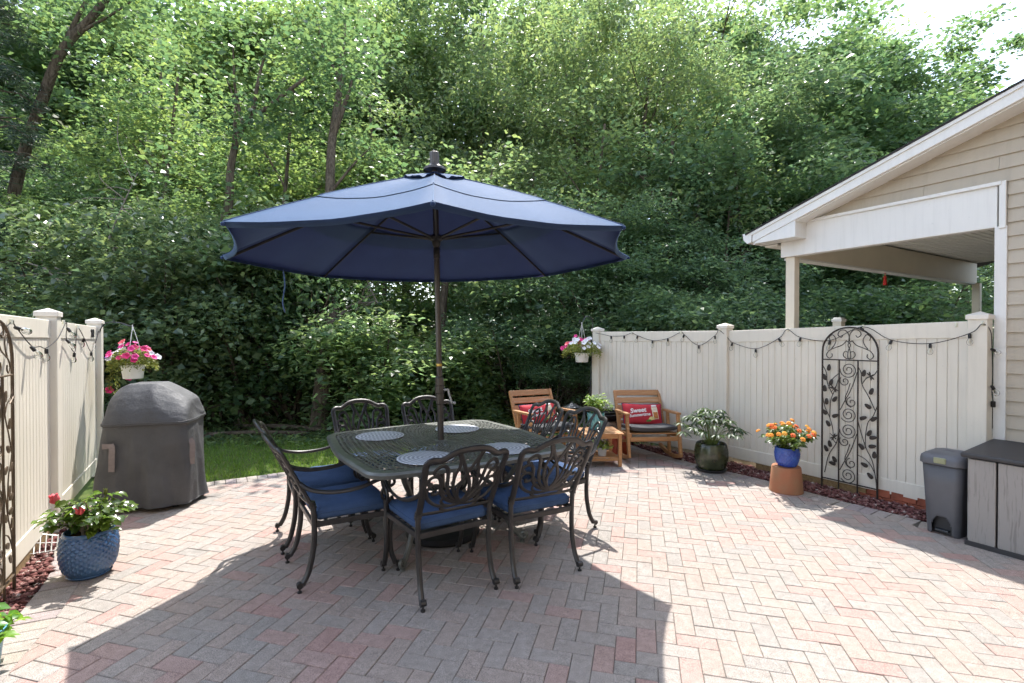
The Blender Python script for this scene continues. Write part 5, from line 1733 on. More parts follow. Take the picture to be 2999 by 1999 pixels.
# ------------------------------------------------------------------ plants in pots
def leaf_blades(items, mat, name, parent):
    """items: (pos, dir, normal, length, width); eight-vertex folded leaves"""
    n = len(items)
    P = np.array([i[0] for i in items], float); D = np.array([i[1] for i in items], float); Nn = np.array([i[2] for i in items], float)
    L = np.array([i[3] for i in items], float)[:, None]; W = np.array([i[4] for i in items], float)[:, None]
    D /= np.linalg.norm(D, axis=1, keepdims=True) + 1e-9
    S = np.cross(D, Nn); S /= np.linalg.norm(S, axis=1, keepdims=True) + 1e-9
    U = np.cross(S, D)
    rows = []
    for t, w, dz in ((0.0, 0, 0), (0.3, 0.46, 0.04), (0.66, 0.40, 0.0), (1.0, 0, -0.14)):
        m = P + D * L * t + U * L * dz
        if w == 0: rows.append(m)
        else:
            rows += [m, m + S * W * w + U * W * 0.16, m - S * W * w + U * W * 0.16]
    V = np.stack(rows, 1).reshape(-1, 3)
    # 0 base, 1 m1, 2 r1, 3 l1, 4 m2, 5 r2, 6 l2, 7 tip
    F = np.array([(0, 2, 1, 1), (0, 1, 3, 3), (1, 2, 5, 4), (1, 4, 6, 3), (4, 5, 7, 7), (4, 7, 6, 6)])
    tri = np.array([(0, 2, 1), (0, 1, 3), (1, 2, 5), (1, 5, 4), (1, 4, 6), (1, 6, 3), (4, 5, 7), (4, 7, 6)])
    Fa = (tri[None] + 8 * np.arange(n)[:, None, None]).reshape(-1, 3)
    return link(name, np_mesh(name, V, Fa, mat, smooth=True), parent)

def rv(r, s=1.0): return np.array([r.gauss(0, s), r.gauss(0, s), r.gauss(0, s)])

def bushy(parent, r, base, n_stem, spread, height, leaf_l, leaf_w, per, mat, stem_mat, droop=0.35, lift=0.3, up=1.0, start=0.25, jit=0.02, stem_r=0.003, base_r=0.05):
    items, ends = [], []
    st = MB()
    for s in range(n_stem):
        a = 2 * PI * (s + r.random() * 0.8) / n_stem
        k = r.random() ** 0.55
        rad = spread * k
        h = height * (1.0 - 0.55 * k * k) * r.uniform(0.75, 1.05)
        p0 = Vector((base[0] + base_r * math.cos(a) * r.random(), base[1] + base_r * math.sin(a) * r.random(), base[2]))
        p3 = Vector((base[0] + rad * math.cos(a), base[1] + rad * math.sin(a), base[2] + h))
        p1 = p0.lerp(p3, 0.35) + Vector((0, 0, h * 0.18)); p2 = p0.lerp(p3, 0.7) + Vector((r.gauss(0, 0.01), r.gauss(0, 0.01), h * 0.12))
        q = catmull([p0, p1, p2, p3], 4)
        st.tube(q, [stem_r * (1 - 0.5 * i / (len(q) - 1)) for i in range(len(q))], 5, caps=False)
        ends.append((p3, a))
        for i in range(per):
            t = start + (1 - start) * (i + r.random()) / per
            f = t * (len(q) - 1); j = min(int(f), len(q) - 2)
            p = q[j].lerp(q[j + 1], f - j)
            b = a + r.uniform(-2.4, 2.4)
            d = np.array([math.cos(b), math.sin(b), r.uniform(-droop, lift)])
            nn_ = np.array([0, 0, up]) + rv(r, 0.45) * 0.8
            sz = r.uniform(0.65, 1.1)
            items.append((np.array(p) + rv(r, jit), d, nn_, leaf_l * sz, leaf_w * sz))
    leaf_blades(items, mat, 'foliage', parent)
    st.build('stems', stem_mat, parent)
    return ends

def pot_lathe(prof_o, wall=0.012):
    inner = [(max(0.005, r - wall), z) for r, z in prof_o[::-1] if z > prof_o[0][1] + 0.02]
    return prof_o + inner

def smooth_prof(p, n=6):
    return [(q.x, q.y) for q in catmull([(a, b, 0) for a, b in p], n)]

def flower_mesh(name, mat, r_=0.03, lobes=5, depth=0.018, eye=None):
    mb = MB()
    n = lobes * 6
    rings = [(0.1, -depth), (0.35, -depth * 0.55), (0.7, -0.002), (0.9, 0.002), (1.0, -0.001)]
    for (f, z) in rings:
        for k in range(n):
            a = 2 * PI * k / n
            rr = r_ * f * (1 - (0.16 * f) * abs(math.sin(lobes * a / 2)) ** 0.5 if False else 1 + 0.10 * f * math.cos(lobes * a))
            mb.v.append((rr * math.cos(a), rr * math.sin(a), z + 0.003 * f * math.cos(2 * lobes * a)))
    for i in range(len(rings) - 1):
        for k in range(n):
            l = (k + 1) % n
            mb.f.append((i * n + k, i * n + l, (i + 1) * n + l, (i + 1) * n + k)); mb.m.append(0)
    mb.f.append(tuple(range(n - 1, -1, -1))); mb.m.append(0)
    return mb.mesh(name, mat, ang=80)

def face_rot(d):
    return Vector(d).to_track_quat('Z', 'Y').to_euler()

rp_ = random.Random(21)
# 1. steel-blue quilted planter with hibiscus
hp = thing('potted_hibiscus', 'pink hibiscus in a quilted blue glazed pot by the left fence', 'potted plant', (-2.765, 3.225, 0))
def quilt(a, z, r):
    if z < 0.045 or z > 0.272 or r < 0.125: return 0
    u_, v_ = a * 22 / (2 * PI), z / 0.034
    p, q = (u_ + v_) % 1.0, (u_ - v_) % 1.0
    return 0.0125 * (1 - max(abs(p - 0.5), abs(q - 0.5)) * 2)
pro = smooth_prof([(0.092, 0.012), (0.112, 0.02), (0.138, 0.08), (0.149, 0.15), (0.147, 0.22), (0.137, 0.27), (0.135, 0.292)], 8)
hpot = MB().lathe(pro + [(0.128, 0.297), (0.120, 0.292), (0.118, 0.24)], 180, fn=quilt)
hpot.f.append(tuple(range(179, -1, -1))); hpot.m.append(0)
hpot.build('pot', MAT['blue_glaze'], hp, ang=40)
MB().lathe([(0.001, 0.002), (0.105, 0.002), (0.120, 0.016), (0.115, 0.020), (0.09, 0.012)], 48).build('saucer', MAT['blue_glaze'], hp)
MB().lathe([(0.001, 0.262), (0.06, 0.266), (0.12, 0.255)], 32).build('soil', MAT['potting'], hp)
ends = bushy(hp, rp_, (0, 0, 0.26), 24, 0.255, 0.26, 0.074, 0.050, 14, MAT['hibiscus'], MAT['twig'], droop=0.55, lift=0.15, jit=0.018, stem_r=0.005)
bud = MB()
def hib(loc, d):
    o = link('flower', HB, hp, loc, face_rot(d))
hbm = MB()
for k in range(5):
    a = 2 * PI * k / 5
    hbm.tube([(0.006 * math.cos(a), 0.006 * math.sin(a), 0), (0.018 * math.cos(a + 0.3), 0.018 * math.sin(a + 0.3), 0.022), (0.014 * math.cos(a + 0.8), 0.014 * math.sin(a + 0.8), 0.045), (0.022 * math.cos(a + 1.1), 0.022 * math.sin(a + 1.1), 0.060)], [0.006, 0.014, 0.013, 0.006], 6, flat=(1, 0.5))
HB = hbm.mesh('flower', MAT['coral'], ang=60)
for (l, d) in (((-0.20, -0.02, 0.47), (-0.15, -0.1, 1)), ((0.035, -0.10, 0.43), (0.1, -0.5, 1))):
    link('flower', HB, hp, l, face_rot(d))
    MB().tube([(0, 0, 0.27), (l[0] * 0.6, l[1] * 0.6, l[2] - 0.09), l], 0.004, 5).build('stem', MAT['stem'], hp)
link('bud', HB, hp, (0.07, 0.05, 0.50), (0.2, 0.1, 0), (0.5, 0.5, 0.8)).data = hbm.mesh('bud', MAT['petunia_leaf'])
MB().tube([(0.03, 0.02, 0.30), (0.06, 0.045, 0.42), (0.07, 0.05, 0.505)], 0.004, 5).build('stem', MAT['stem'], hp)

# 2. olive green glazed pot with a lobed leafy shrub
gp_ = thing('potted_shrub', 'glossy dark leafed shrub in an olive green glazed pot beside the gravel', 'potted plant', (2.315, 5.74, 0))
pro = smooth_prof([(0.125, 0.025), (0.150, 0.04), (0.178, 0.13), (0.184, 0.20), (0.176, 0.27), (0.165, 0.315)], 7)
gpo = MB().lathe(pro + [(0.158, 0.322), (0.150, 0.315), (0.147, 0.26)], 120, fn=lambda a, z, r: 0.0022 * math.sin(60 * a + 9 * math.sin(40 * z)) if r > 0.15 and z < 0.31 else 0)
gpo.f.append(tuple(range(119, -1, -1))); gpo.m.append(0)
gpo.build('pot', MAT['green_glaze'], gp_, ang=60)
MB().lathe([(0.001, 0.002), (0.15, 0.002), (0.172, 0.026), (0.166, 0.03), (0.13, 0.014)], 48).build('saucer', MAT['dark_plastic'], gp_)
MB().lathe([(0.001, 0.285), (0.08, 0.288), (0.15, 0.278)], 32).build('soil', MAT['potting'], gp_)
items = []; stg = MB()
for s in range(46):
    a = rp_.uniform(0, 2 * PI); k = rp_.random() ** 0.6
    rad = 0.36 * k; h = 0.40 * (1 - 0.62 * k * k) * rp_.uniform(0.7, 1.1) + 0.04
    if math.cos(a) < -0.5: h *= 1.08
    c = Vector((rad * math.cos(a), rad * math.sin(a), 0.28 + h))
    stg.tube(catmull([(0.03 * math.cos(a), 0.03 * math.sin(a), 0.27), (rad * 0.45 * math.cos(a), rad * 0.45 * math.sin(a), 0.28 + h * 0.75), tuple(c)], 4), 0.0032, 5, caps=False)
    nl = rp_.choice((6, 7, 8))
    for i in range(nl):
        b = 2 * PI * i / nl + a
        d = np.array([math.cos(b), math.sin(b), -0.35 + rp_.uniform(-0.15, 0.2)])
        items.append((np.array(c), d, np.array([0, 0, 1.0]) + rv(rp_, 0.15), rp_.uniform(0.085, 0.125), rp_.uniform(0.028, 0.038)))
leaf_blades(items, MAT['shrub_leaf'], 'foliage', gp_)
stg.build('stems', MAT['stem'], gp_)

# 3. upturned terracotta pot carrying a cobalt pot of lantana
tp_ = thing('upturned_pot', 'weathered terracotta pot standing upside down under the cobalt flower pot', 'pot', (2.76, 4.97, 0))
MB().lathe([(0.150, 0.0), (0.154, 0.004), (0.145, 0.11), (0.133, 0.245), (0.128, 0.253), (0.05, 0.254), (0.001, 0.254)], 56, fn=lambda a, z, r: 0.0012 * math.sin(160 * z) if r > 0.12 and z < 0.24 else 0).build('pot_shell', MAT['terracotta'], tp_, ang=50)
lt = thing('potted_lantana', 'orange lantana flowers in a cobalt blue pot on the upturned terracotta pot', 'potted plant', (2.765, 4.965, 0.255))
pro = smooth_prof([(0.075, 0.0), (0.088, 0.012), (0.107, 0.07), (0.114, 0.12), (0.112, 0.16), (0.110, 0.185)], 8)
lp_ = MB().lathe(pro + [(0.104, 0.189), (0.098, 0.185), (0.096, 0.15)], 128, fn=lambda a, z, r: (0.0035 * math.sin(22 * a) * math.sin(z * 2 * PI / 0.038) if 0.02 < z < 0.145 and r > 0.08 else (0.002 * math.sin(z * 2 * PI / 0.014) if 0.145 <= z < 0.185 and r > 0.104 else 0)))
lp_.f.append(tuple(range(127, -1, -1))); lp_.m.append(0)
lp_.build('pot', MAT['cobalt_glaze'], lt, ang=60)
MB().lathe([(0.001, 0.165), (0.098, 0.160)], 32).build('soil', MAT['potting'], lt)
ends = bushy(lt, rp_, (0, 0, 0.15), 44, 0.27, 0.27, 0.060, 0.036, 16, MAT['lantana_leaf'], MAT['stem'], droop=0.7, lift=0.15, jit=0.014, stem_r=0.0028)
def floret(mat, nm='flower_head'):
    m = MB()
    for k in range(15):
        ph_ = math.acos(1 - (k + 0.5) / 15 * 1.05); th_ = k * 2.39996
        c = (0.019 * math.sin(ph_) * math.cos(th_), 0.019 * math.sin(ph_) * math.sin(th_), 0.013 * math.cos(ph_))
        m.ball(c, 0.0068, 6, 4)
    return m.mesh(nm, mat, ang=80)
FL = [floret(MAT['orange']), floret(MAT['red_orange']), floret(MAT['yellow'])]
for i, (p, a) in enumerate(ends):
    if i % 3 == 2 and i > 12: continue
    q = p + Vector((0.03 * math.cos(a), 0.03 * math.sin(a), 0.028))
    link('flower_head', FL[rp_.choice((0, 0, 1, 1, 2))], lt, tuple(q), face_rot((math.cos(a) * 0.6, math.sin(a) * 0.6 - 0.3, 0.8)), (1.05,) * 3)

# 4. hanging baskets of petunias
def hanging_basket(label, loc, rz, pot_r, pot_h, spread, seed, hook_h, trail_list):
    r = random.Random(seed)
    t = thing('hanging_basket', label, 'hanging basket', loc, rz, 'hanging baskets')
    pr = [(pot_r * 0.78, 0.0), (pot_r * 0.80, 0.005), (pot_r * 0.95, pot_h * 0.86), (pot_r * 0.96, pot_h * 0.88), (pot_r * 1.02, pot_h * 0.9), (pot_r * 1.02, pot_h), (pot_r * 0.95, pot_h), (pot_r * 0.9, pot_h * 0.6)]
    b = MB().lathe(pr, 64, fn=lambda a, z, rr: 0.0018 * math.cos(40 * a) if z < pot_h * 0.86 else 0)
    b.f.append(tuple(range(63, -1, -1))); b.m.append(0)
    b.build('pot', MAT['white_plastic'], t, ang=40)
    MB().lathe([(0.001, pot_h * 0.85), (pot_r * 0.92, pot_h * 0.84)], 24).build('soil', MAT['potting'], t)
    hg = MB()
    for k in range(3):
        a = 2 * PI * k / 3 + 0.3
        hg.tube([(pot_r * 0.98 * math.cos(a), pot_r * 0.98 * math.sin(a), pot_h * 0.95), (0.01 * math.cos(a), 0.01 * math.sin(a), hook_h - 0.05)], 0.003, 5)
    hg.tube([(0, 0, hook_h - 0.06), (0, 0, hook_h)], 0.007, 6)
    hg.build('hanger', MAT['white_plastic'], t)
    items = []
    for i in range(1900):
        a = r.uniform(0, 2 * PI); k = r.random() ** 0.5
        rad = spread * k
        z = pot_h + 0.02 + (0.16 * (1 - k * k) + 0.02) * r.random() - (0.10 * max(0, k - 0.75) / 0.25 * r.random())
        items.append((np.array([rad * math.cos(a), rad * math.sin(a), z]), np.array([math.cos(a), math.sin(a), r.uniform(-0.6, 0.8)]), np.array([0, 0, 1]) + rv(r, 0.6), r.uniform(0.02, 0.042), r.uniform(0.010, 0.018)))
    trails = []
    for (a, L, rr) in trail_list:
        p = [(spread * rr * 0.8 * math.cos(a), spread * rr * 0.8 * math.sin(a), pot_h + 0.06), (spread * rr * 1.05 * math.cos(a), spread * rr * 1.05 * math.sin(a), pot_h - L * 0.4), (spread * rr * 1.12 * math.cos(a), spread * rr * 1.12 * math.sin(a), pot_h - L)]
        q = catmull(p, 6)
        trails.append(q)
        for c in q:
            for _ in range(9):
                items.append((np.array(c) + rv(r, 0.014), rv(r), np.array([0, 0, 1]) + rv(r, 0.6), r.uniform(0.018, 0.034), r.uniform(0.009, 0.014)))
    leaf_blades(items, MAT['petunia_leaf'], 'foliage', t)
    tr = MB()
    for q in trails: tr.tube(q, 0.003, 4, caps=False)
    tr.build('trailing_stems', MAT['stem'], t)
    fm = [flower_mesh('flower', MAT[m], 0.033) for m in ('pink', 'magenta', 'white_petal', 'purple', 'coral')]
    cam_dir = Vector((0 - loc[0], 0 - loc[1], 0)).normalized()
    Rz = Matrix.Rotation(-rz, 3, 'Z')
    cd = Rz @ cam_dir
    for i in range(46):
        a = r.uniform(0, 2 * PI); k = r.random() ** 0.45
        rad = spread * (0.15 + 0.95 * k)
        z = pot_h + 0.02 + 0.22 * (1 - 0.62 * k * k) * r.uniform(0.45, 1.2)
        p = (rad * math.cos(a), rad * math.sin(a), z)
        side = math.sin(a + seed)
        ci = r.choice((0, 0, 1)) if side > 0.25 else (r.choice((2, 2, 2, 0)) if side < -0.1 else r.choice((4, 4, 0, 2, 3)))
        d = Vector((math.cos(a), math.sin(a), 0.7)) * 0.7 + cd * r.uniform(0.2, 0.9) + Vector((0, 0, r.uniform(0, 0.5)))
        link('flower', fm[ci], t, p, face_rot(d), (r.uniform(0.8, 1.15),) * 3)
    for q in trails[:4]:
        c = q[-1]
        link('flower', fm[1 if r.random() < 0.6 else 0], t, tuple(c), face_rot(cd + Vector((0.1, 0.1, 0.2))), (1.1,) * 3)
    return t
# left basket, on a hook screwed to the far post of the left fence
hbL = Vector((-4.06, 5.30))
hanging_basket('white hanging basket of pink and white petunias above the covered grill', (hbL.x, hbL.y, 1.105), 0.4, 0.110, 0.142, 0.205, 3, 0.575, ((2.55, 0.36, 0.95), (3.0, 0.26, 0.95), (2.0, 0.14, 0.9)))
hk = thing('bracket_hook', 'thin black wall hook on the left fence post holding the flower basket', 'hook', (0, 0, 0))
MB().tube(catmull([(FB.x + 0.07, FB.y - 0.02, 1.50), (FB.x + 0.085, FB.y - 0.03, 1.63), (FB.x + 0.20, FB.y - 0.08, 1.705), (FB.x + 0.38, FB.y - 0.14, 1.705), (hbL.x - 0.05, hbL.y + 0.01, 1.672), (hbL.x, hbL.y, 1.662), (hbL.x + 0.012, hbL.y - 0.003, 1.69)], 6), 0.0055, 6).build('rod', MAT['black'], hk)
# right basket, on a shepherd's hook in front of the far post
hbR = Vector((1.055, 7.48))
hanging_basket('white hanging basket of petunias on a shepherd hook at the end of the right fence', (hbR.x, hbR.y, 1.17), 2.2, 0.113, 0.135, 0.28, 8, 0.60, ((4.3, 0.20, 1.0), (4.6, 0.10, 0.95)))
sh = thing('shepherd_hook', 'black shepherd hook rod standing behind the right flower basket', 'hook', (1.22, 7.56, 0))
ox, oy = hbR.x - 1.22, hbR.y - 7.56
MB().tube(catmull([(-0.055, -0.05, -0.02), (-0.03, -0.03, 0.7), (0.0, 0, 1.4), (0.012, 0, 1.70), (0.005, 0.0, 1.80), (-0.04, -0.02, 1.855), (-0.10, -0.05, 1.855), (ox + 0.025, oy + 0.01, 1.80), (ox, oy, 1.755), (ox - 0.03, oy, 1.765), (ox - 0.035, oy, 1.80)], 6), 0.006, 6).build('rod', MAT['pewter'], sh)

# 5. mint in a teal pot on the side table
mp_ = thing('potted_mint', 'bright mint plant in a teal drip glazed pot on the side table', 'potted plant', (1.035, 6.09, 0.405))
pro = smooth_prof([(0.070, 0.012), (0.078, 0.02), (0.098, 0.11), (0.108, 0.20), (0.110, 0.212)], 6)
pt = MB().lathe(pro + [(0.102, 0.214), (0.098, 0.17)], 48); pt.f.append(tuple(range(47, -1, -1))); pt.m.append(0)
pt.build('pot', MAT['teal_glaze'], mp_, ang=60)
MB().lathe([(0.001, 0.001), (0.085, 0.001), (0.10, 0.012), (0.07, 0.014)], 36).build('saucer', MAT['dark_plastic'], mp_)
MB().lathe([(0.001, 0.185), (0.1, 0.18)], 24).build('soil', MAT['potting'], mp_)
bushy(mp_, rp_, (0, 0, 0.18), 34, 0.19, 0.27, 0.058, 0.027, 15, MAT['mint'], MAT['stem'], droop=0.5, lift=0.5, jit=0.012, stem_r=0.0025)
# 6. small trailing plant on the shelf
sp_ = thing('potted_herb', 'small trailing herb in a grey pot on the side table shelf', 'potted plant', (1.09, 5.97, 0.117))
MB().lathe([(0.045, 0.0), (0.048, 0.002), (0.056, 0.10), (0.052, 0.10), (0.05, 0.08)], 32, close=False).build('pot', MAT['grey_pot'], sp_)
MB().lathe([(0.001, 0.085), (0.052, 0.083)], 20).build('soil', MAT['potting'], sp_)
bushy(sp_, rp_, (0, 0, 0.085), 26, 0.12, 0.11, 0.032, 0.022, 9, MAT['mint'], MAT['stem'], droop=0.9, lift=0.3, jit=0.01, stem_r=0.0018)
# 7. basil at the lower left corner
bs = thing('potted_basil', 'bright green basil in a pale blue pot at the lower left corner', 'potted plant', (-2.475, 2.27, 0))
pro = [(0.075, 0.0), (0.078, 0.004), (0.098, 0.17), (0.105, 0.185), (0.098, 0.185), (0.09, 0.15)]
pb_ = MB().lathe(pro, 40); pb_.f.append(tuple(range(39, -1, -1))); pb_.m.append(0)
pb_.build('pot', MAT['pale_blue'], bs)
MB().lathe([(0.001, 0.16), (0.094, 0.155)], 24).build('soil', MAT['potting'], bs)
bushy(bs, rp_, (0, 0, 0.12), 16, 0.15, 0.13, 0.085, 0.058, 9, MAT['basil'], MAT['stem'], droop=0.5, lift=0.2, jit=0.012)

# ------------------------------------------------------------------ odds and ends round the seating
ln = thing('path_lantern', 'pewter path lantern with wide cap behind the side table', 'lantern', (0.86, 7.05, 0))
MB().lathe([(0.012, 0.0), (0.012, 0.42)], 10, close=True).build('stake', MAT['pewter'], ln)
MB().lathe([(0.05, 0.42), (0.055, 0.43), (0.055, 0.44), (0.03, 0.45)], 24).build('lantern_base', MAT['pewter'], ln)
cg = MB()
for k in range(10):
    a = 2 * PI * k / 10
    cg.tube([(0.048 * math.cos(a), 0.048 * math.sin(a), 0.435), (0.048 * math.cos(a), 0.048 * math.sin(a), 0.53)], 0.004, 5)
cg.build('cage', MAT['pewter'], ln)
MB().lathe([(0.036, 0.44), (0.036, 0.53)], 20, close=True).build('globe', MAT['white_plastic'], ln)
MB().lathe([(0.055, 0.525), (0.058, 0.55), (0.125, 0.548), (0.128, 0.554), (0.07, 0.582), (0.03, 0.605), (0.012, 0.612), (0.010, 0.63), (0.001, 0.632)], 32).build('cap', MAT['pewter'], ln)

fb = thing('fire_bowl', 'black bowl with scrolled wire rim on a speckled stone pedestal between the rockers', 'fire bowl', (1.32, 6.95, 0))
MB().lathe([(0.16, 0.0), (0.17, 0.01), (0.17, 0.36), (0.16, 0.38), (0.001, 0.38)], 40).build('pedestal', MAT['stone_base'], fb)
MB().lathe([(0.10, 0.375), (0.19, 0.40), (0.21, 0.45), (0.225, 0.46), (0.225, 0.475), (0.20, 0.475), (0.10, 0.43), (0.001, 0.42)], 44).build('bowl', MAT['black'], fb)
MB().lathe([(0.17, 0.475), (0.175, 0.51), (0.165, 0.51), (0.165, 0.475)], 40).build('inner_rim', MAT['black'], fb)
wr_ = MB()
for k in range(14):
    a = 2 * PI * k / 14
    w_ = [(0.17 * math.cos(a + s * 0.1), 0.17 * math.sin(a + s * 0.1), 0.51 + h) for s, h in ((-1, 0), (-0.6, 0.05), (0.4, 0.06), (0.5, 0.02), (0, 0.02))]
    wr_.tube(catmull(w_, 4), 0.004, 5)
wr_.tube([(0.17 * math.cos(2 * PI * k / 40), 0.17 * math.sin(2 * PI * k / 40), 0.57) for k in range(40)], 0.004, 5, closed=True)
wr_.build('wire_rim', MAT['black'], fb)
rpot = thing('glazed_pot', 'empty brick red glazed pot behind the right rocking chair leg', 'pot', (1.43, 6.60, 0))
rp2 = MB().lathe(smooth_prof([(0.115, 0.0), (0.12, 0.006), (0.145, 0.13), (0.158, 0.215), (0.158, 0.22)], 5) + [(0.172, 0.222), (0.172, 0.262), (0.158, 0.265), (0.15, 0.22), (0.12, 0.03), (0.001, 0.025)], 48)
rp2.build('pot', MAT['red_glaze'], rpot, ang=50)
wr = thing('wire_rack', 'bare metal wire rack leaning on the left fence behind the blue pot', 'wire rack', (-3.475, 3.66, 0.02), aAB)
wk = MB()
for k in range(6):
    x = 0.0 + 0.0
    wk.tube([(-0.30, 0.02 - 0.030 * k, 0.025 + 0.0), (0.02, 0.085 - 0.036 * k * 0.9, 0.10 - 0.012 * k)], 0.0042, 6)
wk.build('rods', MAT['steel'], wr)
wc = MB()
for t in (0.06, 0.5, 0.94):
    wc.tube([(-0.30 + 0.32 * t, 0.02 + 0.065 * t, 0.022 + 0.075 * t), (-0.30 + 0.32 * t, -0.13 + 0.053 * t, 0.022 + 0.016 * t)], 0.003, 6)
wc.build('cross_wires', MAT['steel'], wr)

# ------------------------------------------------------------------ woodland
def leaf_cloud(rs, centers, sizes, per, leaf_l, aspect=0.62, flat=0.6, droop=0.25, tilt=0.5):
    n = len(centers)
    C = np.repeat(centers, per, axis=0); S = np.repeat(sizes, per)[:, None]
    m = len(C)
    g = rs.normal(0, 1, (m, 3)); ln_ = np.linalg.norm(g, axis=1, keepdims=True)
    g = g / ln_ * np.minimum(ln_, 2.1)
    P = C + g * S * np.array([0.52, 0.52, 0.52 * flat])
    N = rs.normal(0, tilt, (m, 3)) + np.array([0, 0, 1.0]); N /= np.linalg.norm(N, axis=1, keepdims=True)
    a = rs.uniform(0, 2 * PI, m)
    D = np.stack([np.cos(a), np.sin(a), rs.normal(-droop, 0.2, m)], 1)
    D -= N * (D * N).sum(1, keepdims=True) * 0.8; D /= np.linalg.norm(D, axis=1, keepdims=True)
    Sd = np.cross(D, N); Sd /= np.linalg.norm(Sd, axis=1, keepdims=True) + 1e-9
    L = leaf_l * rs.uniform(0.55, 1.5, m)[:, None]
    W = L * aspect * 0.5
    U = np.cross(Sd, D)
    V = np.stack([P, P + D * L * 0.42 + Sd * W + U * W * 0.35, P + D * L, P + D * L * 0.42 - Sd * W + U * W * 0.35], 1).reshape(-1, 3)
    F = np.arange(m * 4, dtype=np.int32).reshape(-1, 4)
    return V, F

def crown_centers(rs, n, rx, ry, rz, cz, inner=0.5, bough=0.26, per_b=9):
    """boughs spread through an uneven ellipsoid, each a flat cluster of clumps"""
    nb = max(6, n // per_b)
    d = rs.normal(0, 1, (nb, 3)); d /= np.linalg.norm(d, axis=1, keepdims=True)
    k = inner + (1 - inner) * rs.random(nb) ** 0.6
    ph = rs.uniform(0, 6.28, 6)
    lump = 1 + 0.18 * np.sin(3 * np.arctan2(d[:, 1], d[:, 0]) + ph[0] + 2 * d[:, 2]) + 0.14 * np.sin(5 * d[:, 2] + ph[1] + 2 * np.arctan2(d[:, 1], d[:, 0]))
    B = d * (k * lump)[:, None] * np.array([rx, ry, rz]) * 0.94
    idx = rs.integers(0, nb, n)
    g = rs.normal(0, 1, (n, 3)); gl = np.linalg.norm(g, axis=1, keepdims=True); g = g / gl * np.minimum(gl, 1.9)
    sz = rs.uniform(0.7, 1.35, nb)[idx][:, None]
    # boughs droop a little outwards
    c = B[idx] + g * sz * bough * np.array([rx, ry, rz * 0.34])
    out = np.linalg.norm(g[:, :2], axis=1)
    c[:, 2] -= 0.05 * rz * out * out * 0.5
    c[:, 2] += cz
    return c

def limb_mesh(name, rs, trunk_pts, r0, r1, targets, nl, seg=5):
    mb = MB()
    q = catmull(trunk_pts, seg)
    m = len(q)
    rad = [r0 + (r1 - r0) * (i / (m - 1)) ** 0.8 for i in range(m)]
    rad[0] *= 1.35
    if m > 3: rad[1] *= 1.12
    mb.tube(q, rad, 10)
    idx = rs.permutation(len(targets))[:nl] if len(targets) else []
    for i in idx:
        t = Vector(targets[i])
        # leave the trunk below the target
        best = min(range(m), key=lambda j: abs(q[j].z - (t.z - 0.55 * (Vector((t.x, t.y, 0)) - Vector((q[j].x, q[j].y, 0))).length)))
        best = max(int(m * 0.3), min(best, m - 2))
        s = q[best]
        mid = s.lerp(t, 0.5) + Vector((rs.normal(0, 0.15), rs.normal(0, 0.15), rs.normal(0.15, 0.15)))
        rr = rad[best] * 0.5
        pts = catmull([s, s.lerp(mid, 0.5) + Vector((0, 0, rs.normal(0, 0.08))), mid, t], 4)
        mb.tube(pts, [rr * (1 - 0.82 * k / (len(pts) - 1)) for k in range(len(pts))], 6, caps=False)
    return mb.mesh(name, MAT['bark'], ang=60)

def make_tree_meshes(seed, mat, rx, rz, cz, n_cl, per, leaf_l, trunk, r0=0.16, r1=0.03, nl=16, aspect=0.62, flat=0.6, droop=0.25, size=0.75, inner=0.5, tilt=0.5):
    rs = np.random.default_rng(seed)
    C = crown_centers(rs, n_cl, rx, rx, rz, cz, inner)
    tx, ty = trunk[-1][0], trunk[-1][1]
    C[:, 0] += tx; C[:, 1] += ty
    S = size * rs.uniform(0.7, 1.3, n_cl)
    V, F = leaf_cloud(rs, C, S, per, leaf_l, aspect, flat, droop, tilt)
    crown = np_mesh('crown', V, F, mat)
    tr = limb_mesh('trunk', rs, trunk, r0, r1, C, nl)
    return crown, tr

def plant_tree(name, label, meshes, loc, rz=0.0, s=1.0, group='trees of the wood', cat='tree', sz=None, foliage='crown'):
    t = thing(name, label, cat, loc, rz, group)
    t.scale = (s, s, sz or s)
    link(foliage, meshes[0], t)
    link('trunk', meshes[1], t)
    return t

wv = [(0, 0, -0.1), (0.05, 0.02, 1.5), (-0.06, 0.05, 3.2), (0.1, -0.02, 5.0), (0.05, 0.05, 6.8), (0.15, 0.1, 8.6)]
w2 = [(0, 0, -0.1), (0.25, 0, 1.6), (0.1, 0.1, 3.0), (0.5, 0.0, 4.6), (0.9, 0.1, 6.5), (0.7, 0.1, 7.6)]
w3 = [(0, 0, -0.1), (-0.2, 0.05, 1.6), (-0.05, 0.1, 3.0), (-0.4, 0.0, 4.6), (-0.3, 0.1, 6.2)]
K = {}
K['maple1'] = make_tree_meshes(1, MAT['maple'], 2.8, 3.6, 6.2, 190, 105, 0.125, wv, 0.15, size=0.46, flat=0.5)
K['maple2'] = make_tree_meshes(2, MAT['maple'], 2.7, 3.2, 5.8, 175, 105, 0.125, w2, 0.13, size=0.46, flat=0.5)
K['dark1'] = make_tree_meshes(3, MAT['dark_leaf'], 2.6, 3.7, 6.0, 240, 140, 0.115, wv, 0.14, size=0.48, flat=0.5)
K['dark2'] = make_tree_meshes(4, MAT['dark_leaf'], 2.9, 3.0, 5.2, 240, 140, 0.115, w3, 0.12, size=0.48, flat=0.5)
K['locust1'] = make_tree_meshes(5, MAT['locust'], 2.8, 3.7, 6.3, 230, 130, 0.10, wv, 0.13, aspect=0.42, flat=1.0, droop=0.7, size=0.44, tilt=0.8)
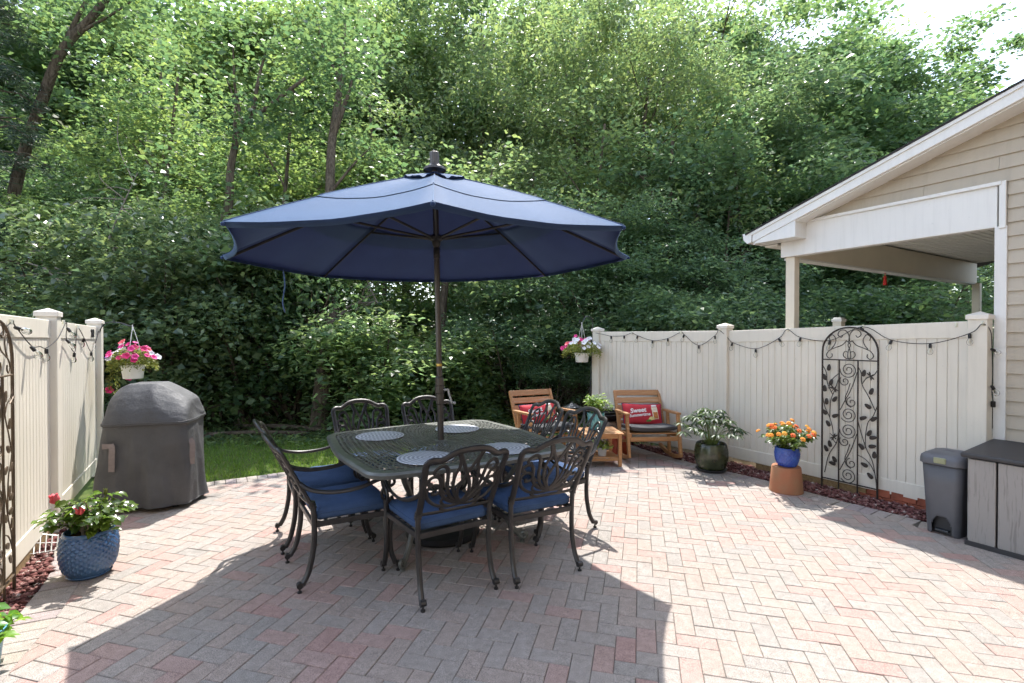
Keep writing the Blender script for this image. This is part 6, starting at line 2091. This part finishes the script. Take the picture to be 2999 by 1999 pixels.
K['locust2'] = make_tree_meshes(6, MAT['locust'], 2.6, 3.3, 5.8, 215, 130, 0.10, [(0, 0, -0.1), (0.2, 0.05, 1.8), (-0.1, 0.1, 3.6), (0.3, 0, 5.2), (0.2, 0.1, 7.2)], 0.12, aspect=0.42, flat=1.0, droop=0.7, size=0.44, tilt=0.8)
K['blue1'] = make_tree_meshes(7, MAT['blue_leaf'], 2.8, 3.2, 4.6, 240, 140, 0.10, [(0, 0, -0.1), (0.1, 0, 1.5), (0.25, 0.1, 3.0), (0.1, 0, 4.6), (0.2, 0.1, 6.4)], 0.12, aspect=0.5, flat=0.45, droop=0.35, size=0.46)
K['sparse'] = make_tree_meshes(8, MAT['locust'], 3.6, 4.2, 9.0, 110, 150, 0.11, [(0, 0, -0.1), (0.1, 0.1, 3), (0.3, 0, 6), (0.0, 0.1, 8), (0.5, 0.1, 11)], 0.22, 0.05, nl=60, size=0.7, inner=0.35)

rt = random.Random(77)
def put(kind, x, y, label, s=1.0, name='broadleaf_tree', rz=None, sz=None):
    return plant_tree(name, label, K[kind], (x, y, -0.04), rt.uniform(0, 6.28) if rz is None else rz, s, sz=sz)
def at(px, Y): return (px - 1499.5) / 1450 * Y
# main canopy (left to right)
for (px, Y, kd, sc_, lab) in [
    (-150, 19.0, 'dark1', 1.56, 'tall dark tree beyond the left end of the left fence'), (140, 21.5, 'dark1', 1.66, 'dark green tree behind the left fence, second from the left edge'),
    (400, 20.6, 'dark2', 1.86, 'broad green tree above the left flower basket'), (640, 22.0, 'maple1', 1.68, 'sunlit yellow green maple left of the umbrella'),
    (830, 21.0, 'dark2', 1.86, 'dark tree rising just left of the umbrella canopy'), (1010, 22.0, 'maple2', 1.78, 'maple behind the left half of the umbrella'),
    (1210, 20.6, 'locust2', 1.75, 'feathery grey green locust tree above the umbrella, left of its finial'), (1420, 20.4, 'locust1', 1.66, 'feathery light green locust tree above the umbrella, right of its finial'),
    (1680, 18.0, 'locust1', 1.50, 'tall bright locust tree above the right part of the umbrella'), (1900, 14.2, 'locust2', 1.24, 'grey green locust tree right of the umbrella edge'),
    (2060, 15.2, 'blue1', 1.34, 'dense blue green tree between the umbrella and the house'), (2270, 17.6, 'dark1', 1.32, 'dark green tree behind the tip of the house eave'),
    (2480, 16.2, 'dark2', 1.42, 'dark tree above the sloping house roof'), (2690, 16.6, 'blue1', 1.40, 'blue green tree over the roof at the right'),
    (2840, 17.8, 'maple2', 1.16, 'sunlit green tree above the roof near the right edge'), (2600, 21.0, 'dark1', 1.52, 'far dark tree crown against the sky over the roof')]:
    put(kd, at(px, Y), Y, lab, sc_)
for i, (px, Y, kd, s_) in enumerate([(-80, 27.0, 'dark1', 2.1), (190, 27.5, 'maple1', 2.15), (420, 26.5, 'dark1', 2.1), (640, 28.0, 'maple2', 2.3), (850, 27.0, 'maple1', 2.1), (1060, 27.5, 'maple1', 2.1), (1290, 26.0, 'dark2', 2.3), (1520, 26.5, 'locust1', 2.05), (1780, 25.0, 'maple1', 1.9), (2000, 24.0, 'dark1', 1.85), (2190, 25.0, 'dark2', 1.95)]):
    put(kd, at(px, Y), Y, ('far tree of the second row, number %s from the left' % ['one', 'two', 'three', 'four', 'five', 'six', 'seven', 'eight', 'nine', 'ten', 'eleven'][i]), s_)
# understorey saplings
for (px, Y, kd, s_, lab) in [
    (170, 10.2, 'maple2', 0.50, 'small maple in front of the dark trunks above the left fence'), (400, 10.4, 'dark1', 0.52, 'small dark tree right above the covered grill'), (560, 10.0, 'maple1', 0.46, 'small maple left of the umbrella, over the low shrubs'), (690, 11.0, 'dark2', 0.55, 'small dark tree behind the left tip of the umbrella'),
    (60, 12.0, 'dark2', 0.74, 'young dark tree above the left fence panel'), (300, 13.6, 'maple2', 0.74, 'young maple above the left flower basket and fence post'), (520, 13.2, 'maple1', 0.66, 'young bright maple above the covered grill'),
    (760, 13.8, 'maple1', 0.74, 'young maple seen beside the left tip of the umbrella'), (420, 15.6, 'maple2', 0.95, 'young maple left of the curved forked trunk'), (640, 15.8, 'maple2', 0.98, 'sunny young maple right behind the curved forked trunk'), (190, 15.6, 'maple1', 0.90, 'young maple behind the leaning reddish trunk'), (900, 15.8, 'maple1', 0.92, 'young maple behind the straight grey trunk'), (1080, 14.8, 'maple2', 0.74, 'young maple under the left half of the umbrella'), (1300, 14.6, 'locust2', 0.72, 'young locust under the umbrella right behind its pole'),
    (1560, 14.0, 'locust1', 0.74, 'young locust under the right half of the umbrella'), (1840, 11.8, 'blue1', 0.74, 'young blue green tree just right of the umbrella tip'), (2120, 11.6, 'blue1', 0.76, 'young blue green tree left of the house eave'), (2330, 12.6, 'dark2', 0.74, 'young dark tree right behind the porch corner'), (2580, 12.8, 'dark1', 0.60, 'young dark tree seen through the porch')]:
    put(kd, at(px, Y), Y, lab, s_, name='sapling')
plant_tree('bare_branch_tree', 'tall open tree whose bare limbs show against the sky, above the roof tip', K['sparse'], (at(2090, 20.5), 20.5, 0), 1.2, 1.32)
plant_tree('bare_branch_tree', 'tall open tree with thin bare limbs against the sky over the house eave', K['sparse'], (at(2330, 23), 23, 0), 3.2, 1.22)
# trunks that stand out
def lone_trunk(name, label, pts, r0, r1, crown_kind=None, n_leaf=0, seed=0, mat='dark_leaf', extra=(), tuft=(0.45, 0.58, 0.7)):
    t = thing(name, label, 'tree', (0, 0, 0), 0, 'trees of the wood')
    rs = np.random.default_rng(seed)
    mb = MB()
    q = catmull(pts, 6)
    m = len(q)
    rad = [r0 + (r1 - r0) * i / (m - 1) for i in range(m)]; rad[0] *= 1.4; rad[1] *= 1.15
    mb.tube(q, rad, 10)
    tips = []
    for (fr, off, rr) in extra:
        j = int(fr * (m - 1)); s = q[j]; e = s + Vector(off)
        mid = s.lerp(e, 0.5) + Vector((rs.normal(0, 0.1), 0, rs.normal(0.1, 0.1)))
        w = catmull([s, mid, e], 6)
        mb.tube(w, [rr * (1 - 0.75 * k / (len(w) - 1)) for k in range(len(w))], 7, caps=False)
        tips.append(e)
    mb.build('trunk', MAT['bark'], t, ang=60)
    tips += [q[-1], q[int(m * 0.85)]]
    tips += [q[int(m * f)] for f in tuft]
    C = np.array([np.array(p) + rs.normal(0, 0.55, 3) * np.array([1, 1, 0.5]) for p in tips for _ in range(4)])
    V, F = leaf_cloud(rs, C, np.full(len(C), 0.6), 80, 0.12)
    link('crown', np_mesh('crown', V, F, MAT[mat]), t)
lone_trunk('leaning_tree', 'big leaning reddish trunk sweeping up to the right at the upper left', [(at(20, 10.5), 10.6, -0.1), (at(28, 10.5), 10.5, 2.5), (at(60, 10.5), 10.4, 4.6), (at(150, 10.4), 10.3, 6.6), (at(210, 10.3), 10.2, 7.5), (at(300, 10.3), 10.2, 8.2), (at(390, 10.2), 10.2, 9.3), (at(420, 10.2), 10.2, 10.4)], 0.135, 0.05, seed=31, extra=((0.55, (0.9, 0.2, 1.9), 0.06), (0.62, (1.2, 0, 0.7), 0.04), (0.8, (0.6, 0, 1.5), 0.05)))
lone_trunk('curved_tree', 'slender tree with a curved forked trunk left of the umbrella', [(at(590, 9.6), 9.6, -0.1), (at(598, 9.6), 9.6, 1.9), (at(615, 9.6), 9.6, 2.9), (at(668, 9.6), 9.6, 4.0), (at(680, 9.6), 9.6, 4.9), (at(715, 9.6), 9.6, 5.6), (at(800, 9.7), 9.7, 6.1), (at(890, 9.8), 9.9, 6.7)], 0.115, 0.03, seed=32, extra=((0.62, (-0.15, 0, 1.4), 0.04), (0.78, (0.3, 0.1, 1.5), 0.045), (0.72, (-0.3, 0.2, 1.9), 0.04)))
lone_trunk('straight_tree', 'straight grey trunk rising behind the left half of the umbrella', [(at(945, 9.4), 9.4, -0.1), (at(955, 9.4), 9.4, 1.5), (at(966, 9.6), 9.6, 3.4), (at(972, 10.2), 10.2, 5.4), (at(1000, 11.0), 11.0, 7.2), (at(1010, 11.8), 11.8, 9.0)], 0.135, 0.05, seed=33, tuft=(0.8, 0.9), extra=((0.66, (0.45, 0, 1.3), 0.07), (0.5, (0.8, 0, 0.9), 0.035), (0.8, (-0.6, 0.3, 1.4), 0.04)))
lone_trunk('slim_tree', 'slim trunk leaning right just behind the umbrella pole', [(at(1285, 10.5), 10.5, -0.1), (at(1292, 10.5), 10.5, 1.6), (at(1308, 10.5), 10.5, 3.0), (at(1330, 10.7), 10.7, 4.0), (at(1360, 10.9), 10.9, 5.0)], 0.11, 0.04, seed=34, mat='locust', extra=((0.7, (-0.7, 0, 1.1), 0.04), (0.8, (0.8, 0, 1.0), 0.04)))
lone_trunk('dark_tree', 'thin dark trunk in the shade right of the umbrella pole', [(at(1545, 10.0), 10.0, -0.1), (at(1550, 10.0), 10.0, 1.8), (at(1549, 10.2), 10.2, 3.0), (at(1560, 10.6), 10.6, 4.0)], 0.08, 0.03, seed=35, mat='locust', extra=((0.6, (0.6, 0, 0.9), 0.03),))
lone_trunk('stout_tree', 'stout dark trunk at the lawn edge behind the far dining chairs', [(at(935, 8.5), 8.5, -0.1), (at(940, 8.5), 8.5, 0.5), (at(955, 8.6), 8.6, 1.3), (at(985, 9.4), 9.4, 2.4), (at(1010, 10.6), 10.6, 4.0)], 0.17, 0.06, seed=36, tuft=(0.9,), extra=((0.8, (0.6, 0.9, 0.8), 0.05), (0.85, (-0.6, 0.9, 0.7), 0.04)))

for i, (px, Y, h_, r_, lean, lab) in enumerate([
    (445, 11.4, 7.6, 0.085, 0.5, 'slender grey trunk above the covered grill'), (505, 12.4, 8.4, 0.075, -0.4, 'thin grey trunk right of the one above the covered grill'), (810, 11.8, 7.8, 0.08, 0.35, 'slender trunk between the curved trunk and the straight one'),
    (1130, 13.8, 8.2, 0.09, -0.5, 'slender trunk just left of the umbrella finial'), (1700, 11.6, 6.6, 0.085, 0.6, 'slender trunk behind the right tip of the umbrella'), (1945, 11.2, 6.2, 0.10, 0.25, 'dark trunk between umbrella and house, left of two'), (1985, 11.5, 5.8, 0.07, 0.7, 'dark leaning trunk between umbrella and house, right of two'), (2190, 11.8, 6.4, 0.075, -0.3, 'thin trunk left of the porch post')]):
    x = at(px, Y)
    lone_trunk('slender_tree', lab, [(x, Y, -0.1), (x + lean * 0.15, Y, h_ * 0.22), (x + lean * 0.1, Y + 0.1, h_ * 0.45), (x + lean * 0.6, Y + 0.1, h_ * 0.7), (x + lean, Y + 0.2, h_)], r_, r_ * 0.35, seed=90 + i, tuft=(0.78, 0.9), mat=('maple', 'dark_leaf', 'maple', 'locust', 'locust', 'blue_leaf', 'blue_leaf', 'dark_leaf')[i],
               extra=((0.5, (-lean * 1.4 - 0.3, 0.1, 1.3), r_ * 0.5), (0.62, (0.9, 0.2, 1.1), r_ * 0.45), (0.72, (-0.8, -0.2, 1.2), r_ * 0.4)))

# shrubs and understorey
def shrub_mesh(seed, mat, rx, rz, n_cl, per, leaf_l, **kw):
    rs = np.random.default_rng(seed)
    C = crown_centers(rs, n_cl, rx, rx, rz, rz * 0.92, 0.35, 0.28, 6)
    C[:, 2] = np.maximum(C[:, 2], 0.12)
    V, F = leaf_cloud(rs, C, kw.pop('size', 0.42) * rs.uniform(0.7, 1.3, n_cl), per, leaf_l, **kw)
    cr = np_mesh('foliage', V, F, mat)
    mb = MB()
    for i in rs.permutation(n_cl)[:14]:
        t = Vector(C[i]); b = Vector((rs.normal(0, 0.08), rs.normal(0, 0.08), -0.05))
        q = catmull([b, b.lerp(t, 0.5) + Vector((0, 0, 0.15)), t], 4)
        mb.tube(q, [0.03 * (1 - 0.75 * k / (len(q) - 1)) for k in range(len(q))], 6, caps=False)
    return cr, mb.mesh('branches', MAT['bark'], ang=60)
SK = {}
SK['dark'] = shrub_mesh(41, MAT['dark_leaf'], 1.35, 1.5, 90, 120, 0.10, size=0.45)
SK['glossy'] = shrub_mesh(42, MAT['glossy_leaf'], 1.35, 1.7, 95, 120, 0.095, size=0.45, tilt=0.35)
SK['bright'] = shrub_mesh(43, MAT['bush_leaf'], 1.25, 1.05, 85, 130, 0.10, size=0.42, aspect=0.45, droop=0.45, flat=0.5)
SK['blue'] = shrub_mesh(44, MAT['blue_leaf'], 1.4, 1.6, 95, 130, 0.085, size=0.45, aspect=0.45, droop=0.4)
SK['maple'] = shrub_mesh(45, MAT['maple'], 1.4, 1.7, 90, 110, 0.10, size=0.48)
def shrub(kind, px, Y, s, label, sz=None, name='shrub'):
    t = thing(name, label, 'shrub', (at(px, Y), Y, -0.04), rt.uniform(0, 6.28), 'shrubs at the edge of the wood')
    t.scale = (s, s, sz or s)
    link('foliage', SK[kind][0], t)
    link('branches', SK[kind][1], t)
shrub('bright', 1110, 8.7, 1.15, 'bright green bush in the sun behind the far dining chairs', name='bush')
shrub('bright', 1330, 9.4, 0.95, 'light green bush behind the umbrella pole', name='bush')
shrub('blue', 1500, 9.6, 0.92, 'blue green bush between umbrella pole and left rocking chair', name='bush')
shrub('blue', 1610, 9.2, 0.55, 'low dark bush right behind the left rocking chair', name='bush')
hv = (0.62, 1.12, 0.86, 0.70, 1.02, 0.94, 1.22)
for (px, Y, kd, s, sz, lab) in [
    (-60, 9.0, 'dark', 1.05, 1.2, 'dark leafy shrub over the left fence at the picture edge'), (80, 9.6, 'glossy', 1.1, 1.3, 'glossy shrub above the left fence panel'), (235, 8.9, 'glossy', 0.95, 1.1, 'broad leafed shrub behind the left fence post'),
    (350, 9.8, 'glossy', 1.1, 1.35, 'glossy shrub behind the left flower basket'), (470, 9.2, 'glossy', 0.95, 1.25, 'sparkling shrub behind the covered grill'), (600, 10.2, 'glossy', 1.05, 1.35, 'sparkling shrub left of the umbrella edge'), (720, 9.9, 'glossy', 1.0, 1.2, 'shaded shrub under the left edge of the umbrella'), (860, 10.3, 'dark', 1.05, 1.2, 'dark shrub left of the straight grey trunk'),
    (1020, 13.0, 'maple', 1.15, 1.2, 'green sapling behind the straight grey trunk'), (1190, 12.6, 'maple', 1.15, 1.2, 'green sapling left of the umbrella pole'), (1265, 13.4, 'dark', 1.2, 1.2, 'dark shrub straight behind the umbrella pole'),
    (1400, 10.9, 'maple', 1.1, 1.25, 'leafy sapling right of the umbrella pole'), (1560, 11.0, 'blue', 1.1, 1.3, 'shaded sapling right of the thin dark trunk'),
    (1700, 9.9, 'blue', 0.95, 1.0, 'dark shrub behind the right flower basket'), (1820, 10.2, 'blue', 1.1, 1.2, 'blue green shrub over the far end of the right fence'), (1980, 9.6, 'blue', 1.05, 1.15, 'blue green shrub above the right fence'), (2150, 9.8, 'blue', 1.05, 1.15, 'blue green shrub left of the porch post'),
    (2360, 10.4, 'dark', 1.1, 1.2, 'dark shrub seen under the porch beside its post'), (2520, 10.8, 'dark', 1.15, 1.2, 'dark shrub seen under the middle of the porch beam'), (2680, 11.2, 'blue', 1.1, 1.2, 'blue green shrub seen under the porch roof'), (2830, 11.8, 'dark', 1.1, 1.2, 'dark shrub at the far corner of the porch')]:
    shrub(kd, px, Y - (1.0 if px < 1000 else 0.0), s, lab, sz * (hv[int(px) % len(hv)] if px < 1650 else 0.95))
# dark needle boughs at the left edge
rs = np.random.default_rng(51)
pn_t = thing('pine_tree', 'dark pine with drooping needle boughs at the left edge', 'tree', (at(-30, 9.6), 9.6, -0.04), 0, 'trees of the wood')
MB().tube(catmull([(0, 0, -0.1), (0.03, 0, 3), (0.0, 0.05, 6), (0.05, 0, 9.5)], 6), [0.17 - 0.006 * i for i in range(19)], 10).build('trunk', MAT['bark'], pn_t)
VV, FF, off = [], [], 0
bough = MB()
for i in range(64):
    z = 1.6 + 7.4 * rs.random(); a = rs.uniform(0, 6.28); L = 1.55 * (1 - (z - 1.6) / 11) * rs.uniform(0.7, 1.1)
    tip = Vector((math.cos(a) * L, math.sin(a) * L, z - 0.25 * L))
    bough.tube([(0, 0, z), (tip.x * 0.6, tip.y * 0.6, z + 0.02), tuple(tip)], [0.025, 0.014, 0.006], 5, caps=False)
    C = np.array([[tip.x * f, tip.y * f, z - 0.25 * L * f] for f in (0.45, 0.65, 0.85, 1.0)])
    V, F = leaf_cloud(rs, C, np.full(4, 0.26), 62, 0.16, 0.10, 0.6, 0.3, 0.9)
    VV.append(V); FF.append(F + off); off += len(V)
bough.build('boughs', MAT['bark'], pn_t)
link('needles', np_mesh('needles', np.concatenate(VV), np.concatenate(FF), MAT['needle']), pn_t)
# dead twiggy branches
def dead_branch(label, p0, dirs, seed, r=0.03):
    t = thing('dead_branch', label, 'branch', (0, 0, 0), 0)
    rs = random.Random(seed)
    mb = MB()
    for d in dirs:
        e = Vector(p0) + Vector(d)
        q = catmull([p0, Vector(p0).lerp(e, 0.5) + Vector((rs.gauss(0, 0.08), 0, rs.gauss(0, 0.1))), e], 6)
        mb.tube(q, [r * (1 - 0.75 * k / (len(q) - 1)) for k in range(len(q))], 6, caps=False)
        for k in range(9):
            s = q[rs.randint(3, len(q) - 1)]
            f = s + Vector((rs.gauss(0, 0.5), rs.gauss(0, 0.2), rs.gauss(0.05, 0.35)))
            w = catmull([s, s.lerp(f, 0.5) + Vector((rs.gauss(0, 0.07), 0, rs.gauss(0, 0.07))), f], 4)
            mb.tube(w, [r * 0.36 * (1 - 0.7 * i / (len(w) - 1)) for i in range(len(w))], 5, caps=False)
    mb.build('twigs', MAT['twig'], t)
dead_branch('tangle of bare grey twigs above the left fence', (at(255, 8.6), 8.6, 2.2), [(0.9, 0, 2.2), (-0.9, 0, 1.0), (-1.3, 0.1, 0.7), (0.5, 0, 0.9)], 3, 0.026)
dead_branch('bare fallen branches in front of the straight grey trunk', (at(960, 9.1), 9.1, 1.5), [(-1.2, 0, 0.95), (-1.0, 0, 0.2), (-0.9, 0, 1.5), (0.9, 0, 0.7)], 4, 0.035)
for (lab, a, b, r) in (('fallen log lying on the lawn edge at the left', (at(560, 7.6), 7.65, 0.03), (at(900, 7.8), 7.85, 0.02), 0.03), ('thin fallen log on the leaf litter behind the dining chairs', (at(700, 8.6), 8.5, 0.02), (at(960, 8.1), 8.1, 0.02), 0.035)):
    t = thing('fallen_log', lab, 'log', (0, 0, 0))
    MB().tube(catmull([a, Vector(a).lerp(Vector(b), 0.5) + Vector((0, 0.05, 0.02)), b], 5), r, 8).build('bark_log', MAT['bark'], t)

# far wood that closes the view: one mass
rs = np.random.default_rng(61)
C = []
for i in range(1080):
    px = rs.uniform(-1500, 2300); Y = rs.uniform(33, 40)
    C.append((at(px, Y), Y, rs.random() ** 0.8 * (25 if px < 1850 else 11.0)))
for i in range(240):
    px = rs.uniform(1700, 3400); Y = rs.uniform(22, 28)
    C.append((at(px, Y), Y, rs.random() * 5.0))
for i in range(430):
    px = rs.uniform(-1400, 2000); Y = rs.uniform(29, 35)
    C.append((at(px, Y), Y, rs.random() * 7.0))
V, F = leaf_cloud(rs, np.array(C), rs.uniform(1.1, 1.9, len(C)), 110, 0.32, 0.6, 0.7)
tag(link('distant_woodland', np_mesh('distant_woodland', V, F, MAT['maple'])), 'far leafy wood closing the view behind the trees', 'wood', kind='stuff')

# grass
rs = np.random.default_rng(71)
n = 52000
X = rs.uniform(-7.5, 2.4, n); Y = rs.uniform(4.6, 8.5, n)
far_y = 7.98 + (X - 1.35) * 0.5815
up_y = np.interp(X, [-9, -6, -4.2, -2.5, -1, 0.5, 2.6], [6.9, 7.0, 7.3, 7.5, 7.8, 8.3, 9.2])
keep = (Y > far_y + 0.015) & (Y < up_y + rs.normal(0, 0.12, n)) & (X < 1.6)
keep &= ~((X < -4.15) & (X < -4.65 + 0.10 + (5.52 - Y) * 0.6125))
X, Y = X[keep], Y[keep]; n = len(X)
h = rs.uniform(0.03, 0.07, n); a = rs.uniform(0, 6.28, n); w = 0.0045
bx_, by_ = np.cos(a) * w, np.sin(a) * w
lx, ly = rs.normal(0, 0.018, n), rs.normal(0, 0.018, n)
V = np.stack([np.stack([X - bx_, Y - by_, np.full(n, -0.025)], 1), np.stack([X + bx_, Y + by_, np.full(n, -0.025)], 1), np.stack([X + lx, Y + ly, h - 0.02], 1)], 1).reshape(-1, 3)
F = np.arange(n * 3, dtype=np.int32).reshape(-1, 3)
tag(link('grass', np_mesh('grass', V, F, MAT['grass'])), 'short green lawn grass beyond the patio edge', 'grass', kind='stuff')
# low weeds and leaf litter on the wood floor
n = 9000
P = np.stack([rs.uniform(-9, 4, n), rs.uniform(7.05, 10.5, n), rs.uniform(-0.03, 0.05, n)], 1)
V, F = leaf_cloud(rs, P, np.full(n, 0.05), 2, 0.07, 0.6, 0.4, 0.1, 0.6)
tag(link('ground_cover', np_mesh('ground_cover', V, F, MAT['bush_leaf'])), 'low weeds along the edge of the wood', 'weeds', kind='stuff')
